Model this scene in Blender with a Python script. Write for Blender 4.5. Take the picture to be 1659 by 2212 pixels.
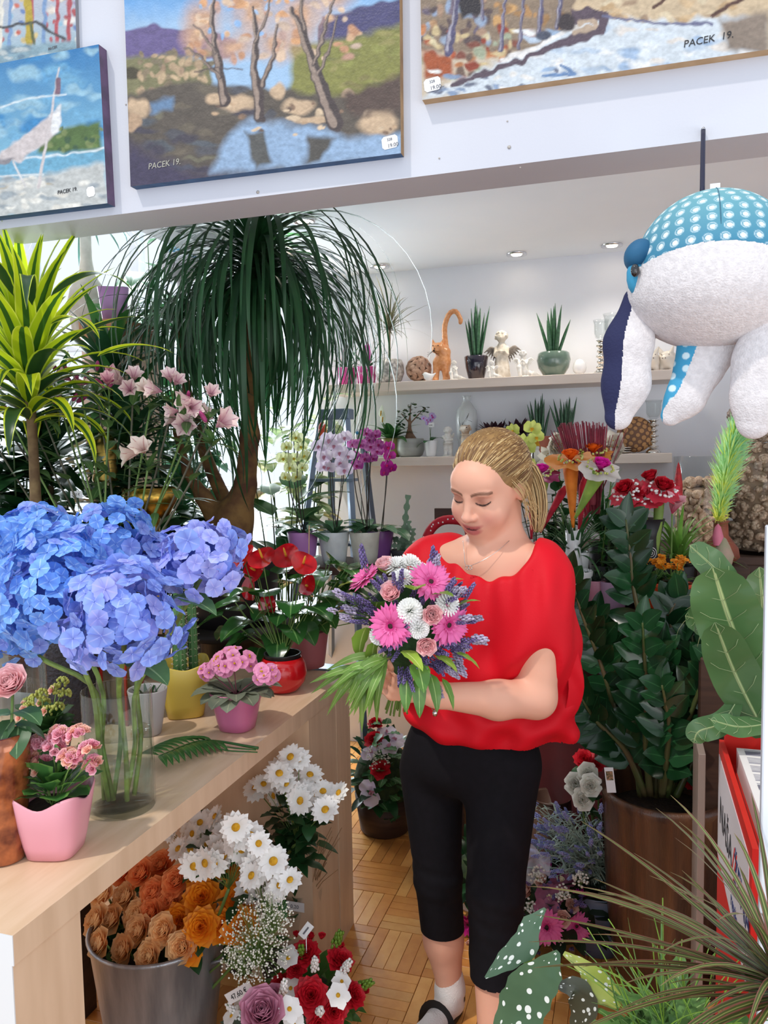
import bpy, math, random
import numpy as np
from mathutils import Matrix, Vector
for _o in list(bpy.data.objects): bpy.data.objects.remove(_o)
SC = bpy.context.scene; COL = SC.collection
PI = math.pi
# ---------------------------------------------------------------- camera
FPX, PITCH, ROLL, YAW, CAMZ = 1700.0, 0.0726989668, -0.0168491101, 0.30491, 1.5
IW, IH = 1659.0, 2212.0
_cy, _sy = math.cos(YAW), math.sin(YAW)
FWD = np.array([-_sy*math.cos(PITCH), _cy*math.cos(PITCH), -math.sin(PITCH)])
_rt = np.array([_cy, _sy, 0.0]); _up = np.cross(_rt, FWD)
CR = _rt*math.cos(ROLL)+_up*math.sin(ROLL); CU = -_rt*math.sin(ROLL)+_up*math.cos(ROLL)
CP = np.array([0, 0, CAMZ])
cd = bpy.data.cameras.new('camera'); cam = bpy.data.objects.new('camera', cd); COL.objects.link(cam)
cd.sensor_fit = 'VERTICAL'; cd.sensor_height = 36.0; cd.lens = 36.0*FPX/IH; cd.clip_start = 0.02
m3 = Matrix((CR, CU, -FWD)).transposed().to_4x4(); m3.translation = Vector(CP); cam.matrix_world = m3
SC.camera = cam
# ---------------------------------------------------------------- world, lights, exposure
SC.view_settings.view_transform = 'Standard'; SC.view_settings.look = 'None'
SC.view_settings.gamma = 1.0; SC.view_settings.use_curve_mapping = False
SC.view_settings.exposure = 0.0
wd = bpy.data.worlds.new('world'); SC.world = wd; wd.use_nodes = True
bg = wd.node_tree.nodes['Background']; bg.inputs[0].default_value = (0.82, 0.90, 1.0, 1); bg.inputs[1].default_value = 1.15
def lamp(kind, name, loc, energy, color=(1, 1, 1), target=None, **kw):
    l = bpy.data.lights.new(name, kind); l.energy = energy; l.color = color
    for k, v in kw.items(): setattr(l, k, v)
    o = bpy.data.objects.new(name, l); COL.objects.link(o); o.location = loc
    if target is not None: o.rotation_euler = (Vector(target)-Vector(loc)).to_track_quat('-Z', 'Y').to_euler()
    return o
lamp('SUN', 'sun', (-2, -3, 5), 1.75, (1.0, 0.93, 0.84), (-2+0.34, -3+0.52, 5-0.95), angle=0.035)
lamp('AREA', 'shop_window_light', (0.6, -2.2, 1.5), 36, (0.97, 0.98, 1.0), (-0.4, 2.0, 0.9), shape='RECTANGLE', size=3.8, size_y=2.6)
lamp('AREA', 'side_window_light', (-3.0, 4.6, 2.0), 330, (0.86, 0.94, 1.0), (-0.4, 2.9, 1.5), shape='RECTANGLE', size=2.4, size_y=1.8)
lamp('AREA', 'added_right_fill', (1.9, 0.2, 0.9), 17, (1.0, 0.97, 0.93), (-1.1, 1.7, 0.35), shape='RECTANGLE', size=1.6, size_y=1.4)  # unseen fill lamp added low at right to brighten the roses under the table
# ---------------------------------------------------------------- geometry kit
RNG = random.Random(7)
def U(a, b): return RNG.uniform(a, b)
def PY(px, py, y):          # point of the plane Y=y that the photograph shows at this pixel
    r = FWD+CR*((px-IW/2)/FPX)+CU*((IH/2-py)/FPX); return CP+r*(y/r[1])
def PZ(px, py, z):
    r = FWD+CR*((px-IW/2)/FPX)+CU*((IH/2-py)/FPX); return CP+r*((z-CAMZ)/r[2])
def v3(*a): return np.array(a, float)
def nrm(a):
    a = np.asarray(a, float); n = np.linalg.norm(a); return a/n if n > 1e-9 else v3(0, 0, 1)
class S:                     # a shape: vertices, faces (Nx4, -1 = triangle), surface uv, material index, colour
    def __init__(s, V, F, Uv=None, M=0, C=None):
        s.V = np.asarray(V, float).reshape(-1, 3); s.F = np.asarray(F, int).reshape(-1, 4)
        s.U = np.zeros((len(s.V), 2)) if Uv is None else np.asarray(Uv, float)
        s.M = np.full(len(s.F), M, int) if np.isscalar(M) else M; s.C = C
    def copy(s): return S(s.V.copy(), s.F, s.U, s.M, s.C)
    def mat(s, m): s.M = np.full(len(s.F), m, int); return s
    def xf(s, m):
        a = np.array(m); r = s.copy(); r.V = s.V @ a[:3, :3].T + a[:3, 3]; return r
    def tr(s, x=0, y=0, z=0): r = s.copy(); r.V = s.V+v3(x, y, z); return r
    def sc(s, x, y=None, z=None): r = s.copy(); r.V = s.V*v3(x, x if y is None else y, x if z is None else z); return r
def J(*L):
    L = [q for q in (L[0] if len(L) == 1 and isinstance(L[0], (list, tuple)) else L)]
    o = 0; V = []; F = []; Uv = []; M = []; C = []; hc = any(q.C is not None for q in L)
    for q in L:
        f = q.F.copy(); f[f >= 0] += o; V.append(q.V); F.append(f); Uv.append(q.U); M.append(q.M); o += len(q.V)
        if hc: C.append(q.C if q.C is not None else np.ones((len(q.V), 3)))
    return S(np.vstack(V), np.vstack(F), np.vstack(Uv), np.concatenate(M), np.vstack(C) if hc else None)
def mk(name, s, mats, smooth=True):
    me = bpy.data.meshes.new(name); n = len(s.V)
    tri = s.F[:, 3] < 0; tot = np.where(tri, 3, 4); st = np.concatenate(([0], np.cumsum(tot)[:-1]))
    idx = s.F.reshape(-1)[(np.ones_like(s.F, bool) & ~(s.F < 0)).reshape(-1)]
    me.vertices.add(n); me.loops.add(len(idx)); me.polygons.add(len(s.F))
    me.vertices.foreach_set('co', s.V.astype(np.float32).ravel()); me.loops.foreach_set('vertex_index', idx.astype(np.int32))
    me.polygons.foreach_set('loop_start', st.astype(np.int32)); me.polygons.foreach_set('loop_total', tot.astype(np.int32))
    me.polygons.foreach_set('material_index', s.M.astype(np.int32)); me.polygons.foreach_set('use_smooth', np.full(len(s.F), smooth))
    me.update(calc_edges=True)
    a = me.attributes.new('suv', 'FLOAT_VECTOR', 'POINT'); a.data.foreach_set('vector', np.c_[s.U, np.zeros(n)].astype(np.float32).ravel())
    if s.C is not None:
        a = me.attributes.new('col', 'FLOAT_COLOR', 'POINT'); a.data.foreach_set('color', np.c_[s.C, np.ones(n)].astype(np.float32).ravel())
    for m in (mats if isinstance(mats, (list, tuple)) else [mats]): me.materials.append(m)
    return me
def ob(name, s, mats=None, parent=None, M=None, smooth=True, label=None, kind=None):
    me = mk(name, s, mats, smooth) if isinstance(s, S) else s
    o = bpy.data.objects.new(name, me); COL.objects.link(o)
    if M is not None: o.matrix_basis = M
    if parent is not None: o.parent = parent
    if label: o['label'] = label
    if kind: o['kind'] = kind
    return o
def thing(name, label, cat, loc=(0, 0, 0), rz=0, group=None):
    o = bpy.data.objects.new(name, None); COL.objects.link(o); o.empty_display_size = 0.02
    o.location = tuple(float(q) for q in loc); o.rotation_euler = (0, 0, rz); o['label'] = label; o['category'] = cat
    if group: o['group'] = group
    return o
def tag(o, label, cat, group=None, kind=None):
    o['label'] = label; o['category'] = cat
    if group: o['group'] = group
    if kind: o['kind'] = kind
    return o
def struct(name, s, mats, **k):
    o = ob(name, s, mats, **k); o['kind'] = 'structure'; return o
def dup(root, loc, rz=0, label=None, group=None):
    def cp(o, par):
        c = o.copy(); COL.objects.link(c)
        if par is not None: c.parent = par
        for ch in list(o.children): cp(ch, c)
        return c
    r = cp(root, None); r.location = tuple(float(q) for q in loc); r.rotation_euler = (0, 0, rz)
    if label: r['label'] = label
    if group: r['group'] = group
    return r
def OR(d, loc=(0, 0, 0), s=1.0, roll=0.0):   # +Z of a template turned to direction d
    q = Vector(d).to_track_quat('Z', 'Y').to_matrix().to_4x4()
    sc = Matrix.Diagonal((s, s, s, 1)) if np.isscalar(s) else Matrix.Diagonal((s[0], s[1], s[2], 1))
    return Matrix.Translation(Vector(tuple(float(q2) for q2 in loc))) @ q @ Matrix.Rotation(roll, 4, 'Z') @ sc
def T(x, y, z): return Matrix.Translation((x, y, z))
def RX(a): return Matrix.Rotation(a, 4, 'X')
def RY(a): return Matrix.Rotation(a, 4, 'Y')
def RZ(a): return Matrix.Rotation(a, 4, 'Z')
def grid(nu, nv, wrap=False):
    F = []
    for i in range(nv-1):
        for j in range(nu if wrap else nu-1):
            k = (j+1) % nu; F.append((i*nu+j, i*nu+k, (i+1)*nu+k, (i+1)*nu+j))
    return F
def lathe(prof, n=28, sx=1, sy=1, cap0=False, cap1=False, sq=0):
    a = np.linspace(0, 2*PI, n, endpoint=False); V = []; Uv = []; m = len(prof)
    c, s_ = np.cos(a), np.sin(a)
    k = (1/np.maximum((np.abs(c)**sq+np.abs(s_)**sq)**(1/sq), 1e-6)) if sq else 1
    for i, (r, z) in enumerate(prof):
        V.append(np.c_[c*k*r*sx, s_*k*r*sy, np.full(n, z)]); Uv.append(np.c_[a/(2*PI), np.full(n, i/(m-1))])
    V = np.vstack(V); Uv = np.vstack(Uv); F = grid(n, m, True)
    for cp, ring in ((cap0, 0), (cap1, (m-1)*n)):
        if cp:
            V = np.vstack([V, [0, 0, prof[0 if ring == 0 else -1][1]]]); Uv = np.vstack([Uv, [0.5, 0 if ring == 0 else 1]]); c0 = len(V)-1
            for j in range(n):
                q = (c0, ring+(j+1) % n, ring+j, -1) if ring == 0 else (c0, ring+j, ring+(j+1) % n, -1); F.append(q)
    return S(V, F, Uv)
def tube(pts, r, n=6, cap=True):
    P = np.asarray(pts, float); m = len(P); R = np.full(m, r) if np.isscalar(r) else np.asarray(r, float)
    Tn = np.gradient(P, axis=0); V = []; Uv = []; a = np.linspace(0, 2*PI, n, endpoint=False)
    ref = v3(0, 0, 1) if abs(nrm(Tn[0])[2]) < 0.9 else v3(1, 0, 0); s = nrm(np.cross(Tn[0], ref))
    for i in range(m):
        t = nrm(Tn[i]); s = nrm(s-t*(s@t)); b = np.cross(t, s)
        V.append(P[i]+R[i]*(np.outer(np.cos(a), s)+np.outer(np.sin(a), b))); Uv.append(np.c_[a/(2*PI), np.full(n, i/max(m-1, 1))])
    V = np.vstack(V); Uv = np.vstack(Uv); F = grid(n, m, True)
    if cap:
        V = np.vstack([V, P[0], P[-1]]); Uv = np.vstack([Uv, [0, 0], [0, 1]]); c = len(V)-2
        for j in range(n): F.append((c, (j+1) % n, j, -1)); F.append((c+1, (m-1)*n+j, (m-1)*n+(j+1) % n, -1))
    return S(V, F, Uv)
def line(a, b, n=2): a = np.asarray(a, float); b = np.asarray(b, float); return a+(b-a)*np.linspace(0, 1, n)[:, None]
def bez(p0, p1, p2, n=8):
    t = np.linspace(0, 1, n)[:, None]; p0, p1, p2 = (np.asarray(q, float) for q in (p0, p1, p2))
    return p0*(1-t)**2+2*p1*t*(1-t)+p2*t*t
def spl(pts, n=24):          # Catmull-Rom through points
    P = np.asarray(pts, float); P = np.vstack([2*P[0]-P[1], P, 2*P[-1]-P[-2]]); k = len(P)-3; o = []
    for t in np.linspace(0, k-1e-6, n):
        i = int(t); f = t-i; a, b, c, d = P[i:i+4]
        o.append(0.5*((2*b)+(c-a)*f+(2*a-5*b+4*c-d)*f*f+(3*b-a-3*c+d)*f**3))
    return np.array(o)
def ell(rx, ry, rz, n=14, m=8, c=(0, 0, 0)):
    th = np.linspace(-PI/2, PI/2, m); pr = [(math.cos(t)+1e-4, math.sin(t)) for t in th]
    s = lathe(pr, n); s.V = s.V*v3(rx, ry, rz)+np.asarray(c, float); return s
def box(x0, x1, y0, y1, z0, z1):
    V = [(x, y, z) for z in (z0, z1) for y in (y0, y1) for x in (x0, x1)]
    F = [(0, 2, 3, 1), (4, 5, 7, 6), (0, 1, 5, 4), (2, 6, 7, 3), (1, 3, 7, 5), (0, 4, 6, 2)]
    # one copy of the corners per face, so that shading stays flat and uv runs over each face
    VV = []; FF = []; Uv = []
    for f in F:
        o = len(VV)
        for q in f: VV.append(V[q])
        FF.append((o, o+1, o+2, o+3)); Uv += [(0, 0), (1, 0), (1, 1), (0, 1)]
    return S(VV, FF, Uv)
def rbox(x0, x1, y0, y1, z0, z1, b=0.003):   # box with chamfered edges
    cx, cy, cz = (x0+x1)/2, (y0+y1)/2, (z0+z1)/2; h = v3((x1-x0)/2, (y1-y0)/2, (z1-z0)/2); V = []; F = []
    for sx in (-1, 1):
        for sy in (-1, 1):
            for sz in (-1, 1):
                s = v3(sx, sy, sz)
                for ax in range(3):
                    q = h-b; q[ax] = h[ax]; V.append(v3(cx, cy, cz)+s*q)
    def vi(sx, sy, sz, ax): return ((sx > 0)*4+(sy > 0)*2+(sz > 0))*3+ax
    sg = lambda ax, s, a, b_: tuple((s if i == ax else (a if i == (ax+1) % 3 else b_)) for i in range(3))
    for ax in range(3):
        for s in (-1, 1):
            q = [vi(*sg(ax, s, a, c), ax) for a, c in ((-1, -1), (1, -1), (1, 1), (-1, 1))]
            F.append(tuple(q if s > 0 else q[::-1]))
    for ax in range(3):      # edges along ax
        b1, b2 = (ax+1) % 3, (ax+2) % 3
        for s1 in (-1, 1):
            for s2 in (-1, 1):
                def P(e, fa):
                    c = [0, 0, 0]; c[ax] = e; c[b1] = s1; c[b2] = s2; return vi(*c, fa)
                q = (P(-1, b1), P(1, b1), P(1, b2), P(-1, b2)); F.append(q if s1*s2 > 0 else q[::-1])
    for sx in (-1, 1):
        for sy in (-1, 1):
            for sz in (-1, 1):
                q = [vi(sx, sy, sz, a) for a in range(3)]; q = q if sx*sy*sz > 0 else q[::-1]; F.append((*q, -1))
    return S(V, F)
def ribbon(pts, w, up=(0, 0, 1), fold=0.0, cup=0.0, nw=2, wav=0.0, wn=3, ph=0.0):
    P = np.asarray(pts, float); m = len(P); W = np.asarray(w, float); Tn = np.gradient(P, axis=0); up = np.asarray(up, float)
    V = []; Uv = []; ts = np.linspace(-1, 1, nw+1); sd = None
    for i in range(m):
        t = nrm(Tn[i]); s = np.cross(t, up)
        if np.linalg.norm(s) < 0.15 and sd is not None: s = sd-t*(sd@t)
        s = nrm(s)
        if sd is not None and s@sd < 0: s = -s
        sd = s; nn = np.cross(s, t); v = i/(m-1)
        for q in ts:
            V.append(P[i]+s*W[i]*q+nn*(fold*abs(q)+cup*q*q+wav*abs(q)*math.sin(v*wn*2*PI+ph+(1.6 if q > 0 else 0)))*W[i]); Uv.append(((q+1)/2, v))
    return S(V, grid(nw+1, m), Uv)
def wprof(n, kind='lance', w=1.0):
    s = np.linspace(0, 1, n)
    if kind == 'lance': q = np.sin(PI*np.clip(s, 0, 1)**0.75)**0.8*(1-0.25*s)
    elif kind == 'strap': q = np.minimum(1, 0.55+3*s)*np.clip((1-s)*2.2, 0, 1)**0.7
    elif kind == 'ovate': q = np.sin(PI*s**0.62)**0.75
    elif kind == 'obov': q = np.sin(PI*s**1.5)**0.7*0.95+0.12*(s < 0.6)
    elif kind == 'petal': q = 0.28+0.72*np.sin(PI/2*np.clip(s*1.35, 0, 1)); q = q*np.where(s > 0.72, np.sqrt(np.clip(1-((s-0.72)/0.28)**2, 0, 1)), 1)
    elif kind == 'heart': q = np.where(s < 0.12, 0.75+s*2, np.sin(PI*(0.5+(s-0.12)/0.88*0.5))**0.8)
    elif kind == 'grass': q = np.minimum(1, 0.7+2*s)*(1-s)**0.55
    else: q = np.ones(n)
    return np.maximum(q, 0.0)*w+0.0002
def arc(az, e0, L, droop, n=9, p=1.3, start=(0, 0, 0), tw=0.0):
    pts = [np.asarray(start, float)]; ds = L/(n-1)
    for i in range(n-1):
        s = (i+0.5)/(n-1); e = e0-droop*s**p; a = az+tw*s
        pts.append(pts[-1]+ds*v3(math.cos(e)*math.cos(a), math.cos(e)*math.sin(a), math.sin(e)))
    return np.array(pts)
def leafS(az, e0, L, W, droop, kind='lance', n=9, fold=0.15, nw=2, start=(0, 0, 0), p=1.3, cup=0, wav=0, wn=3, tw=0):
    pts = arc(az, e0, L, droop, n, p, start, tw)
    return ribbon(pts, wprof(n, kind, W), fold=fold, nw=nw, cup=cup, wav=wav, wn=wn, ph=U(0, 6))
def petals(n, L, W, e0, droop, kind='petal', r0=0.0, z0=0.0, m=6, fold=0.0, cup=0.1, nw=2, jit=0.08, a0=0.0, wav=0, arcd=2*PI):
    o = []
    for i in range(n):
        a = a0+arcd*i/n+U(-jit, jit); l = L*(1+U(-jit, jit))
        pts = arc(a, e0+U(-jit, jit), l, droop, m, 1.2, (r0*math.cos(a), r0*math.sin(a), z0+U(-.02, .02)*L))
        o.append(ribbon(pts, wprof(m, kind, W), fold=fold, cup=cup, nw=nw, wav=wav, ph=U(0, 6)))
    return J(o)
# ---------------------------------------------------------------- implicit surfaces
def _ax(lo, hi, h): return np.arange(lo, hi+h, h)
def field(prims, X, Y, Z):
    D = np.full((len(X), len(Y), len(Z)), 1e3, np.float32)
    for p in prims:
        kd = p[0]; k = p[-1]; neg = kd[0] == '-'; kd = kd[-1]
        if kd == 'c':
            a, b, ra, rb = (np.asarray(q, float) for q in p[1:5]); lo = np.minimum(a-ra, b-rb); hi = np.maximum(a+ra, b+rb)
        else:
            c = np.asarray(p[1], float); r = np.asarray(p[2], float); R = p[3] if len(p) > 4 else None
            e = np.full(3, r.max()) if R is not None else r; lo = c-e; hi = c+e
        mg = k*1.5+0.012 if not neg else k
        sl = [slice(max(0, np.searchsorted(A, l-mg)), np.searchsorted(A, h_+mg)+1) for A, l, h_ in zip((X, Y, Z), lo, hi)]
        x, y, z = X[sl[0]][:, None, None], Y[sl[1]][None, :, None], Z[sl[2]][None, None, :]
        if x.size == 0 or y.size == 0 or z.size == 0: continue
        if kd == 'c':
            d = b-a; L2 = max(d@d, 1e-9); t = np.clip(((x-a[0])*d[0]+(y-a[1])*d[1]+(z-a[2])*d[2])/L2, 0, 1)
            q = np.sqrt((x-a[0]-t*d[0])**2+(y-a[1]-t*d[1])**2+(z-a[2]-t*d[2])**2)-(ra+(rb-ra)*t)
        else:
            px, py, pz = x-c[0], y-c[1], z-c[2]
            if R is not None:
                R = np.asarray(R); px, py, pz = (R[0, i]*px+R[1, i]*py+R[2, i]*pz for i in range(3))
            k0 = np.sqrt((px/r[0])**2+(py/r[1])**2+(pz/r[2])**2); k1 = np.sqrt((px/r[0]**2)**2+(py/r[1]**2)**2+(pz/r[2]**2)**2)+1e-9
            q = k0*(k0-1)/k1
        A = D[sl[0], sl[1], sl[2]]; k = max(k, 1e-5)
        if neg:
            h = np.clip(0.5-0.5*(A+q)/k, 0, 1); D[sl[0], sl[1], sl[2]] = A*(1-h)-q*h+k*h*(1-h)
        else:
            h = np.clip(0.5+0.5*(A-q)/k, 0, 1); D[sl[0], sl[1], sl[2]] = A*(1-h)+q*h-k*h*(1-h)
    return D
def nets(D, X, Y, Z):
    s = D < 0; nx, ny, nz = D.shape; sh = (nx-1, ny-1, nz-1); P = np.zeros(sh+(3,), np.float32); N = np.zeros(sh, np.int16); cr = []
    I = np.meshgrid(np.arange(nx), np.arange(ny), np.arange(nz), indexing='ij', sparse=True)
    for ax in range(3):
        a = [slice(None)]*3; b = [slice(None)]*3; a[ax] = slice(0, -1); b[ax] = slice(1, None); a, b = tuple(a), tuple(b)
        c = s[a] != s[b]; t = np.where(c, D[a]/np.where(c, D[a]-D[b], 1), 0).astype(np.float32); cr.append((c, s[a]))
        o1, o2 = [q for q in range(3) if q != ax]; base = [np.broadcast_to(I[q][tuple(slice(0, -1) if (w == ax and q == ax) else slice(None) for w in range(3))], c.shape) for q in range(3)]
        pos = [base[q]+(t if q == ax else 0) for q in range(3)]
        for d1 in (0, 1):
            for d2 in (0, 1):
                u = [slice(None)]*3; u[o1] = slice(d1, d1+sh[o1]); u[o2] = slice(d2, d2+sh[o2]); u = tuple(u); cc = c[u]
                N += cc
                for q in range(3): P[..., q] += np.where(cc, pos[q][u], 0)
    m = N > 0; idx = np.full(sh, -1, int); idx[m] = np.arange(m.sum()); V = P[m]/N[m][:, None]
    G = np.stack([np.interp(V[:, q], np.arange(len(A)), A) for q, A in enumerate((X, Y, Z))], 1); F = []
    for ax in range(3):
        c, sa = cr[ax]; o1, o2 = (ax+1) % 3, (ax+2) % 3; ii = np.argwhere(c)
        ok = (ii[:, o1] > 0) & (ii[:, o2] > 0) & (ii[:, o1] < D.shape[o1]-1) & (ii[:, o2] < D.shape[o2]-1); ii = ii[ok]
        def g(a, b):
            k = ii.copy(); k[:, o1] -= a; k[:, o2] -= b; return idx[k[:, 0], k[:, 1], k[:, 2]]
        q = np.stack([g(1, 1), g(0, 1), g(0, 0), g(1, 0)], 1); fl = ~sa[ii[:, 0], ii[:, 1], ii[:, 2]]; q[fl] = q[fl][:, ::-1]; F.append(q)
    return G, np.vstack(F)
def sdf(prims, h, pad=0.02, warp=None, lo=None, hi=None, relax=1):
    L = []; H = []
    for p in prims:
        if p[0][0] == '-': continue
        if p[0] == 'c': L += [np.asarray(p[1])-p[3], np.asarray(p[2])-p[4]]; H += [np.asarray(p[1])+p[3], np.asarray(p[2])+p[4]]
        else: e = max(p[2]); L.append(np.asarray(p[1])-e); H.append(np.asarray(p[1])+e)
    lo = np.min(L, 0)-pad if lo is None else np.asarray(lo); hi = np.max(H, 0)+pad if hi is None else np.asarray(hi)
    X, Y, Z = (_ax(lo[i], hi[i], h) for i in range(3)); D = field(prims, X, Y, Z)
    if warp is not None: D = D+warp(X[:, None, None], Y[None, :, None], Z[None, None, :])
    V, F = nets(D, X, Y, Z); 
    for _ in range(relax): V = lap(V, F)
    return S(V, F)
def lap(V, F, w=0.5):
    E = np.vstack([F[:, [0, 1]], F[:, [1, 2]], F[:, [2, 3]], F[:, [3, 0]]]); E = np.vstack([E, E[:, ::-1]]); A = np.zeros_like(V); n = np.zeros(len(V))
    for q in range(3): A[:, q] = np.bincount(E[:, 0], V[E[:, 1], q], len(V))
    n = np.bincount(E[:, 0], minlength=len(V)); n = np.maximum(n, 1); return V*(1-w)+w*A/n[:, None]
# ---------------------------------------------------------------- materials
def lin(c):
    if isinstance(c, str): c = tuple(int(c[i:i+2], 16)/255 for i in (0, 2, 4))
    return tuple(q/12.92 if q <= 0.04045 else ((q+0.055)/1.055)**2.4 for q in c)
def cl(c): return (*lin(c), 1)
_M = {}
def mat(name, c, rough=0.5, c2=None, ns=8.0, metal=0.0, trans=0.0, bump=0.0, bs=60.0, coat=0.0, stretch=None, emit=None, glass=False, ior=1.45, attr=False, rnd=0.0, sss=0.0, alpha=1.0, spec=0.5, stripe=None, tip=None, det=3.0):
    if name in _M: return _M[name]
    m = bpy.data.materials.new(name); m.use_nodes = True; nt = m.node_tree; N = nt.nodes; L = nt.links
    b = N['Principled BSDF']; out = N['Material Output']; b.inputs['Roughness'].default_value = rough; b.inputs['Metallic'].default_value = metal
    b.inputs['Specular IOR Level'].default_value = spec; b.inputs['Coat Weight'].default_value = coat; b.inputs['IOR'].default_value = ior
    if glass: b.inputs['Transmission Weight'].default_value = 1.0
    if sss: b.inputs['Subsurface Weight'].default_value = sss; b.inputs['Subsurface Radius'].default_value = (1.0, 0.35, 0.2); b.inputs['Subsurface Scale'].default_value = 0.008
    if alpha < 1: b.inputs['Alpha'].default_value = alpha
    tc = N.new('ShaderNodeTexCoord'); mp = N.new('ShaderNodeMapping'); L.new(tc.outputs['Object'], mp.inputs['Vector'])
    if stretch: mp.inputs['Scale'].default_value = stretch
    def mixc(f, A, B):
        x = N.new('ShaderNodeMix'); x.data_type = 'RGBA'
        if hasattr(f, 'links'): L.new(f, x.inputs[0])
        else: x.inputs[0].default_value = f
        for i, q in ((6, A), (7, B)):
            if hasattr(q, 'links'): L.new(q, x.inputs[i])
            else: x.inputs[i].default_value = q
        return x.outputs[2]
    cur = cl(c)
    if attr:
        at = N.new('ShaderNodeAttribute'); at.attribute_name = 'col'; cur = at.outputs['Color']
    if c2 is not None:
        nz = N.new('ShaderNodeTexNoise'); nz.inputs['Scale'].default_value = ns; nz.inputs['Detail'].default_value = det; L.new(mp.outputs[0], nz.inputs['Vector'])
        rp = N.new('ShaderNodeMapRange'); rp.inputs[1].default_value = 0.35; rp.inputs[2].default_value = 0.65; L.new(nz.outputs[0], rp.inputs[0])
        cur = mixc(rp.outputs[0], cur, cl(c2))
    if tip is not None or stripe is not None:
        au = N.new('ShaderNodeAttribute'); au.attribute_name = 'suv'; sp = N.new('ShaderNodeSeparateXYZ'); L.new(au.outputs['Vector'], sp.inputs[0])
    if tip is not None:      # (colour, start, end) along the leaf or petal
        r = N.new('ShaderNodeMapRange'); r.inputs[1].default_value = tip[1]; r.inputs[2].default_value = tip[2]; L.new(sp.outputs[1], r.inputs[0]); cur = mixc(r.outputs[0], cur, cl(tip[0]))
    if stripe is not None:   # list of (colour, centre, halfwidth, soft) across the leaf, |2u-1|
        ab = N.new('ShaderNodeMath'); ab.operation = 'MULTIPLY_ADD'; ab.inputs[1].default_value = 2; ab.inputs[2].default_value = -1; L.new(sp.outputs[0], ab.inputs[0])
        a2 = N.new('ShaderNodeMath'); a2.operation = 'ABSOLUTE'; L.new(ab.outputs[0], a2.inputs[0])
        for (sc_, ce, hw, so) in stripe:
            d = N.new('ShaderNodeMath'); d.operation = 'SUBTRACT'; d.inputs[1].default_value = ce; L.new(a2.outputs[0], d.inputs[0])
            e = N.new('ShaderNodeMath'); e.operation = 'ABSOLUTE'; L.new(d.outputs[0], e.inputs[0])
            r = N.new('ShaderNodeMapRange'); r.inputs[1].default_value = hw+so; r.inputs[2].default_value = hw; L.new(e.outputs[0], r.inputs[0]); cur = mixc(r.outputs[0], cur, cl(sc_))
    if rnd:
        oi = N.new('ShaderNodeObjectInfo'); r = N.new('ShaderNodeMapRange'); r.inputs[3].default_value = 1-rnd; r.inputs[4].default_value = 1+rnd; L.new(oi.outputs['Random'], r.inputs[0])
        hs = N.new('ShaderNodeHueSaturation'); L.new(r.outputs[0], hs.inputs['Value'])
        if hasattr(cur, 'links'): L.new(cur, hs.inputs['Color'])
        else: hs.inputs['Color'].default_value = cur
        cur = hs.outputs[0]
    if hasattr(cur, 'links'): L.new(cur, b.inputs['Base Color'])
    else: b.inputs['Base Color'].default_value = cur
    if bump:
        nb = N.new('ShaderNodeTexNoise'); nb.inputs['Scale'].default_value = bs; nb.inputs['Detail'].default_value = 2; L.new(mp.outputs[0], nb.inputs['Vector'])
        bp = N.new('ShaderNodeBump'); bp.inputs['Strength'].default_value = bump; bp.inputs['Distance'].default_value = 0.004; L.new(nb.outputs[0], bp.inputs['Height']); L.new(bp.outputs[0], b.inputs['Normal'])
    if emit: b.inputs['Emission Color'].default_value = cl(emit[0]); b.inputs['Emission Strength'].default_value = emit[1]
    if trans:
        tr = N.new('ShaderNodeBsdfTranslucent'); ms = N.new('ShaderNodeMixShader'); ms.inputs[0].default_value = trans
        if hasattr(cur, 'links'): L.new(cur, tr.inputs['Color'])
        else: tr.inputs['Color'].default_value = cur
        L.new(b.outputs[0], ms.inputs[1]); L.new(tr.outputs[0], ms.inputs[2]); L.new(ms.outputs[0], out.inputs['Surface'])
    _M[name] = m; return m
def clearm(name, tint='F4FAF8', refl=0.9, rough=0.0):      # thin clear glass: lets light through, reflects by Fresnel
    if name in _M: return _M[name]
    m = bpy.data.materials.new(name); m.use_nodes = True; N = m.node_tree.nodes; L = m.node_tree.links; N.remove(N['Principled BSDF']); out = N['Material Output']
    a = N.new('ShaderNodeBsdfTransparent'); a.inputs[0].default_value = cl(tint); g = N.new('ShaderNodeBsdfGlossy'); g.inputs['Roughness'].default_value = rough
    f = N.new('ShaderNodeLayerWeight'); f.inputs[0].default_value = 0.25; p = N.new('ShaderNodeMath'); p.operation = 'MULTIPLY'; p.inputs[1].default_value = refl; L.new(f.outputs['Facing'], p.inputs[0])
    q = N.new('ShaderNodeMath'); q.operation = 'POWER'; q.inputs[1].default_value = 2.2; L.new(p.outputs[0], q.inputs[0]); r = N.new('ShaderNodeMath'); r.operation = 'ADD'; r.inputs[1].default_value = 0.03; L.new(q.outputs[0], r.inputs[0])
    x = N.new('ShaderNodeMixShader'); L.new(r.outputs[0], x.inputs[0]); L.new(a.outputs[0], x.inputs[1]); L.new(g.outputs[0], x.inputs[2]); L.new(x.outputs[0], out.inputs[0]); _M[name] = m; return m
def leafm(name, c, c2=None, rough=0.35, trans=0.2, vein=None, rnd=0.18, ns=14, edge=None, tip=None, coat=0.0):
    st = []
    if edge: st.append((edge, 1.0, 0.22, 0.15))
    if vein: st.append((vein, 0.0, 0.035, 0.05))
    return mat(name, c, rough, c2 or c, ns, trans=trans, rnd=rnd, stripe=st or None, tip=tip, coat=coat)
def glassm(name, c='F4FBFA', rough=0.0, ior=1.45): return mat(name, c, rough, glass=True, ior=ior)
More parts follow.
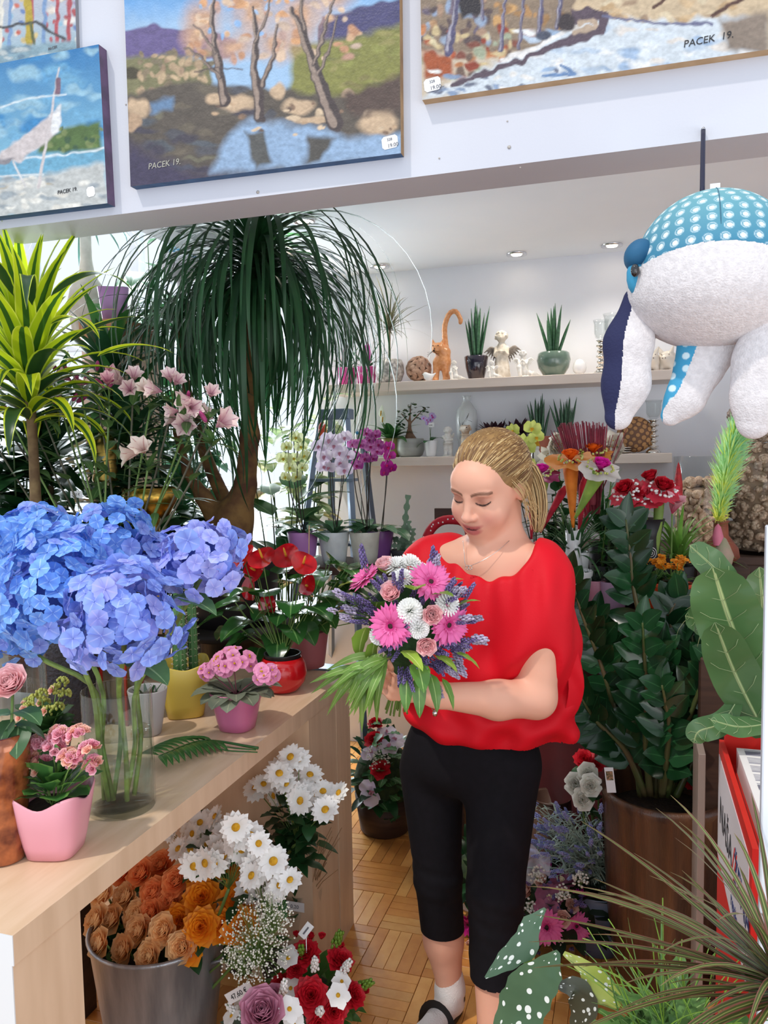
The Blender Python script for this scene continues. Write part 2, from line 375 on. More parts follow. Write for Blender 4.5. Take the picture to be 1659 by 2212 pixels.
# ---------------------------------------------------------------- the setting
WHITE = mat('wall_paint', 'F0F2F8', 0.75, 'EAEDF5', 3.0, bump=0.06, bs=180)
CEILM = mat('ceiling_paint', 'F4F7FC', 0.8, 'EEF3FA', 2.0)
SOFF = mat('beam_paint', 'DCDCE2', 0.8)
BEAMY0, BEAMY1, BEAMZ = 1.70, 1.835, 2.10
bw = J(box(-3.4, 2.0, BEAMY0, BEAMY1, BEAMZ, 3.3)); struct('wall_front', bw, mat('beam_wall_paint', 'CDD0D9', 0.75, 'C8CAD4', 3.0, bump=0.06, bs=180))
WY = 3.80
struct('wall_back', box(-1.50, 2.6, WY, WY+0.1, 0, 2.41), WHITE)
struct('wall_return', box(-1.56, -1.50, WY, 5.0, 0, 2.41), WHITE)
struct('ceiling', box(-1.62, 2.6, BEAMY1, WY, 2.40, 2.46), CEILM)
struct('trim_1', J(box(-1.74, -1.62, BEAMY1, WY+1.2, 2.34, 2.46)), CEILM)
struct('ceiling_beside_window', box(-5.0, -1.74, BEAMY1, 2.9, 2.46, 2.52), CEILM)
struct('wall_right', box(2.5, 2.6, BEAMY1, WY, 0, 2.41), WHITE)
ALU = mat('window_frame_white', 'CFD6DC', 0.4)
wf = struct('window_1', J([box(-5.2, -1.56, 4.9, 4.98, 0.0, 0.5)]+[box(x, x+0.07, 4.9, 4.98, 0.5, 3.2) for x in (-5.2, -4.3, -3.4, -2.5, -1.63)]+[box(-5.2, -1.56, 4.905, 4.975, z, z+0.06) for z in (2.3, 3.15)]), ALU)
for i, x in enumerate((-5.13, -4.23, -3.33, -2.43)):
    ob('pane', box(x, x+0.83, 4.935, 4.941, 0.5, 3.15), clearm('window_glass', 'FFFFFF', .5), wf)
struct('wall_left', box(-5.3, -5.2, 1.8, 5.0, 0, 2.5), WHITE)
# nail holes and scuffs on the beam
hole = mat('plaster_damage', 'B9B4AE', 0.9)
for i, (px, py, r) in enumerate(((1100, 318, .003), (1096, 262, .0014), (949, 342, .0016), (557, 415, .003), (272, 226, .0016), (1124, 362, .0012))):
    p = PY(px, py, BEAMY0-0.0005); o = ob('trim', lathe([(r, 0), (r*1.3, .0006), (0.0002, .001)], 8), hole, M=OR((0, -1, 0), p)); o.name = 'trim_%d' % (2+i); o['kind'] = 'structure'
# floor: parquet of five-finger squares
fl = struct('floor', box(-5.2, 2.6, -0.5, 5.0, -0.05, -0.008), mat('parquet_far', 'A06A34', 0.35, 'B57C40', 6.0, stretch=(2, 12, 1)))
FW = [mat('parquet_%d' % i, c, 0.28, c2, 9.0, stretch=(3, 3, 1), bump=0.05, bs=140, rnd=0.10, coat=0.25) for i, (c, c2) in enumerate((('DC9C54', 'D2904A'), ('CE8C48', 'C48040'), ('E0A660', 'D89A54')))]
fing = rbox(-0.0945, 0.0945, -0.0184, 0.0184, -0.012, 0.0, 0.0008); FM = [mk('parquet_finger', fing, m, False) for m in FW]
SQ = 0.19; cells = []
for i in range(-14, 10):
    for j in range(8, 26):
        cells.append((abs((i+.5)*SQ+0.25)+abs((j+.5)*SQ-2.45)*0.9, i, j))
cells.sort(); rest = []; r5 = random.Random(5)
for n, (_, i, j) in enumerate(cells):
    for k in range(5):
        o = (k-2)*0.0378; turn = (i+j) % 2; x, y = (i+.5)*SQ, (j+.5)*SQ
        M = T(x+(o if turn else 0), y+(0 if turn else o), r5.uniform(-0.0008, 0)) @ RZ(PI/2 if turn else 0)
        if n < 60: ob('parquet_block', FM[r5.randrange(3)], None, fl, M)
        else: rest.append(fing.xf(M).mat(r5.randrange(3)))
q = ob('parquet_blocks_beyond', J(rest), FW, fl, smooth=False); q['kind'] = 'stuff'
# recessed ceiling lights
chrome = mat('chrome', 'D8D8DA', 0.18, metal=1.0); bulb = mat('lit_bulb', 'FFFFFF', 0.5, emit=('FFEBD0', 14))
LB = (('recessed ceiling spotlight high at the left, seen through the palm leaves', 655, 476), ('recessed ceiling spotlight just right of the palm crown', 820, 575), ('recessed ceiling spotlight above the angel figurines', 1116, 548), ('recessed ceiling spotlight nearest the hanging whale', 1322, 529))
for lb, px, py in LB:
    p = PZ(px, py, 2.398); t = thing('ceiling_spotlight', lb, 'light', p, group='ceiling spotlights')
    ob('ring', lathe([(0.046, 0.0), (0.046, -0.006), (0.037, -0.008), (0.030, -0.002), (0.028, 0.001)], 24), chrome, t)
    ob('bulb', lathe([(0.026, 0.0), (0.022, -0.007), (0.0002, -0.010)], 18), bulb, t)
    lamp('SPOT', 'spot_lamp', (p[0], p[1]-.12, 2.37), 10, (1.0, 0.9, 0.76), (p[0], p[1]-0.3, 0), spot_size=2.2, spot_blend=0.9, shadow_soft_size=0.04)
# ---------------------------------------------------------------- paintings on the beam wall
PAINT = mat('oil_paint', 'FFFFFF', 0.42, attr=True, bump=0.25, bs=220)
def vnoise(x, y, s, seed=0):
    r = np.random.default_rng(seed).random((64, 64)); X = x/s; Y = y/s; i = np.floor(X).astype(int); j = np.floor(Y).astype(int); f = X-i; g = Y-j; f = f*f*(3-2*f); g = g*g*(3-2*g)
    a = lambda p, q: r[p % 64, q % 64]
    return (a(i, j)*(1-f)+a(i+1, j)*f)*(1-g)+(a(i, j+1)*(1-f)+a(i+1, j+1)*f)*g
class Cv:                     # a painter working on the vertices of a canvas; x, y are positions on its face
    def __init__(s, x, y): s.x0, s.y0 = x, y; s.C = np.zeros((len(x), 3)); s.k = 0; s.w(9, 18)
    def w(s, amp, sc): s.k += 1; s.x = s.x0+amp*(vnoise(s.x0, s.y0, sc, s.k)-.5)*2; s.y = s.y0+amp*(vnoise(s.x0, s.y0, sc, s.k+50)-.5)*2
    def put(s, m, c, var=0.12):
        c = np.array(lin(c)); n = vnoise(s.x0, s.y0, 5, s.k+9)-.5; n2 = vnoise(s.x0, s.y0*2.5, 14, s.k+5)-.5
        cc = c[None, :]*(1+var*2*(n+n2))[:, None]; m = np.clip(m, 0, 1)[:, None]; s.C = s.C*(1-m)+cc*m
    def grad(s, y0, c0, y1, c1):
        t = np.clip((s.y-y0)/(y1-y0), 0, 1)[:, None]; s.C = np.array(lin(c0))*(1-t)+np.array(lin(c1))*t; s.C *= (1+.1*(vnoise(s.x0, s.y0, 9, 3)-.5))[:, None]
    def poly(s, pts, c, soft=3, var=.12):
        p = np.array(pts, float); inside = np.zeros(len(s.x), bool); d = np.full(len(s.x), 1e9)
        for i in range(len(p)):
            a, b = p[i], p[(i+1) % len(p)]
            cnd = (a[1] > s.y) != (b[1] > s.y)
            with np.errstate(all='ignore'): xx = (b[0]-a[0])*(s.y-a[1])/(b[1]-a[1]+1e-9)+a[0]
            inside ^= cnd & (s.x < xx); e = b-a; t = np.clip(((s.x-a[0])*e[0]+(s.y-a[1])*e[1])/(e@e+1e-9), 0, 1)
            d = np.minimum(d, np.hypot(s.x-a[0]-t*e[0], s.y-a[1]-t*e[1]))
        s.put(np.where(inside, .5+d/soft/2, .5-d/soft/2), c, var)
    def stroke(s, pts, w, c, soft=1.5, var=.12):
        p = np.array(pts, float); d = np.full(len(s.x), 1e9); n = len(p)-1; w = (w, w) if np.isscalar(w) else w
        for i in range(n):
            a, b = p[i], p[i+1]; e = b-a; t = np.clip(((s.x-a[0])*e[0]+(s.y-a[1])*e[1])/(e@e+1e-9), 0, 1); ww = w[0]+(w[1]-w[0])*(i+t)/n
            d = np.minimum(d, np.hypot(s.x-a[0]-t*e[0], s.y-a[1]-t*e[1])-ww)
        s.put(.5-d/soft/2, c, var)
    def blob(s, x, y, rx, ry, c, soft=.3, var=.12):
        s.put((1-np.hypot((s.x-x)/rx, (s.y-y)/ry))/soft, c, var)
    def scat(s, n, x0, x1, y0, y1, r, cols, seed=0, asp=2.0):
        q = random.Random(seed)
        for _ in range(n): s.blob(q.uniform(x0, x1), q.uniform(y0, y1), r*q.uniform(.5, 1.3)*asp, r*q.uniform(.5, 1.2), q.choice(cols), .5)
def canvas(name, label, quad, th, side, painter, res, extra=None, bottom=None):
    # quad: photo corners bl, br and the upward length on the wall; th: depth of the stretcher
    y = BEAMY0-th; bl, br = PY(*quad[0], y), PY(*quad[1], y); tl = PY(*quad[2], y); U_ = br-bl; W_ = tl-bl; nu = int(np.linalg.norm(U_)/res); nv = int(np.linalg.norm(W_)/res)
    a, b = np.meshgrid(np.linspace(0, 1, nu), np.linspace(0, 1, nv)); P = bl+a.reshape(-1, 1)*U_+b.reshape(-1, 1)*W_
    X = quad[0][0]+a.ravel()*(quad[1][0]-quad[0][0])+b.ravel()*(quad[2][0]-quad[0][0]); Yp = quad[0][1]+a.ravel()*(quad[1][1]-quad[0][1])+b.ravel()*(quad[2][1]-quad[0][1])
    cv = Cv(X, Yp); painter(cv); P[:, 1] = y; org = bl.copy(); org[1] = BEAMY0
    t = thing(name, label, 'painting', org)
    ob('canvas', S(P-org, grid(nu, nv), np.c_[a.ravel(), b.ravel()], 0, cv.C*.84), PAINT, t, smooth=True)
    r_ = []; c4 = [bl, br, br+W_, tl]
    for i in range(4):
        p, q = c4[i]-org, c4[(i+1) % 4]-org; p2, q2 = p.copy(), q.copy(); p2[1] = q2[1] = 0; r_.append(S([p, p2, q2, q], [(0, 1, 2, 3)], None, 1 if (i == 0 and bottom) else 0))
    ob('stretcher_edge', J(r_), [side, bottom or side], t, smooth=False)
    return t, org, y
def text(parent, name, s, px, py, y, size, m, org, ang=0.0, right=(1, 0, 0), nrm_=(0, -1, 0), shear=0.0, ext=0.0003):
    c = bpy.data.curves.new(name, 'FONT'); c.body = s; c.size = size; c.extrude = ext; c.shear = shear; c.resolution_u = 3
    tmp = bpy.data.objects.new('tmp', c); me = bpy.data.meshes.new_from_object(tmp); bpy.data.objects.remove(tmp); me.materials.clear(); me.materials.append(m)
    o = bpy.data.objects.new(name, me); COL.objects.link(o); o.parent = parent
    x = Vector(right).normalized(); z = Vector(nrm_).normalized(); yv = z.cross(x); R = Matrix((x, yv, z)).transposed().to_4x4()
    p = PY(px, py, y)-org if px is not None else np.asarray(py)
    o.matrix_basis = Matrix.Translation(Vector(tuple(p))) @ R @ RZ(ang); return o
INK = mat('ink_dark', '2A2A2E', 0.6); INKL = mat('ink_light', 'A9A79C', 0.6); INKG = mat('ink_grey', '6A6A70', 0.6); STK = mat('sticker_paper', 'E9EAEC', 0.6)
def sticker(t, org, y, px, py, w=0.036, h=0.027, txt='19.00', ang=-0.1, show=True):
    p = PY(px, py, y-0.0008)-org; b = 0.005; o = [(-w/2+b, -h/2), (w/2-b, -h/2), (w/2, -h/2+b), (w/2, h/2-b), (w/2-b, h/2), (-w/2+b, h/2), (-w/2, h/2-b), (-w/2, -h/2+b)]
    V = [(q[0], 0, q[1]) for q in o]+[(0, 0, 0)]; F = [(8, i, (i+1) % 8, -1) for i in range(8)]
    s = ob('price_sticker', S(V, F), STK, t, T(*p) @ RY(ang), smooth=False, label='small white price sticker')
    if show:
        text(s, 'printed_price', txt, None, (-0.006, -0.0003, -0.011), 0, 0.011, INKG, None); text(s, 'printed_price', '328', None, (-0.006, -0.0003, 0.003), 0, 0.008, INKG, None)
def p_mid(c):
    c.grad(0, '6FA6DC', 60, 'A3C4E4'); c.w(6, 20)
    c.poly([(260, 62), (330, 52), (420, 70), (520, 90), (520, 130), (260, 125)], '6B5F8E'); c.poly([(700, 60), (780, 45), (880, 30), (880, 110), (700, 110)], '4E4C74'); c.poly([(640, 110), (760, 98), (880, 82), (880, 260), (640, 240)], '86864A', 8); c.scat(30, 720, 880, 95, 200, 9, ('8E9050', '78784A', '96905A', '807A4C'), 3)
    c.poly([(260, 122), (380, 118), (470, 140), (470, 200), (260, 215)], '7E7B5A', 6); c.blob(285, 155, 25, 16, '4C4636'); c.scat(60, 300, 470, 110, 200, 10, ('B79E80', '8D7E66', 'A68C74', 'C4AB8A', '7F7560'), 4, 1.2)
    c.poly([(260, 215), (320, 190), (420, 175), (520, 190), (880, 230), (880, 420), (260, 420)], '5E564E', 6); c.scat(40, 300, 620, 190, 400, 12, ('56565C', '6E6558', '5A5F66', '4A4650', '74705F'), 6, 3); c.poly([(270, 300), (340, 330), (430, 372), (600, 372), (420, 420), (260, 420)], '464058', 20)
    c.poly([(330, 222), (380, 212), (380, 238), (330, 245)], '6C8AAC', 6); c.blob(300, 232, 32, 26, 'C9AE90'); c.blob(290, 262, 20, 22, 'B99C80')
    for x, y, rx, ry in ((450, 50, 62, 60), (560, 40, 62, 75), (660, 55, 70, 80), (730, 15, 62, 45), (520, 110, 65, 38), (430, 90, 45, 40), (610, 110, 60, 45)): c.blob(x, y, rx, ry, 'C9A286', .8)
    c.scat(85, 405, 780, -10, 140, 11, ('D9B28E', 'C49A86', 'CBB3A0', 'BF9070', 'DCC0A6', 'B89A90', 'D6A276'), 7, 1.2); c.scat(12, 420, 740, 0, 90, 9, ('8FB4DE', 'A9C3E2'), 8, 1)
    c.poly([(560, 262), (700, 275), (760, 300), (870, 290), (870, 345), (470, 372), (500, 300)], '94AFCE', 10); c.poly([(545, 290), (585, 285), (600, 350), (570, 360)], '5A5A58', 5); c.poly([(680, 300), (730, 300), (700, 345), (670, 350)], '55524E', 6)
    for x, y, rx, ry in ((480, 215, 30, 17), (525, 228, 48, 22), (615, 205, 20, 20), (660, 235, 42, 20), (820, 270, 48, 30), (760, 215, 18, 10), (690, 262, 60, 8)): c.blob(x, y, rx, ry, 'CBB092', .35)
    c.scat(30, 470, 860, 225, 290, 7, ('8C7360', 'D8C0A2', '6C5A50', 'BFA284'), 11, 1.6); c.poly([(745, 215), (800, 200), (870, 180), (870, 250), (770, 255)], '5A4A44', 8)
    for tr, w0, w1 in ((((500, 222), (490, 170), (478, 110), (470, 50), (475, 10)), 12, 3), (((575, 255), (572, 205), (562, 150), (568, 90), (560, 30)), 13, 3), (((735, 272), (705, 200), (680, 130), (662, 80), (640, 40)), 17, 4), (((690, 150), (708, 90), (720, 40), (745, 0)), 5, 2), (((580, 190), (605, 130), (612, 70)), 6, 2), (((478, 120), (450, 80), (430, 60)), 4, 1.5), (((490, 170), (450, 130), (410, 105)), 5, 1.5), (((668, 80), (660, 40), (668, 0)), 5, 2), (((565, 100), (590, 50), (600, 0)), 4, 1.5), (((700, 170), (725, 110), (735, 60)), 4, 1.5)):
        c.w(3, 12); c.stroke(tr, (w0, w1), '4E4444'); c.stroke([(a-w0*.25, b) for a, b in tr], (w0*.45, w1*.4), '9C8A7E')
    c.stroke([(430, 160), (470, 150), (540, 155)], 1.2, '54484A')
def p_right(c):
    c.grad(0, 'CDB592', 110, 'C9BBA6'); c.w(7, 18)
    c.poly([(905, -5), (1270, -5), (1270, 110), (905, 110)], '8C7A68', 4); c.scat(60, 910, 1080, -5, 90, 14, ('6A5E70', '8FA0BA', 'B08A66', '584A4C', 'A88A74', '92A0B4'), 1, .8); c.poly([(1000, -5), (1050, -5), (1060, 30), (1010, 38)], '2E2A30', 4)
    c.scat(60, 910, 1180, 60, 170, 12, ('A65234', 'C8B48A', '8E3E2C', 'B97B50', '7E4A3E', 'D2C4A0', '6E5A50', 'A0A890'), 2, 1.4); c.poly([(915, 110), (985, 120), (990, 160), (920, 175)], 'A0522F', 6); c.scat(12, 1090, 1250, 10, 60, 12, ('B48A5C', 'C89C66', '9C7850'), 9, 1.3)
    c.poly([(1330, 20), (1660, 45), (1660, 130), (1100, 200), (910, 215), (990, 175), (1180, 100), (1280, 45)], 'CDD6DE', 6); c.scat(50, 1150, 1640, 60, 160, 10, ('E6E8EA', 'B6C6D8', 'D8D2CC', '9DB4D0', 'DCE2E6'), 12, 3); c.scat(30, 920, 1250, 150, 215, 7, ('DAD6D0', '8698B4', 'E4E2DE', '6E7486'), 13, 2.5)
    c.poly([(1260, -5), (1660, -5), (1660, 40), (1450, 45), (1330, 35)], 'C9B496', 6); c.scat(24, 1300, 1650, -5, 45, 10, ('BFA27C', 'D6C6A8', 'A48C74', 'CBB08C'), 15, 2)
    c.stroke([(1270, 40), (1310, 30), (1335, 40), (1325, 62), (1270, 82), (1180, 115), (1090, 150), (985, 180)], (13, 6), '5A4C58'); c.stroke([(1275, 52), (1310, 45), (1310, 58), (1270, 72)], 6, 'B5A08C'); c.stroke([(1110, 125), (1180, 100), (1250, 62)], 5, 'E2E0DE')
    for tr, w0, w1 in ((((975, 108), (988, 60), (998, -5)), 11, 5), (((1100, 105), (1106, 50), (1112, -5)), 5, 3), (((1142, 105), (1150, 50), (1154, -5)), 4, 3), (((1060, 40), (1056, -5)), 4, 3), (((1190, 70), (1195, -5)), 5, 4), (((1230, 60), (1240, -5)), 6, 5)): c.w(3, 12); c.stroke(tr, (w0, w1), '54506E'); c.stroke([(a-w0*.4, b) for a, b in tr], (w0*.35, w1*.3), 'A09CA8')
    c.blob(1250, 50, 24, 22, '3C3438'); c.blob(1200, 78, 20, 12, '4C5264'); c.stroke([(1560, 40), (1600, 15), (1640, -5)], 4, '5A4038'); c.stroke([(1440, 20), (1480, -5)], 4, '5A4038'); c.stroke([(1330, 38), (1440, 52), (1560, 55)], 2.5, '6C6E8C'); c.stroke([(1240, 140), (1270, 155), (1200, 160)], 4, '6B8AB4')
    c.poly([(1575, 50), (1670, 30), (1670, 115), (1590, 105)], '8A7C70', 8)
def p_sail(c):
    c.grad(120, '2F79B4', 330, '7DB4D0'); c.scat(30, 0, 220, 130, 300, 16, ('5E9CC8', '3C86BC', '72ACD0', '92BCD2'), 1, 2.4); c.w(4, 16)
    c.poly([(90, 310), (150, 285), (215, 275), (220, 335), (90, 350)], '55703E', 5); c.scat(20, 110, 220, 285, 335, 8, ('6A8248', '3F5C40', '7C8C58'), 2, 1); c.poly([(-10, 345), (225, 330), (225, 385), (-10, 400)], '6FAAC8', 5)
    c.poly([(-10, 392), (110, 378), (225, 355), (240, 450), (-10, 470)], 'C3C6C4', 6); c.scat(30, 0, 230, 385, 450, 8, ('DCD9D0', '9FA8AE', 'E8E6DE', 'B0A898'), 4, 2.5); c.stroke([(0, 350), (110, 345), (225, 328)], 1.5, 'E4ECF0')
    c.poly([(2, 348), (8, 330), (112, 262), (136, 240), (132, 290), (100, 320), (50, 352)], 'CFC6C6', 3); c.poly([(112, 262), (136, 240), (132, 290), (118, 300)], 'E8EAEC', 3); c.poly([(4, 346), (40, 345), (30, 356), (4, 356)], '8E8A90', 2)
    c.w(1, 12); c.stroke([(90, 405), (112, 280), (130, 165)], (3.5, 1.5), 'D2CACA'); c.stroke([(128, 215), (130, 188)], 5, '7E6070'); c.stroke([(0, 240), (70, 222), (145, 218)], 1.6, 'DCE6EA'); c.stroke([(35, 352), (62, 405)], 2, 'D8D6D6'); c.stroke([(0, 382), (60, 380), (100, 380)], 1.4, 'E0E4E4'); c.stroke([(2, 240), (0, 200)], 4, '5E5468')
def p_top(c):
    c.grad(0, 'B9BCC8', 150, '9CC0CE'); c.w(3, 14); c.scat(60, 0, 165, -5, 140, 9, ('C86A58', 'E2D8CC', '6C86B8', 'D0BC88', 'E6E2DC', 'B05A5E', '8FB8CE', '9A8AA8'), 3, .8)
    for x in (8, 28, 72, 100, 126, 150): c.stroke([(x, -5), (x-3, 115)], 4, ('B0525A', '5A78B0', 'E2DED2', 'C0A870', '7A98C0', 'D8D2C4')[int(x) % 6])
    c.stroke([(62, -5), (68, 95)], 8, 'B8A23C'); c.stroke([(5, 60), (80, 50), (140, 88)], 3, '46484C'); c.stroke([(66, 50), (80, 95)], 3, '5C6440'); c.poly([(-5, 105), (165, 90), (168, 135), (-5, 152)], '8CA8B4', 5); c.scat(14, 0, 160, 100, 140, 8, ('BFC8C8', '6E8A9C', 'A09890'), 5, 2.5)
BLUE = mat('canvas_edge_blue', '40648E', 0.6, '35557C', 30); PURP = mat('canvas_edge_purple', '6A5474', 0.6, '54485E', 30); WOODF = mat('frame_edge_wood', 'A88458', 0.5, '8E6C44', 20); BEIGE = mat('frame_edge_pale', 'C4A680', 0.55, 'B4946C', 20)
t, org, y = canvas('river_painting', 'oil painting of bare autumn trees beside a river, centre of the beam wall', ((282, 403), (866, 331), (265, -95)), 0.024, WOODF, p_mid, 0.0022, bottom=BLUE)
text(t, 'signature', 'PACEK 19.', 320, 366, y-0.0008, 0.0195, INKL, org, 0.02, shear=.15); sticker(t, org, y, 842, 307)
t, org, y = canvas('snow_road_painting', 'oil painting of a snowy road between trees, thin pale frame, at the right', ((912, 216), (1760, 92), (905, -210)), 0.024, BEIGE, p_right, 0.0026, bottom=BEIGE)
text(t, 'signature', 'PACEK  19.', 1476, 103, y-0.0008, 0.0185, INK, org, 0.05, shear=.15); sticker(t, org, y, 934, 182)
t, org, y = canvas('sailing_boat_painting', 'blue oil painting of a white sail by the shore, lower left on beam', ((-140, 484), (232, 439), (-162, 168)), 0.030, PURP, p_sail, 0.0026, bottom=BLUE)
text(t, 'signature', 'PACEK 19.', 124, 420, y-0.0008, 0.013, INK, org, 0.05, shear=.15); sticker(t, org, y, 196, 414, .024, .024, show=False)
t, org, y = canvas('town_painting', 'colourful oil painting of houses on water, cut off at the top left corner', ((-140, 178), (166, 128), (-150, -60)), 0.012, mat('canvas_edge_grey', '8A8A90', 0.6), p_top, 0.003)
text(t, 'signature', 'PACEK', 104, 109, y-0.0008, 0.009, INKG, org, 0.08, shear=.15)
# ---------------------------------------------------------------- table with thick pale laminate slabs
LAM = mat('maple_laminate', 'DDC0A2', 0.36, 'D3B493', 5.0, stretch=(9, 1.2, 9)); LAMD = mat('laminate_side', 'D9BDA0', 0.4, 'CDB092', 5.0, stretch=(5, 5, 0.7)); LAME = mat('laminate_end_pale', 'D6DADD', 0.45)
TZ = 0.822; TX = -0.842; TY0, TY1 = 0.868, 2.16
t = thing('display_table', 'long pale wood display table with thick slab legs, carrying the potted plants', 'table', (TX, TY0, 0))
ob('table_top', J(box(-0.90, 0, 0.0, TY1-TY0, TZ-0.045, TZ)), LAM, t)
ob('edge_band', box(0.0, 0.0012, 0.0, TY1-TY0, TZ-0.045, TZ), LAMD, t)
ob('end_band', box(-0.90, 0.0012, -0.0015, 0, TZ-0.045, TZ), LAME, t)
ob('leg', box(-0.90, -0.002, 0.0005, 0.145, 0, TZ-0.045), [LAMD], t); ob('leg_end_band', box(-0.90, -0.002, -0.0015, 0.0005, 0, TZ-0.045), LAME, t)
ob('leg', box(-0.90, -0.002, 1.09, TY1-TY0, 0, TZ-0.045), LAMD, t)
t = thing('rear_table', 'narrow pale wood side unit pushed against the far end of the first', 'table', (TX, TY1+0.004, 0))
ob('table_top', box(-1.1, 0.0, 0.0, 0.12, TZ-0.05, TZ-0.004), LAM, t); ob('leg', box(-1.1, 0, 0, 0.115, 0, TZ-0.05), LAMD, t)
# ---------------------------------------------------------------- flower and plant kit
def PX(y): return y/ (FWD[1]) / FPX      # rough metres per pixel at depth y (centre of frame)
GRN = leafm('leaf_green', '3E6B2C', '4F7D36'); GRND = leafm('leaf_dark', '1F4424', '2A5530', 0.3); GRNM = leafm('leaf_mid', '2F5D2C', '3C6E34', 0.3)
GRNL = leafm('leaf_light', '7FA33A', '6B9132'); STEM = mat('stem_green', '6F8B45', 0.5, '5C7A3A', 20, rnd=.1); STEMD = mat('stem_dark', '3F5A2C', 0.5); BARK = mat('bark', '5E4A34', 0.9, '7E6A4A', 25, bump=.8, bs=40)
SOIL = mat('potting_soil', '2A2019', 0.95, '3C2E22', 60, bump=1.0, bs=90); YEL = mat('pollen_yellow', 'D9A520', 0.8, 'B98312', 90, bump=.6, bs=200); DKC = mat('gerbera_eye', '2A1218', 0.8, '4C2028', 200, bump=.8, bs=300)
WHP = mat('white_petal', 'F2F2EE', 0.5, trans=.2, tip=('FAFAF8', .2, .6), rnd=.03); GYP = mat('gypsophila_white', 'EDEDE2', 0.6, trans=.15)
def pm(name, c, tip, s0=.1, s1=.8, rnd=.06, tr=.25): return mat(name, c, 0.5, trans=tr, tip=(tip, s0, s1), rnd=rnd)
PINKG = pm('gerbera_pink', 'C9297A', 'EE74B4', .05, .5); ROSEP = pm('rose_pink', 'F4A2AE', 'FDD2D4', .1, .8); ROSEM = pm('rose_mauve', 'B4587E', 'DDA0B8', .2, 1); PEACH = pm('rose_peach', 'FFB876', 'FFD8A0', .0, .6, .05, .4)
ORNG = pm('rose_orange', 'FA8444', 'FFAA6C', .0, .6, .05, .35); ORYE = pm('ranunculus_orange', 'EE560C', 'FBA224', .2, .9, .1); REDR = pm('rose_red', '7E0714', 'C8142A', .1, .9); REDC = pm('carnation_red', '9C0A1C', 'D01C2E', .1, .8); WROSE = pm('rose_white', 'F8F2DE', 'FFFEF6', .0, .5)
MAG = pm('rose_magenta', 'A8107A', 'E428AC', .1, .8); LILAC = mat('lavender_bud', '4E4070', 0.7, '8272A8', 120, rnd=.12); LILP = mat('limonium_bud', '8E82A4', 0.7, 'BDB2C6', 150, rnd=.1)
def rosette(R, n=20, open_=1.0, wav=.0, inner=1.0, nw=4):      # rose: petals hug the axis, outer ones open
    o = []
    for i in range(n):
        f = i/(n-1); a = i*2.39996; L = R*(0.62+0.5*f); r0 = R*(0.03+.12*f); e0 = 1.45-0.15*f-open_*0.75*f**1.6; dr = -0.2*(1-f)+open_*1.0*f**2
        pts = arc(a, min(e0, 1.5), L, dr, 7, 2.2, (r0*math.cos(a), r0*math.sin(a), -R*.35*f)); w = R*(0.18+0.50*f**.7)
        o.append(ribbon(pts, wprof(7, 'petal', w), cup=(.75-.35*f)*inner, nw=nw, wav=wav, ph=U(0, 6)))
    return J(o)
def carn(R, n=34, wav=.35):
    o = []
    for i in range(n):
        f = i/(n-1); a = i*2.39996; e0 = 1.35*(1-f)+.25*f; pts = arc(a, e0, R*(.55+.45*f), .3*f, 5, 1.5, (0, 0, -R*.2*f)); o.append(ribbon(pts, wprof(5, 'petal', R*.3), nw=4, wav=wav, cup=.1, ph=U(0, 6), wn=2))
    return J(o)
def gerb(R, n=24): return J(petals(n, R, R*.115, .25, .25, m=5, r0=R*.12, cup=-.2), petals(n, R*.86, R*.105, .42, .3, m=5, r0=R*.12, z0=.004, a0=.13, cup=-.2), petals(18, R*.38, R*.05, .9, .3, m=4, r0=R*.12))
def daisy(R, n=13): return J(petals(n, R, R*.20, .2, .25, m=5, r0=R*.1, cup=.15), petals(n, R*.85, R*.18, .45, .2, m=5, r0=R*.1, a0=.25, cup=.15))
def mum(R, n=110):
    o = []
    for i in range(n):
        z = 1-(i+.5)/n*1.25; a = i*2.39996; e = math.asin(max(-1, min(1, z))); st = R*.35
        d = v3(math.cos(e)*math.cos(a), math.cos(e)*math.sin(a), math.sin(e)); o.append(ribbon(line(d*st, d*R, 3)+v3(0, 0, 0), np.array([.06, .10, .06])*R, cup=.5, nw=2, up=(0, 0, 1) if abs(z) < .8 else (1, 0, 0)))
    return J(o)
def dome(r, h, n=14): return lathe([(0.0003, h), (r*.6, h*.85), (r*.95, h*.35), (r, 0), (r*.5, -h*.3), (0.0003, -h*.4)][::-1], n)
def floret(R=.017, n=4): return petals(n, R, R*.62, .25, .5, 'obov', m=5, nw=4, cup=.12, r0=R*.06)
def orchS(R): # moth orchid facing +Z, mats: petal 0, lip 1
    o = [petals(1, R*.9, R*.4, .15, .3, 'ovate', a0=PI/2, m=6, nw=2), petals(2, R*.85, R*.36, .1, .3, 'ovate', a0=PI/2+2.2, arcd=2*1.9, m=6)]
    for s in (0, PI): o.append(petals(1, R, R*.62, .25, .4, 'obov', a0=s+.15*(1 if s == 0 else -1), m=6, nw=4, cup=.1, jit=.02))
    lip = J(petals(1, R*.5, R*.2, .9, .8, 'ovate', a0=-PI/2, m=5, cup=.6), ell(R*.1, R*.1, R*.16, 8, 5, (0, -.02*R, R*.2))).mat(1); return J(o+[lip])
def trumpet(R, n=6): return petals(n, R, R*.25, 1.38, .72, 'obov', m=8, nw=2, cup=.45, r0=R*.04)
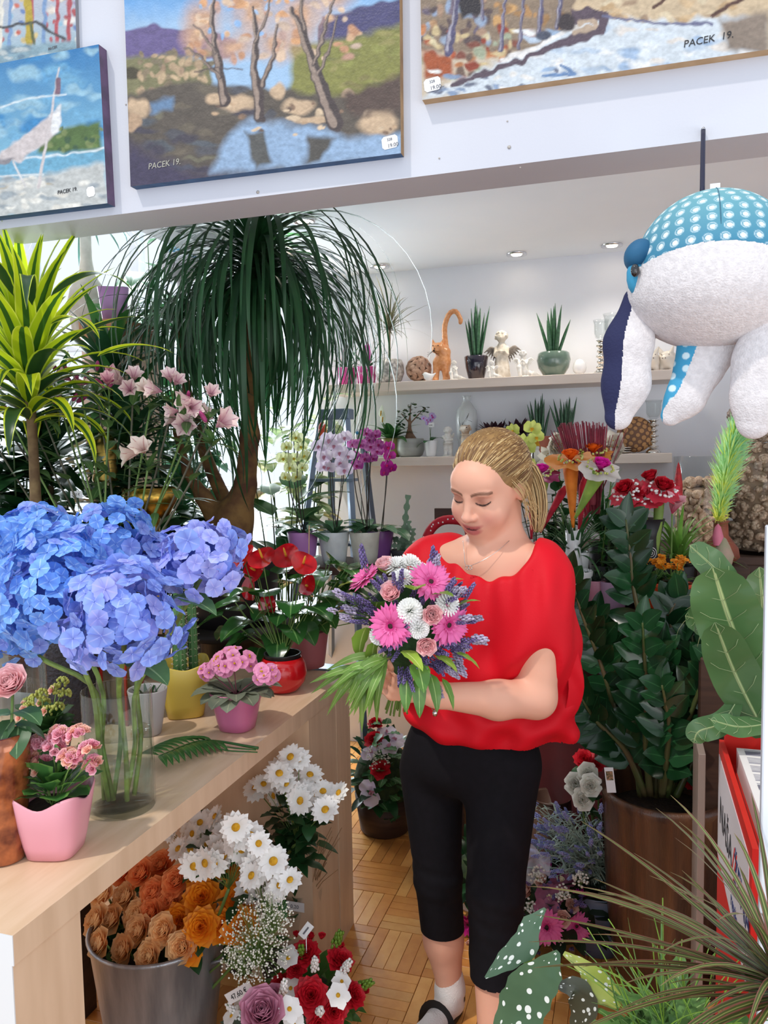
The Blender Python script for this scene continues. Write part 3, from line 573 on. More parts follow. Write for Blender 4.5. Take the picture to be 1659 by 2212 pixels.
def pot(par, rt, rb, h, m, wall=.004, sq=0, n=32, soil=True, soilz=.82, prof=None, name='pot', rot=0, corner=0, ms=None):
    pr = prof or [(rb*.85, 0), (rb, .003), (rb+(rt-rb)*.25, h*.25), (rb+(rt-rb)*.6, h*.6), (rt, h-.003), (rt-wall*.3, h), (rt-wall, h-.003), (rb+(rt-rb)*.6-wall, h*.6), (rb-wall, .006)]
    s = lathe(pr, n, sq=sq, cap0=True, cap1=True)
    if corner: a = np.arctan2(s.V[:, 1], s.V[:, 0]); s.V[:, 2] += corner*(s.V[:, 2]/h)**3*np.abs(np.sin(2*a))**2
    if rot: s = s.xf(RZ(rot))
    o = ob(name, s, m, par)
    if soil:
        q = ob('soil', lathe([(rb+(rt-rb)*soilz-wall*1.1, 0), (0.6*rt, .004), (.0003, .006)], 20, sq=sq), SOIL, par, T(0, 0, h*soilz)@RZ(rot))
    return o
def stemT(par, p0, p1, r=.002, m=None, bow=0.0, name='stem', n=6):
    p0 = np.asarray(p0, float); p1 = np.asarray(p1, float); mid = (p0+p1)/2+v3(U(-1, 1), U(-1, 1), .3)*bow; pts = bez(p0, mid, p1, n)
    return ob(name, tube(pts, [r]*(n//2)+[r*.85]*(n-n//2), 6), m or STEM, par), pts
def inst(name, me, par, d, loc, s=1.0, roll=None, label=None): return ob(name, me, None, par, OR(d, loc, s, U(0, 6.28) if roll is None else roll), label=label)
def rosetteplant(par, n, L, W, m, kind='lance', e=(.2, 1.4), dr=(.6, 1.4), z=0, fold=.15, nn=9, nw=2, jr=.01, name='leaf', wav=0, p=1.3, Lj=.25):
    for i in range(n):
        a = i*2.39996+U(-.2, .2); f = i/max(n-1, 1); e0 = e[1]+(e[0]-e[1])*f+U(-.1, .1); l = L*(1-Lj*U(0, 1))
        ob(name, leafS(a, e0, l, W*U(.85, 1.1), dr[0]+(dr[1]-dr[0])*f*U(.7, 1.2), kind, nn, fold, nw, (jr*math.cos(a), jr*math.sin(a), z), p, 0, wav), m, par)
def gypS(R, n=260, seed=1, br=.0032): # cloud of tiny blossoms on hair-thin branches
    r = random.Random(seed); o = []; b = ell(br, br, br*.8, 6, 4); w = []
    for i in range(n):
        d = nrm(v3(r.gauss(0, 1), r.gauss(0, 1), r.gauss(0, 1))); p = d*R*r.random()**.4; p = p*v3(1, .8, 1.15); o.append(b.tr(*p))
        if i % 3 == 0: w.append(tube(bez(p*.1+v3(0, 0, -R*.6), p*.5, p, 4), .0005, 3, False).mat(1))
    return J(o+w)
def sprig(L=.05, R=.006, n=34, seed=0, m=0):    # flower spike of small buds along +Z
    r = random.Random(seed); o = [tube(line((0, 0, 0), (0, 0, L), 3), .0008, 4, False).mat(1)]; b = ell(R*.38, R*.38, R*.62, 6, 4)
    for i in range(n):
        f = i/n; a = i*2.4; q = R*(1-.55*f)*r.uniform(.7, 1.1); o.append(b.tr(q*math.cos(a), q*math.sin(a), L*(.1+.9*f)))
    return J(o)
LAV = mk('lavender_spike', sprig(), [LILAC, STEM]); LIM = mk('limonium_spike', sprig(.045, .012, 18, 3).sc(1,1,1), [LILP, STEM])
# ---------------------------------------------------------------- hydrangeas in the glass vase
GLS = clearm('clear_glass', 'F9FCFB', .85); WATER = clearm('water', 'F0F6F2', .8)
def glassvase(name, label, loc, r, h, wall=.003, base=.012, group=None, prof=None, m=None):
    t = thing(name, label, 'vase', loc, group=group)
    pr = prof or [(r*.97, 0), (r, .003), (r, h-.002), (r-wall/2, h), (r-wall, h-.002), (r-wall, base+.004), (r*.8, base)]
    ob('glass', lathe(pr, 44, cap0=True, cap1=True), m or GLS, t); return t
vb = PZ(262, 1742, TZ); VR, VH = .066, .236
t = glassvase('glass_vase', 'tall clear glass cylinder vase half full of water, holding the blue hydrangeas', vb, VR, VH)
ob('water', lathe([(VR-.0036, .0125), (VR-.0036, .150), (VR-.006, .1485), (.0003, .148)], 40, cap0=True), WATER, t)
HYM = [mat('hydrangea_%d' % i, a, 0.55, trans=.22, tip=(b, .05, .7), rnd=.14, stripe=[(d, 0, .03, .12)]) for i, (a, b, d) in enumerate((('6C96E6', '78AEF6', 'A8CAFA'), ('7E8EE0', '8FAAF2', 'A8B8F6'), ('9498E4', 'AAB4F6', 'BAB8F4')))]
FLM = [[mk('floret', J(floret(.0180), ell(.0014, .0014, .001, 6, 4, (0, 0, .0012))), m) for _ in range(3)] for m in HYM]
HB = PM = None
hyd = (('blue hydrangea head at the upper left, partly behind the largest one', 78, 1172, 1.33, 78, 0), ('large sky blue hydrangea head at the left front of the glass vase', 118, 1278, 1.18, 128, 0), ('blue hydrangea head at the top centre of the bunch', 245, 1182, 1.32, 88, 0),
       ('deep blue hydrangea head low at the left edge of the photo', 28, 1352, 1.22, 74, 0), ('small blue hydrangea head in the gap beside the lilac one', 335, 1225, 1.36, 62, 1), ('blue violet hydrangea head hanging lowest over the vase rim', 268, 1338, 1.13, 108, 1), ('lilac blue hydrangea head at the far right of the bunch', 437, 1208, 1.27, 82, 2))
for k, (lb, px, py, y, rp, mi) in enumerate(hyd):
    c = PY(px, py, y); R = rp*np.linalg.norm(c-CP)/FPX*.96; t = thing('hydrangea', lb, 'flower', c)
    core = sdf([('e', (0, 0, 0), (R*.55, R*.55, R*.5), .01)], R*.16, relax=0); ob('flower_stalks', core, mat('hydrangea_core', '4A5E9C', .8), t)
    foot = vb-c+v3(U(-.03, .03), U(-.03, .03), .016); rim = vb-c+v3(*(nrm((c-vb)*v3(1, 1, 0))*.045)[:2], VH)
    sp = spl([foot, (foot+rim)/2+v3(U(-.012, .012), U(-.012, .012), 0), rim, rim*.4+v3(0, 0, -.02), (0, 0, -R*.4)], 16)
    ob('stem', tube(sp, .0048, 8), mat('hydrangea_stem', '86A04E', .5, '5F6E34', 30), t)
    N = int(4*PI*R*R/.00064); R = R*1.06
    for i in range(N):
        z = 1-2*(i+.5)/N; 
        if z < -.82: continue
        a = i*2.39996; s = math.sqrt(1-z*z); d = v3(s*math.cos(a), s*math.sin(a), z); d2 = nrm(d+v3(U(-.65, .65), U(-.65, .65), U(-.65, .65))); rr = R*U(.86, 1.02)*(1+.13*math.sin(3.1*a+k)*s+.10*math.sin(5*z+k*2))
        inst('floret', RNG.choice(FLM[mi if U(0, 1) < .75 else (mi+1) % 3 if mi < 2 else 1]), t, d2, d*rr, U(.8, 1.25))
HL = leafm('hydrangea_leaf', '4C7048', '5B7F52', .5, vein='8AA878')
def bigleaf(par, L, W, az, e0, dr, start, m, kind='ovate', name='leaf', wav=.06, fold=.18, n=11, nw=4, tw=0): return ob(name, leafS(az, e0, L, W, dr, kind, n, fold, nw, start, 1.2, 0, wav, 4, tw), m, par)
ht = [o for o in COL.objects if o.name.startswith('hydrangea') and o.parent is None and o.type == 'EMPTY']
o = ht[6]; c = np.array(o.location); bigleaf(o, .11, .036, -.1, .1, .8, PY(365, 1290, 1.24)-c, HL)
o = ht[5]; c = np.array(o.location); bigleaf(o, .095, .036, -.25, -.1, .6, PY(285, 1425, 1.16)-c, HL); bigleaf(o, .05, .02, -2.6, .4, .6, PY(240, 1405, 1.2)-c, HL)
# ---------------------------------------------------------------- potted plants on the table
def P3(px, py, y, org): return PY(px, py, y)-np.asarray(org)
PINKPOT = mat('pot_glaze_pink', 'DE9CA8', 0.35, 'D892A0', 3, coat=.2); PINKD = mat('pot_glaze_rose', 'C26C8E', 0.3, 'B8628A', 4, coat=.3)
b = PZ(122, 1838, TZ); t = thing('kalanchoe', 'pink double kalanchoe in a pale pink wavy square pot at the table front', 'potted plant', b)
pot(t, .060, .041, .098, PINKPOT, sq=4, corner=.018, rot=.25, n=48)
KL = leafm('kalanchoe_leaf', '3C6E34', '4E8040', .35, edge='6B9A4C'); KF = [mk('blossom', rosette(.0092, 12, .9, .0, 1, 2), pm('kalanchoe_pink_%d' % i, a, c)) for i, (a, c) in enumerate((('E67898', 'F6B4C4'), ('EC9480', 'F8C8B4'), ('E27C9A', 'F8BCCA')))]
for i in range(22):
    a = i*2.4; f = i/21; bigleaf(t, U(.045, .075), U(.018, .026), a, 1.25-f*.85, .6, (.015*math.cos(a), .015*math.sin(a), .098+.03*(1-f)), KL, 'obov', wav=.1, nw=4, n=8)
for px, py, nf in ((85, 1610, 9), (60, 1640, 5), (130, 1590, 9), (170, 1590, 7), (115, 1620, 7), (150, 1640, 7), (155, 1655, 6), (195, 1625, 6), (45, 1665, 4), (90, 1655, 4), (205, 1655, 4)):
    c = P3(px, py, b[1]-.01+U(-.02, .02), b); stemT(t, (U(-.01, .01), U(-.01, .01), .08), c-v3(0, 0, .012), .0014, STEM, .004)
    for q in range(int(nf*1.7)): d = v3(U(-1, 1), U(-1, .4), U(-.2, 1)); inst('blossom', RNG.choice(KF), t, nrm(d+v3(0, -.3, .5)), c+nrm(d)*.0145, U(.9, 1.2))
# budding kalanchoe behind
b = PZ(88, 1690, TZ)+v3(-.02, .05, 0); t = thing('kalanchoe', 'kalanchoe with yellow green buds and few pale pink blooms, behind the pink pot', 'potted plant', b)
pot(t, .05, .036, .085, mat('pot_dark', '2E2B30', .5)); BUD = mat('kalanchoe_bud', 'B9B65A', .5, '8E9A44', 60)
for i in range(20): a = i*2.4; bigleaf(t, U(.05, .085), U(.018, .026), a, 1.25-i*.05, .8, (.01*math.cos(a), .01*math.sin(a), .08+.02*U(0, 1)), leafm('kal_leaf_dark', '2A4A22', '38602C', .4), 'obov', wav=.1, n=8)
for px, py in ((60, 1530), (75, 1512), (90, 1500), (120, 1490), (135, 1475), (60, 1520), (105, 1535), (125, 1530), (50, 1550), (95, 1518), (140, 1500)):
    c = P3(px, py, b[1]+U(-.02, .03), b); stemT(t, (0, 0, .08), c-v3(0, 0, .01), .0014, STEM, .004)
    ob('bud_cluster', J([ell(.0032, .0032, .004, 7, 5).tr(*(nrm(v3(U(-1, 1), U(-1, 1), U(-.3, 1)))*.012)) for _ in range(24)]), BUD, t, T(*c))
    if U(0, 1) < .7: inst('blossom', KF[1], t, (U(-.3, .3), -1, .5), c+v3(0, -.012, .002), .95)
# grey pot with a snake plant cutting, yellow pot with column cactus
b = PZ(322, 1585, TZ); t = thing('aloe', 'grey conical pot with small dark spiky plant beside the glass vase', 'potted plant', b)
pot(t, .048, .030, .115, mat('pot_grey', 'A5A09E', .5)); rosetteplant(t, 9, .045, .006, GRND, 'grass', (.5, 1.3), (.1, .4), z=.09, jr=.012)
b = PZ(392, 1548, TZ)+v3(0, .02, 0); t = thing('column_cactus', 'tall green column cactus in a square yellow pot', 'potted plant', b)
pot(t, .068, .047, .135, mat('pot_yellow', 'C9B04C', .4, 'C2A545', 5, coat=.15), sq=4, corner=.012, rot=.6, n=48)
CAC = mat('cactus_skin', '3F6B3C', .55, '577F4A', 14)
def column(par, x, y, z0, z1, r, nr=9, name='cactus_stem'):
    n = nr*4; a = np.linspace(0, 2*PI, n, endpoint=False); V = []; m = 12
    for i in range(m):
        f = i/(m-1); rr = r*(1 if f < .85 else math.sqrt(max(1-((f-.85)/.15)**2, .01))); q = rr*(1+.16*np.cos(nr*a)); V.append(np.c_[x+q*np.cos(a), y+q*np.sin(a), np.full(n, z0+(z1-z0)*f)])
    V = np.vstack(V+[[[x, y, z1]]]); F = grid(n, m, True)+[(len(V)-1, (m-1)*n+j, (m-1)*n+(j+1) % n, -1) for j in range(n)]
    ob(name, S(V, F), CAC, par); sp = []
    for k in range(nr):
        for i in range(1, 14): aa = 2*PI*k/nr; p = v3(x+r*1.15*math.cos(aa), y+r*1.15*math.sin(aa), z0+(z1-z0)*i/15); sp += [tube(line(p, p+v3(math.cos(aa+q)*.006, math.sin(aa+q)*.006, U(-.003, .003)), 2), .0004, 3, False) for q in (-.6, 0, .6)]
    s = ob('spines', J(sp), mat('cactus_spine', 'D8CDB0', .6), par); s['kind'] = 'stuff'
column(t, -.005, -.01, .10, .30, .0155); column(t, -.022, .02, .10, .385, .012); column(t, .012, .028, .10, .375, .011)
# african violet
b = PZ(513, 1573, TZ); t = thing('african_violet', 'pink african violet with grey green round leaves in a rose pink pot', 'potted plant', b)
pot(t, .062, .042, .098, PINKD, sq=2.6, n=40); AL = leafm('violet_leaf', '6E7560', '7C8470', .75, vein='94987E'); VF = mk('violet_flower', J(floret(.0145, 5), ell(.0025, .0025, .0025, 6, 4, (0, 0, .003)).mat(1)), [pm('violet_pink', 'C8689C', 'EE9CC4', .1, .6), YEL])
for i in range(16):
    a = i*2.4+.4; ob('leaf', leafS(a, .42-.02*i+U(0, .2), U(.075, .10), U(.024, .03), .9, 'obov', 10, .1, 4, (.02*math.cos(a), .02*math.sin(a), .088), 1.3, .12, .03), AL, t)
for (cx, cy, n, rr) in ((505, 1430, 34, .042), (480, 1440, 10, .025), (570, 1455, 14, .026), (450, 1450, 8, .018)):
    c = P3(cx, cy, b[1]-.01, b)
    for i in range(n):
        d = nrm(v3(U(-1, 1), U(-1, .5), U(-.5, 1))); p = c+d*rr*v3(1.15, 1, .75); inst('flower', VF, t, nrm(d+v3(0, -.5, .3)), p, U(1.0, 1.25))
    stemT(t, (0, 0, .085), c, .0015, mat('violet_stalk', '7E4450', .6), .005)
# anthurium
b = PZ(612, 1492, TZ); t = thing('anthurium', 'red anthurium with glossy leaves in a round red pot at the table corner', 'potted plant', b)
RP = mat('pot_red', 'C8161E', .22, 'B4121A', 4, coat=.4)
pot(t, .05, .04, .1, RP, prof=[(.035, 0), (.048, .008), (.064, .03), (.070, .055), (.066, .082), (.056, .100), (.053, .100), (.058, .08), (.05, .02)]); ob('nursery_pot', lathe([(.045, .02), (.053, .108), (.055, .112), (.050, .112), (.046, .08)], 28), mat('black_plastic', '1B1B1D', .4), t)
ANL = leafm('anthurium_leaf', '2C5A2A', '3C6E34', .22, vein='6E9A58', ns=6, coat=.3)
def spathe(par, c, R, d, roll):
    s = []; n = 12; a = np.linspace(0, 2*PI, 26); ring = []
    for q in np.linspace(0, 1, 6):
        rr = q*R*(1.0-.28*np.cos(a-PI/2)**5+.12*np.sin(a)); x = rr*np.cos(a)*.86; y = -rr*np.sin(a)*1.1; z = .16*R*q*q*np.cos(2*a)+.10*R*q; ring.append(np.c_[x, y, z])
    V = np.vstack(ring); F = grid(26, 6); o = ob('spathe', S(V, F, np.c_[np.tile(np.linspace(0, 1, 26), 6), np.repeat(np.linspace(0, 1, 6), 26)]), mat('spathe_red', 'CC1420', .15, 'A80E1C', 30, coat=.6, trans=.12), par, OR(d, c, 1, roll))
    ob('spadix', tube(line((0, 0, .001), (0, -R*.1, R*.85), 5), [.0035, .0036, .0034, .003, .0015], 8), mat('spadix_yellow', 'E8B23C', .6, 'D98A30', 60), o)
for px, py, R, d in ((525, 1205, .036, (-.2, -.75, .5)), (567, 1206, .046, (0, -.5, .85)), (618, 1202, .046, (.1, -.6, .8)), (655, 1218, .042, (.4, -.5, .8)), (551, 1232, .036, (0, -.8, .45)), (541, 1272, .036, (-.4, -.9, .1)), (578, 1306, .030, (.2, -.9, .2)), (664, 1266, .028, (.2, -.9, .4))):
    c = P3(px, py, b[1]+U(-.05, .03), b); spathe(t, c, R, d, U(-.4, .4)); stemT(t, (U(-.01, .01), U(-.01, .01), .09), c-nrm(d)*.002, .0018, STEM, .015)
for px, py, L, W, az, e0 in ((545, 1340, .12, .038, -1.9, .0), (590, 1370, .09, .030, -.9, -.5), (520, 1320, .10, .03, 3.0, .1), (640, 1330, .10, .036, .0, .3), (610, 1260, .09, .032, -.6, .4), (560, 1250, .09, .032, 2.6, .4), (680, 1290, .10, .034, -.2, .2), (500, 1290, .08, .024, 2.9, .2), (630, 1300, .09, .034, -1.2, .0), (585, 1310, .10, .034, -1.6, .1), (600, 1240, .09, .03, 1.2, .4), (570, 1290, .1, .035, 1.9, .3), (650, 1350, .08, .03, -.6, -.3), (530, 1375, .09, .034, -2.3, -.5), (480, 1330, .09, .03, -2.8, -.2), (560, 1400, .07, .025, -1.5, -.6), (530, 1300, .1, .036, -2.4, .1), (610, 1320, .1, .036, -1.3, .1), (670, 1310, .09, .034, -.5, .0), (555, 1280, .09, .034, -2.0, .3), (600, 1380, .08, .03, -1.2, -.4), (510, 1350, .09, .034, 2.9, -.3), (640, 1250, .09, .034, -.2, .4), (585, 1345, .09, .034, 1.6, .2), (550, 1370, .09, .034, -2.7, -.2), (625, 1350, .08, .034, -.8, -.2)):
    c = P3(px, py, b[1]+U(-.05, .05), b); stemT(t, (0, 0, .09), c, .0018, STEM, .015, 'leaf_stalk'); ob('leaf', leafS(az, e0, L*1.1, W*1.35, .7, 'heart', 10, .22, 4, c, 1.2, 0, .05, 2), ANL, t)
# philodendron behind it in a pink pot
b = PZ(706, 1440, TZ)+v3(-.06, -.01, 0); t = thing('philodendron', 'leafy green philodendron in a muted pink pot behind the red one', 'potted plant', b)
pot(t, .068, .052, .12, mat('pot_dusty_pink', 'B06A6C', .45, 'A86064', 5)); PHL = leafm('philo_leaf', '3A6A30', '4E7E3C', .25, vein='86AC60', ns=5, coat=.2)
for i in range(48):
    a = i*2.4; px, py = U(640, 790), U(1195, 1350); c = P3(px, py, b[1]+U(-.08, .08), b); stemT(t, (U(-.02, .02), U(-.02, .02), .1), c, .002, STEM, .012, 'leaf_stalk'); ob('leaf', leafS(math.atan2(c[1], c[0])+U(-.8, .8), U(-.2, .5), U(.07, .11), U(.03, .042), .8, 'heart', 10, .2, 4, c, 1.2, 0, .06, 3), PHL, t)
c = P3(742, 1215, b[1]+.02, b); ob('leaf', leafS(-2.4, .9, .10, .05, -.1, 'ovate', 10, .06, 4, c-v3(0, 0, .04)), PHL, t)
c = P3(668, 1135, b[1], b); ob('plant_stake', tube(line((0, 0, .1), c, 2), .0018, 6), mat('stake_wood', 'C9A27E', .7), t)
# cut palm frond lying on the table
a0 = PZ(558, 1616, TZ+.006); a1 = PZ(440, 1600, TZ+.014); a2 = PZ(345, 1632, TZ+.03); t = thing('palm_frond', 'cut green palm frond lying on the table beside the glass vase', 'leaf', a0)
sp = spl([(0, 0, 0), a1-a0, a2-a0], 18); ob('stalk', tube(sp, np.linspace(.0035, .0012, 18), 6), GRNM, t)
for q in range(2): ob('stalk', tube(spl([v3(.01*q, -.012*(q+1), 0), (a1-a0)*.5+v3(0, -.018*(q+1), 0), (a1-a0)*.9], 8), .0016, 5), GRNM, t)
fw = nrm(a2-a1)
for i in range(17):
    f = .42+.58*i/16; p = sp[int(f*17)]
    for s in (-1, 1):
        sd = nrm(np.cross(fw, v3(0, 0, 1)))*s; d = nrm(sd+fw*(.15+.5*f)); L = .078*(1-.35*abs(f-.6)*1.5); pts = arc(math.atan2(d[1], d[0]), .35 if s > 0 else .15, L, .8 if s > 0 else .55, 7, 1.2, p)
        ob('leaflet', ribbon(pts, wprof(7, 'lance', .0085), fold=.25), leafm('palm_leaflet', '33602C', '41733A', .3, vein='7FA066'), t)
# items at the left edge
b = PZ(-28, 1880, TZ)+v3(0, .04, 0); t = thing('copper_vase', 'glossy copper brown vase cut off by the left edge of the photo', 'vase', b)
ob('body', lathe([(.03, 0), (.034, .004), (.038, .06), (.046, .14), (.050, .2), (.048, .22), (.044, .222), (.044, .19), (.03, .02)], 36, cap0=True, cap1=True), mat('copper_glaze', '5A2216', .18, 'B4683C', 30, metal=.3, coat=.6), t)
rb = PY(26, 1478, b[1]+.01); t2 = thing('pink_rose', 'single large pink rose standing in the copper vase at the left edge', 'flower', rb)
ob('bloom', rosette(.036, 26, .55), ROSEP, t2, OR((.25, -.75, .6), (0, 0, .0))); stemT(t2, b-rb+v3(0.01, 0, .03), (0, 0, -.015), .003, STEM, .01)
for az, e0, L, st in ((-.2, .1, .06, (0.01, 0, -.045)), (-2.4, .1, .06, (0, 0, -.05)), (-1.0, -.5, .06, (.01, 0, -.07)), (.6, -.2, .06, (.0, 0, -.07)), (-1.8, -.6, .06, (0, 0, -.06))): bigleaf(t2, L, .022, az, e0, .9, st, leafm('rose_leaf', '3A5E3A', '4A6E44', .4, vein='7C9C6C'), 'ovate', n=8)
b = PZ(58, 1640, TZ)+v3(-.06, .22, 0); t = thing('black_vase', 'black vase with a pitted texture behind the hydrangeas, left', 'vase', b); ob('body', lathe([(.05, 0), (.056, .004), (.066, .1), (.072, .2), (.075, .27), (.071, .27), (.06, .05)], 40, cap0=True, cap1=True), mat('black_ceramic', '1E1C22', .6, '2C2830', 120, bump=1.5, bs=120), t)
b = PZ(128, 1620, TZ)+v3(0.02, .22, 0); t = thing('square_lantern_vase', 'narrow square vase with red edges and dark glass, right of the black vase', 'vase', b)
ob('body', J(box(-.035, .035, -.035, .035, 0, .24)), mat('smoked_glass', '4A4036', .12, '6A5A48', 20), t)
for sx in (-1, 1):
    for sy in (-1, 1): ob('edge_strip', box(sx*.036-.003, sx*.036+.003, sy*.036-.003, sy*.036+.003, 0, .245), mat('edge_red', '8E1E16', .3), t)
b = PZ(-32, 1700, TZ)+v3(.0, .12, 0); t = glassvase('glass_vase', 'clear glass vase whose edge shows at the left border', b, .05, .26)
# ---------------------------------------------------------------- alstroemerias behind the hydrangeas
ALB = PZ(215, 1500, TZ)+v3(0, .10, 0); t = thing('dark_vase', 'dark brown round vase holding the alstroemerias, hidden behind the hydrangeas', 'vase', ALB)
ob('body', lathe([(.05, 0), (.058, .01), (.072, .08), (.075, .16), (.068, .235), (.064, .235), (.066, .15), (.05, .02)], 36, cap0=True, cap1=True), mat('brown_glaze', '2C1E18', .3, '4A3020', 12, coat=.3), t)
pl = PY(165, 1068, ALB[1]-.02)-ALB; q = ob('price_card', box(-.021, .021, -.0006, .0006, -.010, .010), STK, t, T(*pl), smooth=False, label='small white price card on a stick'); text(q, 'written_price', '3,50 €', None, (-.016, -.0009, -.0035), 0, .011, INKG, None); ob('card_stick', tube(line(pl-v3(0, 0, .01), (pl[0]*.6, 0, .2), 2), .001, 5), STEM, t)
ALP = [mat('alstro_%d' % i, a, .5, trans=.3, tip=(c, .15, .75), rnd=.06, stripe=[(d, 0, .02, .16)]) for i, (a, c, d) in enumerate((('D69CAE', 'F4DCD8', 'C98A9E'), ('C86E92', 'EEBCC4', 'B04C7A'), ('E8C8C0', 'FAECE0', 'D8A8A0')))]
BUDP = mat('alstro_bud', '8E1E5A', .5, 'B4487E', 40); ALF = [[mk('flower', trumpet(R), m) for R in (.050, .040)] for m in ALP]; ALBUD = mk('bud', ell(.0065, .0065, .017, 8, 7), BUDP); ALLF = leafm('alstro_leaf', '4A6C3C', '587C46', .4, vein='7C9A62')
AP = (('farthest left, cut by the photo edge, with purple buds', 5, 850, 0, 3, 1), ('with a cluster of purple buds at the left', 40, 830, 0, 1, 3), ('with one pale open bloom below the striped dracaena leaves', 118, 812, 0, 3, 1), ('with a white downward bell shaped bloom at the left', 95, 880, 2, 1, 1), ('with a bright magenta bud at its top', 175, 830, 1, 1, 3), ('with dull pink buds left of the centre', 208, 825, 1, 2, 2),
      ('with pink buds above the centre of the bunch', 235, 850, 1, 1, 3), ('with two pale blooms at the centre right', 285, 850, 0, 3, 0), ('with a cream bloom facing the viewer', 322, 862, 2, 1, 0), ('with pink striped blooms at the right', 372, 850, 0, 3, 0), ('with a blush bloom beside the pink striped ones', 405, 882, 0, 2, 1), ('with a bloom pointing right near the palm trunk', 450, 878, 0, 2, 0),
      ('with three open blooms in the lower right cluster', 410, 915, 0, 3, 0), ('with the lowest bloom at the far right', 458, 930, 0, 1, 1), ('with a pale lilac bloom hanging inside the bunch', 318, 985, 2, 2, 0), ('leaning left with buds only', 15, 900, 1, 0, 3), ('with unopened buds in the middle', 150, 880, 1, 0, 3), ('thin and bent left at the photo edge', -30, 905, 0, 1, 1))
for k, (lb, px, py, mi, nf, nb) in enumerate(AP):
    y = ALB[1]+U(-.10, .06); c = PY(px, py, y); t = thing('alstroemeria', 'alstroemeria stem '+lb, 'flower', c); foot = ALB+v3(U(-.03, .03), U(-.03, .03), .05)-c; rim = ALB-c+v3(U(-.04, .04), U(-.04, .04), .24)
    sp = spl([foot, rim, (rim*.45+v3(U(-.01, .01), U(-.01, .01), -.03)), (0, 0, -.035)], 14); ob('stem', tube(sp, [.0036]*9+[.003]*5, 7), mat('alstro_stem_%d' % (k % 2), ('6E8C4C', '5C5A4A')[k % 2], .5), t); tp = sp[-1]
    side = 1 if px > 200 else -1
    for i in range(nf):
        a = -PI/2+side*U(.2, 1.2)*(1 if i % 2 == 0 else -.6); d = nrm(v3(math.cos(a), math.sin(a)*.6, U(-.15, .6))); e = d*U(.02, .035)+v3(0, 0, U(-.008, .015)); ob('flower_stalk', tube(bez(tp, tp+v3(0, 0, .02), e, 5), .0012, 5), STEM, t); inst('flower', ALF[mi][RNG.randrange(2)], t, d, e, U(1.05, 1.35))
    for i in range(nb):
        d = nrm(v3(U(-1, 1), U(-1, .6), U(.2, 1))); e = d*U(.025, .04); ob('flower_stalk', tube(bez(tp, tp+v3(0, 0, .02), e, 5), .001, 5), STEM, t); inst('bud', ALBUD, t, d, e+d*.012, U(.8, 1.2))
    for i in range(5): ob('leaf', leafS(U(0, 6.28), U(-.1, 1.0), U(.06, .09), .011, U(.3, 1.2), 'lance', 8, .15, 2, tp+v3(0, 0, U(-.01, .01)), 1.2, tw=U(-.6, .6)), ALLF, t)
    for i in range(8): ob('leaf', leafS(U(0, 6.28), U(-.3, .8), U(.07, .12), U(.012, .019), U(.2, 1.0), 'lance', 8, .15, 2, sp[RNG.randrange(7, 14)], 1.2, tw=U(-.8, .8)), ALLF, t)
# ---------------------------------------------------------------- dracaenas, stand of plants on the left behind the beam
DR = mat('dracaena_stripe', 'C6DA2A', .35, trans=.55, rnd=.15, stripe=[('E2EC60', 1.0, .08, .06), ('3E6A28', .12, .16, .05)]); DR2 = mat('dracaena_green', '3F6428', .35, trans=.3, rnd=.15, stripe=[('C8DA3C', 1.0, .16, .06), ('2A4C28', .3, .4, .08)])
STW = mat('stand_wood', '452E22', .6, '38251C', 9, stretch=(1, 1, 8)); 
b = PY(60, 1150, 1.75); b[2] = 0; t = thing('plant_stand', 'dark wooden plant stand behind the cut flowers at the left', 'stand', b); ob('top', box(-.55, .18, -.12, .4, .90, .94), STW, t)
for x in (-.5, .13):
    for y in (-.08, .34): ob('leg', box(x, x+.05, y, y+.05, 0, .90), STW, t)
b = PY(62, 880, 1.78); bz = .94; b[2] = bz; t = thing('striped_dracaena', 'large lime striped dracaena glowing at the upper left behind the beam', 'potted plant', b); pot(t, .10, .08, .18, mat('pot_brown_glaze', '3A2018', .35, '5A3020', 6)); 
top = PY(60, 790, 1.78)-b; stemT(t, (0, 0, .15), top, .016, BARK, .01, 'trunk')
for i in range(70):
    f = i/69; a = i*2.4; z = top[2]-.22*f+.06; L = U(.28, .40)*(1-.15*f); ob('leaf', leafS(a, 1.42-1.2*f+U(-.1, .1), L, U(.024, .034), .3+1.5*f+U(-.1, .3), 'lance', 12, .22, 4, (top[0]+.012*math.cos(a), top[1]+.012*math.sin(a), z), 1.6, 0, .05, 3, U(-.3, .3)), DR if f < .55 else (DR2 if i % 2 else DR), t)
for px, py, az, e0, L, dr in ((70, 640, -1.2, .6, .34, 1.9), (110, 660, -.9, .5, .34, 1.8), (40, 620, -1.8, .7, .3, 1.8), (150, 640, -.15, .45, .30, 1.3), (150, 700, -.3, .2, .22, 1.2), (250, 770, -.1, .25, .24, .7), (190, 740, .2, .5, .2, .5)):
    ob('leaf', leafS(az, e0, L, .021, dr, 'lance', 12, .22, 4, PY(px-40, py, 1.70)-b, 1.5), DR if e0 < .3 else DR2, t)
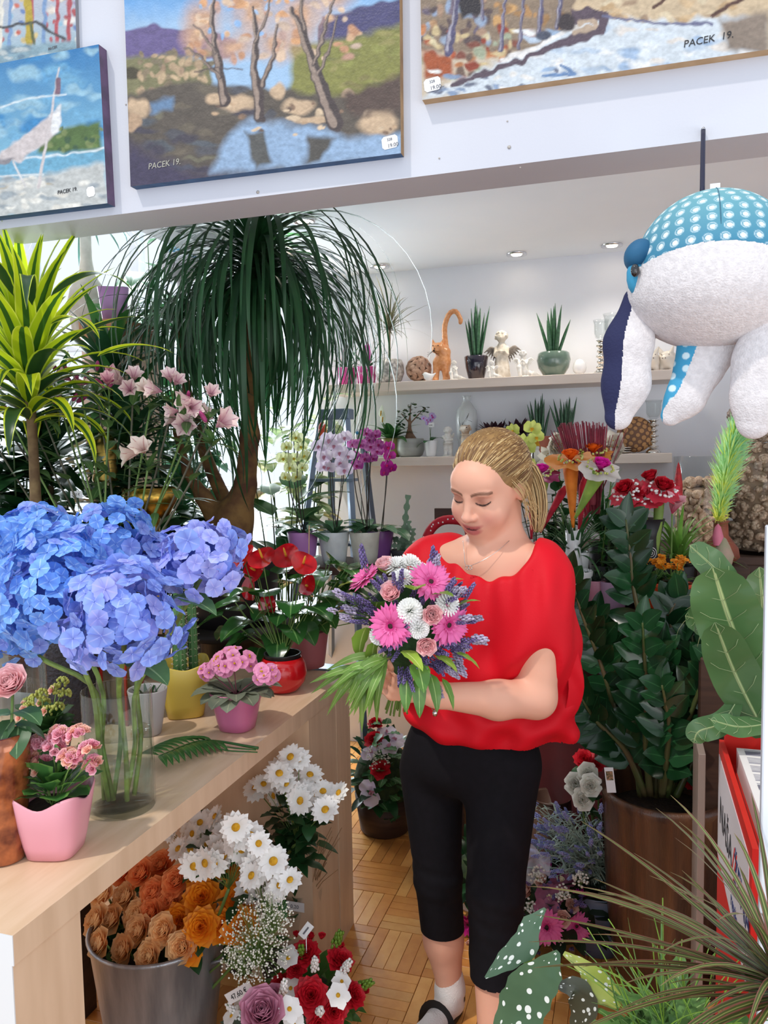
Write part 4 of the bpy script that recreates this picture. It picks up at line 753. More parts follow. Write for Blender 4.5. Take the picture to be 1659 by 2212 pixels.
# tall spiky palm-like plant and its round bottle trunk against the window, plus the box and square pot
b = PY(200, 700, 2.9); b[2] = 0; t = thing('window_shelf_unit', 'pale wooden pedestal box with brown top near the window', 'stand', PY(262, 820, 2.75)*v3(1, 1, 0)); zt = PY(262, 700, 2.75)[2]; ob('body', box(-.09, .085, -.12, .14, 0, zt-.07), mat('pale_card', 'D8B8A4', .6), t); ob('top', box(-.095, .09, -.125, .145, zt-.07, zt), mat('card_brown', 'A87450', .6), t)
pb = PY(250, 697, 2.72); pb[2] = zt; t = thing('square_vase', 'tall square purple and white vase standing on the pedestal box', 'vase', pb); hh = PY(250, 625, 2.72)[2]-zt; 
sq4 = [(.045, 0), (.06, hh), (.055, hh), (.04, .01)]; ob('body', lathe(sq4, 32, sq=8, cap0=True, cap1=True), mat('vase_purple', '8C5C8E', .35, 'A98BAA', 3), t, RZ(.5))
pb = PY(192, 690, 3.05); pb[2] = zt*.99+.02; t = thing('bottle_palm', 'bottle palm with swollen grey trunk and spiky tuft against the bright window', 'potted plant', pb)
z1 = PY(192, 600, 3.05)[2]-pb[2]; ob('trunk', lathe([(.07, 0), (.092, z1*.55), (.078, z1*.8), (.035, z1*1.05), (.026, z1*1.3), (.024, z1*2.0), (.0003, z1*2.02)], 28), mat('bottle_trunk', 'A8A498', .8, '8E8A7E', 12), t)
rosetteplant(t, 60, .30, .010, leafm('palm_backlit', '3E6A60', '4E7C70', .35), 'grass', (.1, 1.5), (.3, 1.6), z=z1*1.9, jr=.02, nn=8)
# a stand of small-leaved shrubs behind to fill the window bay
def shrub(name, label, px, py, y, h, w, n, L, W, m, kind='ovate', base=0.0, droop=.7, cat='potted plant', potm=None, potr=.11, stems=7, wav=.04, e=(-.3, .7), fold=.15):
    b = PY(px, py, y); top = b[2]; b = v3(b[0], b[1], base); t = thing(name, label, cat, b); ph = potr*1.5; pot(t, potr, potr*.72, ph, potm or mat('pot_anthracite', '35353A', .5)); H = top-base
    for s in range(stems):
        a = s*2.4; tip = v3(math.cos(a)*w*U(.25, .9), math.sin(a)*w*U(.25, .9), H-h*U(0, .35)); pts = bez((math.cos(a)*.02, math.sin(a)*.02, ph*.8), (tip[0]*.2, tip[1]*.2, (H+ph)*.55), tip, 12); ob('branch', tube(pts, np.linspace(.006, .002, 12), 5), STEMD, t)
        k = n//stems
        for i in range(k):
            f = max(0, 1-h/H*(.1+.9*i/k))+.0; q = pts[min(11, int((.35+.65*(1-i/k))*11))] if h > H*.9 else pts[min(11, int((1-(h/max(H-ph, .01))*i/k)*11))]
            ob('leaf', leafS(U(0, 6.28), U(*e), L*U(.7, 1.15), W*U(.8, 1.15), droop*U(.6, 1.3), kind, 8, fold, 2, q, 1.2, 0, wav, 2), m, t)
    return t
BKL = leafm('schefflera_leaf', '4F8A5A', '3F7A4C', .3, vein='9CC49A'); FGL = leafm('glossy_bg_leaf', '2F5A34', '3C6E3C', .3, vein='7CA070')
shrub('schefflera', 'schefflera with broad light green leaves against the bright window', 320, 540, 3.1, .55, .26, 63, .17, .045, BKL, 'obov', droop=.5, stems=7)
shrub('dark_foliage_plant', 'dark leafy plant at the left edge behind the alstroemerias', 20, 850, 2.05, .6, .28, 210, .17, .045, GRND, stems=7)
shrub('leafy_shrub', 'dark green shrub behind the alstroemeria stems', 205, 930, 2.35, .6, .32, 245, .16, .042, leafm('leaf_deep', '23482A', '30583A', .3), stems=7)
shrub('variegated_fig', 'white and green variegated fig behind the palm, near the back wall corner', 640, 830, 3.3, .62, .26, 168, .12, .036, mat('variegated_leaf', 'E4E6C4', .4, '6E9A58', 18, trans=.3, rnd=.1), stems=7)
shrub('rubber_plant', 'rubber plant with big dark leaves behind the palm trunk', 600, 990, 2.95, .5, .22, 36, .20, .05, FGL, stems=6, e=(-.2, .9))
shrub('leafy_shrub', 'green shrub below the hanging blue plush near the window', 380, 820, 3.2, 1.0, .34, 280, .17, .045, leafm('leaf_window', '3A7450', '2F6444', .3), stems=7)
shrub('leafy_shrub', 'low bushy plant left of the palm trunk', 330, 1000, 2.75, .5, .28, 182, .14, .042, GRND, stems=7)
gb = PY(325, 1080, 2.2); t = thing('gold_bowl', 'round golden bowl among the plants behind the alstroemerias', 'bowl', gb-v3(0, 0, .06)); ob('body', lathe([(.03, 0), (.06, .01), (.085, .06), (.088, .10), (.084, .10), (.078, .06), (.03, .012)], 32, cap0=True, cap1=True), mat('gold', 'C8A24C', .25, metal=1.0), t)
ob('foot', lathe([(.05, -.35), (.04, -.3), (.02, -.1), (.03, 0.001)], 20), mat('gold', 'C8A24C'), t)
b = PY(228, 1010, 2.25); t = thing('brass_lantern', 'small brass lantern half hidden by alstroemeria stems', 'lantern', b-v3(0, 0, .05)); ob('body', lathe([(.04, 0), (.045, .01), (.035, .06), (.045, .12), (.03, .15), (.01, .17), (.0003, .175)], 24), mat('brass', 'B89A50', .3, metal=1.0), t)
# ---------------------------------------------------------------- ponytail palm
PY0 = 2.62; b = PY(498, 1190, PY0); b = v3(b[0], b[1], 0); zt = .88; t = thing('plant_pedestal', 'dark round pedestal under the ponytail palm', 'stand', b); ob('body', lathe([(.2, 0), (.2, .03), (.12, .06), (.12, zt-.06), (.22, zt-.03), (.22, zt), (.0003, zt)], 32), mat('pedestal_dark', '2A2624', .5), t)
b = v3(b[0], b[1], zt); t = thing('ponytail_palm', 'tall ponytail palm with forked brown trunk and long hanging leaves', 'potted plant', b); pot(t, .19, .15, .24, mat('pot_black', '222022', .5), n=36)
pp = lambda px, py, dy=0: PY(px, py, PY0+dy)-b
ob('trunk', sdf([('c', pp(500, 1210), pp(505, 1120), .078, .07, .03), ('c', pp(505, 1120), pp(530, 1050), .068, .040, .03), ('c', pp(530, 1050), pp(540, 940), .040, .034, .02), ('c', pp(540, 940), pp(537, 850), .034, .026, .02), ('c', pp(537, 850), pp(550, 610), .026, .022, .02), ('c', pp(475, 1130), pp(440, 1075, -.03), .045, .030, .03), ('c', pp(440, 1075, -.03), pp(405, 1020, -.05), .028, .018, .02), ('c', pp(405, 1020, -.05), pp(380, 930, -.05), .018, .014, .02)], .009), mat('palm_bark', '5A3A2A', .9, '8A6A3E', 14, bump=1.0, bs=45), t)
PLM = leafm('ponytail_leaf', '1E4429', '2E5A34', .42, ns=8, rnd=.25)
crown = pp(553, 575)
def pleaf(org, a, e0, L, W, dr, name='leaf', p=1.1): pts = arc(a, e0, L, dr, 16, p, org, U(-.5, .5)); return ribbon(pts, wprof(16, 'grass', W), fold=.25, nw=2)
for i in range(215):
    f = i/214; a = i*2.39996; e0 = 1.5-1.1*f+U(-.15, .15); L = U(.62, .90)*(1 if i % 5 else .7)*(1.28 if i % 4 == 1 else 1); ob('leaf', pleaf(crown+v3(.02*math.cos(a), .02*math.sin(a), .05-.16*f), a, e0, L, U(.008, .014), 2.75+.5*(1-f)+U(-.3, .25), p=.62), PLM, t)
for i in range(60):
    a = i*2.39996; e0 = 1.3-.9*i/60; ob('leaf', pleaf(pp(380, 925, -.05), a, e0, U(.35, .6), .007, 2.6, p=.85), PLM, t)
R2 = [pleaf(crown+v3(0, 0, U(-.12, .02)), U(0, 6.28), U(.2, 1.3), U(.55, .85), .009, 2.9, p=.62) for _ in range(130)]
ob('inner_leaves', J(R2), PLM, t, kind='stuff')
# long thin curling leaves at the right
for a, e0, L, dr in ((-.3, 1.45, .9, 3.7), (-.1, 1.3, 1.0, 3.5), (.1, 1.1, .95, 3.3), (-.5, 1.2, 1.0, 3.2)): ob('leaf', pleaf(crown, a, e0, L, .006, dr, p=.8), PLM, t)

t = [o for o in COL.objects if o.name == 'ponytail_palm'][0]
for i in range(110): a = i*2.39996; ob('leaf', pleaf(pp(385, 690, .25)+v3(0, 0, U(-.08, .02)), a, 1.35-1.0*i/110, U(.4, .75), U(.006, .010), 2.7, p=.7), PLM, t)
ob('side_branch', tube(spl([pp(505, 1120), pp(450, 1000, .1), pp(405, 850, .2), pp(385, 690, .25)], 12), np.linspace(.03, .014, 12), 9), mat('palm_bark', '5A3A2A'), t)
for px, py, y, lb, L in ((105, 960, 2.15, 'broad dark leaved plant behind the left alstroemerias', .36), (275, 930, 2.42, 'broad green leaved plant in front of the pale pedestal', .34), (235, 790, 2.5, 'upright green plant hiding the pale pedestal', .30)):
    b = PY(px, py, y); zt_ = b[2]; b[2] = .2; t = thing('cordyline', lb, 'potted plant', b); pot(t, .1, .08, .15, mat('pot_anthracite', '35353A', .5)); stemT(t, (0, 0, .1), (0, 0, zt_-.2), .012, BARK, 0, 'trunk')
    for i in range(46): a = i*2.4; f = i/45; ob('leaf', leafS(a, 1.3-1.5*f, L*U(.8, 1.1), U(.022, .032), U(.4, 1.4), 'lance', 10, .2, 2, (0, 0, zt_-.2-.12*f), 1.4), (GRND, leafm('leaf_deep', '23482A'), GRNM)[i % 3], t)
    ob('stool', box(-.12, .12, -.12, .12, -.2, -.001), STW, t)
# ---------------------------------------------------------------- wall shelves
SHM = mat('shelf_laminate', 'E4D6CC', .45, 'DCCCC0', 4, stretch=(1, 8, 8)); SU, SL, SY0 = 1.838, 1.487, 3.555
for lb, x0, z in (('long upper pale shelf carrying figurines and potted plants', -1.40, SU), ('long lower pale shelf behind the woman and the orchids', -1.47, SL)):
    t = thing('wall_shelf', lb, 'shelf', (x0, WY, z-.042)); ob('board', rbox(0, .165-x0, SY0-WY, -.001, 0, .0415, .0015), SHM, t, smooth=False)
def SX(px, z, y=3.67): # point on a shelf under pixel column px
    a = PY(px, 900, y); b_ = PY(px, 1000, y); f = (z-a[2])/(b_[2]-a[2]); p = a+(b_-a)*f; return v3(p[0], y, z)
MPX = .00222
CERW = mat('porcelain_white', 'ECEDF0', .2, coat=.3); STATW = mat('plaster_white', 'F0F0EE', .6, 'DEDAD4', 60, bump=.3, bs=120); STATB = mat('plaster_ivory', 'EAE2D6', .6, 'CCC0B0', 45, bump=.3, bs=120)
# pink pots with bromeliads
for px, lb, fc in ((748, 'left pink pot with bromeliad, dull pink flower, behind palm leaves', 'B08890'), (792, 'pink pot with a magenta flowered bromeliad beside the silver pot', 'C02A98')):
    b = SX(px, SU); t = thing('bromeliad', lb, 'potted plant', b); pot(t, .052, .040, .088, mat('pot_hot_pink', 'E458A8', .35, 'DC4C9E', 6)); rosetteplant(t, 22, .17, .006, leafm('brom_leaf', '2E5A3A', '3C6E46', .35), 'grass', (.3, 1.4), (.4, 1.2), z=.08, nn=7)
    ob('flower_spike', ribbon(line((0, 0, .09), (.012, -.01, .21), 7), wprof(7, 'ovate', .024), up=(.4, -1, 0), nw=2, cup=.1), mat('spike_'+fc, fc, .5, trans=.2), t); ob('spike_edge', tube(line((0, 0, .08), (.012, -.009, .2), 3), .004, 6), mat('spike_'+fc, fc), t)
    if px == 792: text(t, 'pot_lettering', 'ME', None, (-.018, -.0505, .045), 0, .022, mat('pot_letter', 'F2C4DC', .5), None)
b = SX(842, SU, 3.64); t = thing('dracaena_marginata', 'spiky dracaena with thin arching leaves in a textured silver pot', 'potted plant', b)
SILV = mat('silver_bark', 'DCD8D4', .4, '8E8A88', 70, metal=.2, bump=1.2, bs=90); ob('pot', lathe([(.04, 0), (.058, .015), (.070, .05), (.068, .09), (.060, .112), (.055, .112), (.062, .08), (.03, .01)], 36, cap0=True, cap1=True), SILV, t); ob('soil', lathe([(.058, .100), (.0003, .104)], 20), SOIL, t)
stemT(t, (0, 0, .1), (.004, 0, .26), .006, mat('marginata_trunk', 'B4A888', .7, '8E7E60', 40), .003, 'trunk'); ML = mat('marginata_leaf', '3E4A34', .35, trans=.2, rnd=.2, stripe=[('6A4A48', 1.0, .15, .1), ('B4B890', 0, .12, .1)])
for i in range(75): a = i*2.4; f = i/74; ob('leaf', leafS(a, 1.5-1.5*f, U(.17, .27)*(1 if math.sin(a) < -.1 else .35), .0042, U(.3, 1.3), 'grass', 8, .1, 2, (.004, 0, .25+.02*(1-f)), 1.3), ML, t)
b = SX(905, SU); t = thing('woven_ball', 'beige ball of woven wood shavings between silver pot and cat figurine', 'decoration', b+v3(0, 0, .066)); o_ = []
for i in range(60):
    z = 1-2*(i+.5)/60; a = i*2.4; s = math.sqrt(1-z*z); d = v3(s*math.cos(a), s*math.sin(a), z); k = ribbon(bez((-.022, 0, 0), (0, 0, .014), (.022, 0, 0), 6), wprof(6, 'petal', .013), nw=4, cup=-.5).xf(OR(d, d*.056, 1, U(0, 3))); o_.append(k)
ob('shavings', J(o_), mat('wood_shaving', 'D2AE98', .6, 'A27A62', 40), t); ob('core', ell(.055, .055, .055, 16, 10), mat('ball_core', '7A5A48', .8), t)
# orange cat figurine
b = SX(953, SU, 3.66); CATM = mat('cat_glaze', 'E0A272', .35, 'D08852', 90, coat=.2, rnd=0); t = thing('cat_figurine', 'orange spotted ceramic cat with a tall curling tail', 'figurine', b)
q = lambda x, z, y=0: (x*MPX, y, z*MPX)
pr = [('e', q(3, 42), (.042, .036, .038), .01), ('e', q(6, 62, -.0), (.034, .032, .03), .02), ('e', q(-4, 70, -.02), (.030, .026, .026), .01), ('e', q(-8, 64, -.038), (.015, .012, .010), .01), ('c', q(-13, 78, -.02), q(-15, 88, -.02), .009, .003, .008), ('c', q(4, 78, -.02), q(7, 88, -.02), .009, .003, .008)]
for x in (-10, 12): pr.append(('c', q(x*.8, 40, -.01), q(x, 5, -.015), .017, .014, .012)); pr.append(('e', q(x, 3, -.022), (.015, .018, .009), .006))
pr.append(('c', q(10, 10, .02), q(8, 36, .01), .018, .022, .012))
tl = spl([q(12, 62, .01), q(8, 90, .012), q(8, 118, .012), q(18, 142, .012), q(32, 146, .01), q(42, 130, .008), q(42, 122, .008)], 16)
for i in range(15): pr.append(('c', tl[i], tl[i+1], .0135-.0003*i, .0135-.0003*i, .004))
ob('body', sdf(pr, .0035), CATM, t); ob('whiskers', J([tube(bez(q(-8, 66, -.05), q(-12-4*s*k, 62, -.052), q(-12-(12 if s < 0 else -14), 52+4*k, -.05), 5), .0008, 4) for s in (-1, 1) for k in range(3)]+[ell(.004, .003, .003, 6, 4, q(-8, 68, -.052))]), mat('black_paint', '18161A', .5), t)
ob('eyes', J(ell(.003, .002, .003, 6, 4, q(-12, 74, -.045)), ell(.003, .002, .003, 6, 4, q(-1, 74, -.045))), mat('black_paint', '18161A'), t)
t = thing('bird_figurine', 'tiny white bird figurine in front of the woven ball', 'figurine', SX(925, SU, 3.585)); ob('body', sdf([('e', (0, 0, .019), (.021, .015, .017), .005), ('e', (-.013, 0, .032), (.011, .010, .010), .008), ('c', (-.022, 0, .032), (-.031, 0, .030), .003, .001, .003), ('c', (.018, 0, .022), (.035, 0, .034), .008, .003, .008), ('e', (0, 0, .003), (.010, .009, .004), .004)], .0022), CERW, t)
def angel(name, label, loc, h, m, pose='stand', wings=True, rz=0, cat='figurine', wm=None):
    t = thing(name, label, cat, loc, rz); s = h; P = []
    hd = .86*s if pose == 'stand' else .80*s; hy = -.02*s; hr = .115*s
    P += [('e', (0, hy, hd), (hr*.92, hr*.95, hr), .02*s), ('e', (0, hy-hr*.85, hd-hr*.15), (hr*.2, hr*.2, hr*.2), .02*s), ('c', (0, 0, hd-hr), (0, .01*s, hd-hr*1.9), .05*s, .07*s, .02*s)]
    if pose == 'stand':
        P += [('c', (0, .01*s, .66*s), (0, 0, .04*s), .10*s, .18*s, .03*s), ('c', (-.11*s, 0, .64*s), (-.13*s, -.08*s, .50*s), .045*s, .04*s, .02*s), ('c', (-.13*s, -.08*s, .50*s), (-.02*s, -.15*s, .55*s), .038*s, .03*s, .02*s), ('c', (.11*s, 0, .64*s), (.13*s, -.08*s, .50*s), .045*s, .04*s, .02*s), ('c', (.13*s, -.08*s, .50*s), (.03*s, -.15*s, .55*s), .038*s, .03*s, .02*s), ('e', (0, -.16*s, .56*s), (.10*s, .03*s, .02*s), .02*s)]
    elif pose == 'child':
        P += [('c', (0, 0, .64*s), (0, 0, .42*s), .11*s, .13*s, .04*s), ('c', (-.07*s, 0, .40*s), (-.08*s, -.01*s, .06*s), .085*s, .06*s, .03*s), ('c', (.07*s, 0, .40*s), (.08*s, -.01*s, .06*s), .085*s, .06*s, .03*s), ('e', (-.08*s, -.05*s, .03*s), (.06*s, .09*s, .035*s), .01*s), ('e', (.08*s, -.05*s, .03*s), (.06*s, .09*s, .035*s), .01*s), ('c', (-.14*s, 0, .62*s), (-.10*s, -.12*s, .50*s), .045*s, .035*s, .02*s), ('c', (.14*s, 0, .62*s), (.17*s, -.08*s, .70*s), .045*s, .035*s, .02*s), ('c', (-.10*s, -.13*s, .50*s), (.12*s, -.12*s, .52*s), .035*s, .04*s, .02*s), ('e', (0, -.03*s, .42*s), (.16*s, .14*s, .05*s), .02*s), ('e', (0, 0, .01*s), (.19*s, .17*s, .03*s), .01*s)]
    else:
        P += [('c', (0, .02*s, .60*s), (0, .03*s, .22*s), .12*s, .19*s, .04*s), ('c', (-.08*s, -.02*s, .20*s), (-.10*s, -.22*s, .34*s), .10*s, .09*s, .03*s), ('c', (-.10*s, -.22*s, .34*s), (-.06*s, -.28*s, .06*s), .08*s, .06*s, .03*s), ('c', (.08*s, -.02*s, .16*s), (.34*s, -.12*s, .10*s), .13*s, .09*s, .03*s), ('c', (.34*s, -.12*s, .10*s), (.56*s, -.10*s, .05*s), .09*s, .04*s, .03*s), ('c', (-.14*s, 0, .58*s), (-.12*s, -.2*s, .44*s), .05*s, .04*s, .02*s), ('c', (-.12*s, -.2*s, .44*s), (0, -.16*s, .60*s), .04*s, .035*s, .02*s), ('c', (.14*s, 0, .58*s), (.14*s, -.2*s, .46*s), .05*s, .04*s, .02*s), ('c', (.14*s, -.2*s, .46*s), (.02*s, -.18*s, .58*s), .04*s, .035*s, .02*s), ('e', (.05*s, 0, .03*s), (.3*s, .24*s, .05*s), .02*s)]
    r = random.Random(int(h*999))
    for i in range(40):
        z = 1-1.25*(i+.5)/40; a = i*2.4; q_ = math.sqrt(max(0, 1-z*z)); d = v3(q_*math.cos(a), q_*math.sin(a), z)
        if d[1] < -.45 and z < .62: continue
        P.append(('e', v3(0, hy, hd)+d*hr*1.03, (hr*.24,)*3, .003))
    P += [('-e', (-hr*.36, hy-hr*.98, hd+hr*.02), (hr*.16, hr*.15, hr*.10), .004), ('-e', (hr*.36, hy-hr*.98, hd+hr*.02), (hr*.16, hr*.15, hr*.10), .004), ('-e', (0, hy-hr*.98, hd-hr*.45), (hr*.22, hr*.12, hr*.05), .003)]
    wf_ = (lambda X, Y, Z: .006*s*np.sin(X/s*60+Z/s*9)*(Z < .6*s)+0*Y) if pose != 'child' else None
    ob('body', sdf(P, max(h*.016, .0022), warp=wf_), m, t)
    if wings:
        for sg in (-1, 1):
            Wp = [('c', (sg*.04*s, .10*s, .52*s), (sg*.22*s, .14*s, .66*s), .035*s, .04*s, .02*s)]
            for k in range(6): Wp.append(('c', (sg*(.10+.03*k)*s, .13*s, (.60+.015*k)*s), (sg*(.16+.045*k)*s, .14*s, (.36+.045*k)*s), .03*s, .012*s, .008*s))
            ob('wing', sdf(Wp, max(h*.016, .0022)), wm or m, t)
    return t
angel('angel_figurine', 'small white praying angel figurine right of the cat', SX(981, SU, 3.62), .098, STATW, 'sit', False)
angel('angel_figurine', 'tall standing angel figurine reading from a book, grey wings', SX(1084, SU, 3.68), .225, STATB, 'stand', True, wm=mat('wing_grey', '6A6058', .6, '9A9088', 40))
angel('angel_figurine', 'white angel figurine sitting with wide gown, right of the standing one', SX(1130, SU, 3.64), .132, STATW, 'sit', True)
angel('angel_figurine', 'little crouching angel figurine in front of the standing one', SX(1062, SU, 3.60), .086, STATW, 'sit', True)
SANS = mat('sansevieria_leaf', '2C5038', .35, '3E6848', 40, stretch=(1, 1, 3), rnd=.15)
def sansev(name, label, loc, hs, spread, potp, pm_, n, r=.006):
    t = thing(name, label, 'potted plant', loc); ob('pot', lathe(potp, 40, cap0=True, cap1=True), pm_, t); pz = max(p[1] for p in potp); pr = potp[0][0]; ob('soil', lathe([(max(p[0] for p in potp)*.78, pz-.012), (.0003, pz-.008)], 20), SOIL, t)
    for i in range(n):
        a = i*2.4; f = (i+.5)/n; q0 = v3(math.cos(a)*.022*f**.5, math.sin(a)*.018*f**.5, pz-.015); L = hs*U(.7, 1.05)*(1-.12*f); lean = spread*f*U(.5, 1.1); q1 = q0+v3(math.cos(a)*lean, math.sin(a)*lean*.6, L); pts = bez(q0, (q0+q1)/2+v3(0, 0, L*.06), q1, 8); ob('leaf', tube(pts, [r*.85, r, r, r, r*.9, r*.75, r*.45, .0006], 7), SANS, t)
    return t
sansev('snake_plant', 'cylindrical snake plant in a glossy dark blue pot', SX(1029, SU), .27, .055, [(.030, 0), (.036, .004), (.050, .06), (.056, .108), (.052, .113), (.047, .108), (.03, .01)], mat('pot_dark_blue', '1C1C30', .12, '3A2C30', 10, coat=.8), 16)
sansev('snake_plant', 'snake plant with spread leaves in a round celadon green pot', SX(1196, SU), .235, .075, [(.040, 0), (.046, .006), (.068, .04), (.076, .075), (.070, .105), (.062, .112), (.056, .110), (.064, .08), (.03, .012)], mat('pot_celadon', '52695E', .15, '6A7E72', 12, coat=.7, tip=('7A4A34', .12, .0)), 11, .0075)
t = thing('egg_ornament', 'glossy white ceramic egg on the upper shelf', 'decoration', SX(1252, SU, 3.64)); ob('body', lathe([(.0003, 0), (.016, .003), (.027, .018), (.030, .034), (.025, .054), (.012, .068), (.0003, .072)], 28), CERW, t)
MERC = mat('mercury_glass', 'D8D4CC', .12, metal=1.0, bump=.3, bs=80)
def goblet(label, loc, hb, r, hc):
    t = thing('candle_holder', label, 'candle holder', loc); pr = [(r*1.05, 0), (r*1.08, .006), (r*.7, .018)]; n = int((hb-.03)/.021)
    for i in range(n): z = .022+i*(hb-.03)/n; pr += [(r*.38, z), (r*.62 if i % 2 else r*.75, z+.005), (r*.62 if i % 2 else r*.75, z+.010), (r*.38, z+.014)]
    pr += [(r*.5, hb-.006), (r*.8, hb), (.0003, hb)]; ob('stem', lathe(pr, 28), MERC, t); ob('glass_cup', lathe([(r*.3, hb), (r*.85, hb+.012), (r*1.02, hb+hc*.35), (r*1.04, hb+hc*.8), (r*1.22, hb+hc), (r*1.19, hb+hc), (r*1.0, hb+hc*.8), (r*.98, hb+hc*.35), (r*.6, hb+.012)], 32, cap0=True, cap1=True), clearm('thin_glass', 'F8FAFA', .9), t); return t
goblet('silver candle holder with a clear glass cup, left of the taller one', SX(1298, SU, 3.62), .145, .028, .088); goblet('taller silver candle holder with glass cup behind the plush fin', SX(1322, SU, 3.70), .17, .033, .10); goblet('silver candle holder with glass cup alone on the lower shelf end', SX(1411, SL, 3.65), .145, .030, .085)
def piggy(label, loc, rz):
    t = thing('piggy_bank', label, 'piggy bank', loc, rz); s = 1.0; P = [('e', (0, 0, .05), (.042, .052, .042), .01), ('e', (0, -.050, .055), (.018, .016, .016), .014)]
    for sx in (-1, 1):
        for sy in (-.026, .026): P.append(('c', (sx*.022, sy, .02), (sx*.024, sy, .006), .012, .011, .01))
        P.append(('c', (sx*.022, -.030, .085), (sx*.030, -.036, .104), .010, .004, .008))
    ob('body', sdf(P, .003), mat('pig_ceramic', 'E6DED2', .35), t); ob('face', J([ell(.0028, .002, .0028, 6, 4, (sx*.016, -.046, .072)) for sx in (-1, 1)]+[ell(.003, .002, .0035, 6, 4, (sx*.006, -.066, .055)) for sx in (-1, 1)]), mat('pig_grey', '8A8078', .6), t)
piggy('cream piggy bank facing the room, partly behind the plush fin', SX(1404, SU, 3.66), .1); piggy('second cream piggy bank right of the first', SX(1443, SU, 3.68), -.3)
pb = PY(1405, 738, 3.62); t = thing('paper_strip', 'white strip of paper with a lattice print leaning on the piggy banks', 'paper', pb); ob('sheet', box(-.045, .045, -.0008, .0008, -.009, .009), STK, t, RY(-.75), smooth=False); ob('print', J([box(-.036+i*.014, -.028+i*.014, -.0012, -.0009, -.005, .005) for i in range(6)]), INKG, t, RY(-.75), smooth=False)
# lower shelf
b = SX(846, SL); t = thing('peace_lily', 'peace lily with one white spathe in an olive pot on the lower shelf', 'potted plant', b); pot(t, .050, .040, .092, mat('pot_olive', '8A8048', .45), soilz=.9); 
for i in range(22): a = i*2.4; f = i/21; ob('leaf', leafS(a, 1.2-1.0*f, U(.12, .17), .024, U(.6, 1.3), 'lance', 9, .15, 2, (0, 0, .085), 1.2), leafm('peace_leaf', '3A6E34', '2A5430', .28, vein='7CA868'), t)
for dx, h in ((-.03, .20), (-.022, .17)): stemT(t, (0, 0, .08), (dx-.02, -.01, h), .0015, STEM, .004); ob('spathe', ribbon(line((dx-.02, -.01, h-.005), (dx-.008, -.02, h+.055), 7), wprof(7, 'ovate', .013), up=(.5, -1, 0), nw=2, cup=.3), mat('spathe_white', 'E8EEDC', .4, trans=.2), t); ob('spadix', tube(line((dx-.018, -.014, h), (dx-.014, -.018, h+.025), 3), .003, 6), YEL, t)
b = SX(887, SL); t = thing('ginseng_fig', 'ginseng fig bonsai with swollen trunk in a wide grey pot', 'potted plant', b)
ob('pot', lathe([(.045, 0), (.058, .008), (.068, .035), (.066, .08), (.064, .088), (.060, .088), (.062, .04), (.04, .01)], 40, cap0=True, cap1=True), mat('pot_grey_green', 'A8AAA4', .4, '989A96', 3, stretch=(1, 1, 12)), t); ob('soil', lathe([(.061, .078), (.0003, .082)], 20), SOIL, t)
ob('trunk', sdf([('c', (-.012, 0, .075), (-.004, 0, .12), .020, .013, .01), ('c', (.018, .004, .078), (0, 0, .115), .016, .010, .01), ('c', (-.004, 0, .12), (-.002, 0, .18), .011, .006, .006), ('c', (0, 0, .16), (.04, 0, .20), .004, .003, .004), ('c', (.04, 0, .20), (.075, 0, .235), .003, .002, .004), ('c', (0, 0, .16), (-.045, 0, .21), .004, .0025, .004), ('c', (-.002, 0, .18), (.005, 0, .25), .005, .0025, .004)], .0028), mat('fig_bark', '8A6A54', .7, '6A4E3C', 40), t)
for i in range(64):
    c = [(.075, 0, .235), (-.045, 0, .21), (.005, 0, .25), (-.06, 0, .17), (.04, 0, .20), (-.02, 0, .22)][i % 6]; c = v3(*c)+v3(U(-.02, .02), U(-.02, .02), U(-.025, .012)); ob('leaf', leafS(U(0, 6.28), U(-.4, .6), U(.022, .032), .009, .4, 'obov', 6, .1, 2, c), leafm('fig_leaf', '2A4A2A', '365A34', .25), t)
b = SX(931, SL, 3.62); t = thing('mini_orchid', 'mini lilac orchid in a small white cup with a paper tag', 'potted plant', b); pot(t, .031, .023, .076, CERW); 
for a, e, L in ((-.2, .7, .07), (3.3, .1, .08), (1.2, 1.0, .05), (-1.9, .4, .06)): ob('leaf', leafS(a, e, L, .016, 1.2, 'obov', 9, .15, 2, (0, 0, .07)), leafm('orchid_leaf', '3E6A46', '507C50', .25, coat=.3), t)
MO = mk('orchid_bloom', orchS(.015), [mat('orchid_lilac', 'C8B4E4', .5, trans=.25), MAG])
for x, z in ((-.012, .15), (.012, .17)): stemT(t, (0, 0, .07), (x, 0, z+.03), .0012, STEMD, .01); [inst('bloom', MO, t, (U(-.3, .3), -1, .2), (x+U(-.02, .02), -.006, z+U(.0, .05)), 1, 0) for _ in range(5)]
ob('paper_tag', box(-.014, .014, -.001, .001, -.01, .01), STK, t, T(.008, -.02, .148), smooth=False); text(t, 'tag_print', '2,50', None, (-.002, -.0222, .144), 0, .009, INKG, None)
angel('cherub_statue', 'white plaster cherub statue standing on the lower shelf', SX(968, SL, 3.64), .15, STATW, 'child', False, .3)
b = SX(1009, SL, 3.71); t = thing('bottle_vase', 'pale porcelain bottle vase painted with thin branches', 'vase', b); ob('body', lathe([(.028, 0), (.034, .01), (.047, .09), (.052, .17), (.046, .215), (.026, .245), (.016, .258), (.016, .275), (.022, .285), (.018, .285), (.012, .27), (.02, .24)], 40, cap0=True, cap1=True), mat('vase_porcelain', 'D4DADC', .18, coat=.5), t)
def onv(a, z, r): return v3(r*math.sin(a), -r*math.cos(a), z)
ob('painted_branch', J([tube([onv(a+da*i/6, z+dz*i/6, .0515) for i in range(7)], .0008, 4) for a, z, da, dz in ((-.5, .08, .3, .08), (-.3, .14, .6, .05), (.1, .16, .3, .04), (-.35, .13, -.3, .05), (.2, .17, .5, -.01))]), mat('branch_ink', '4A4644', .5), t)
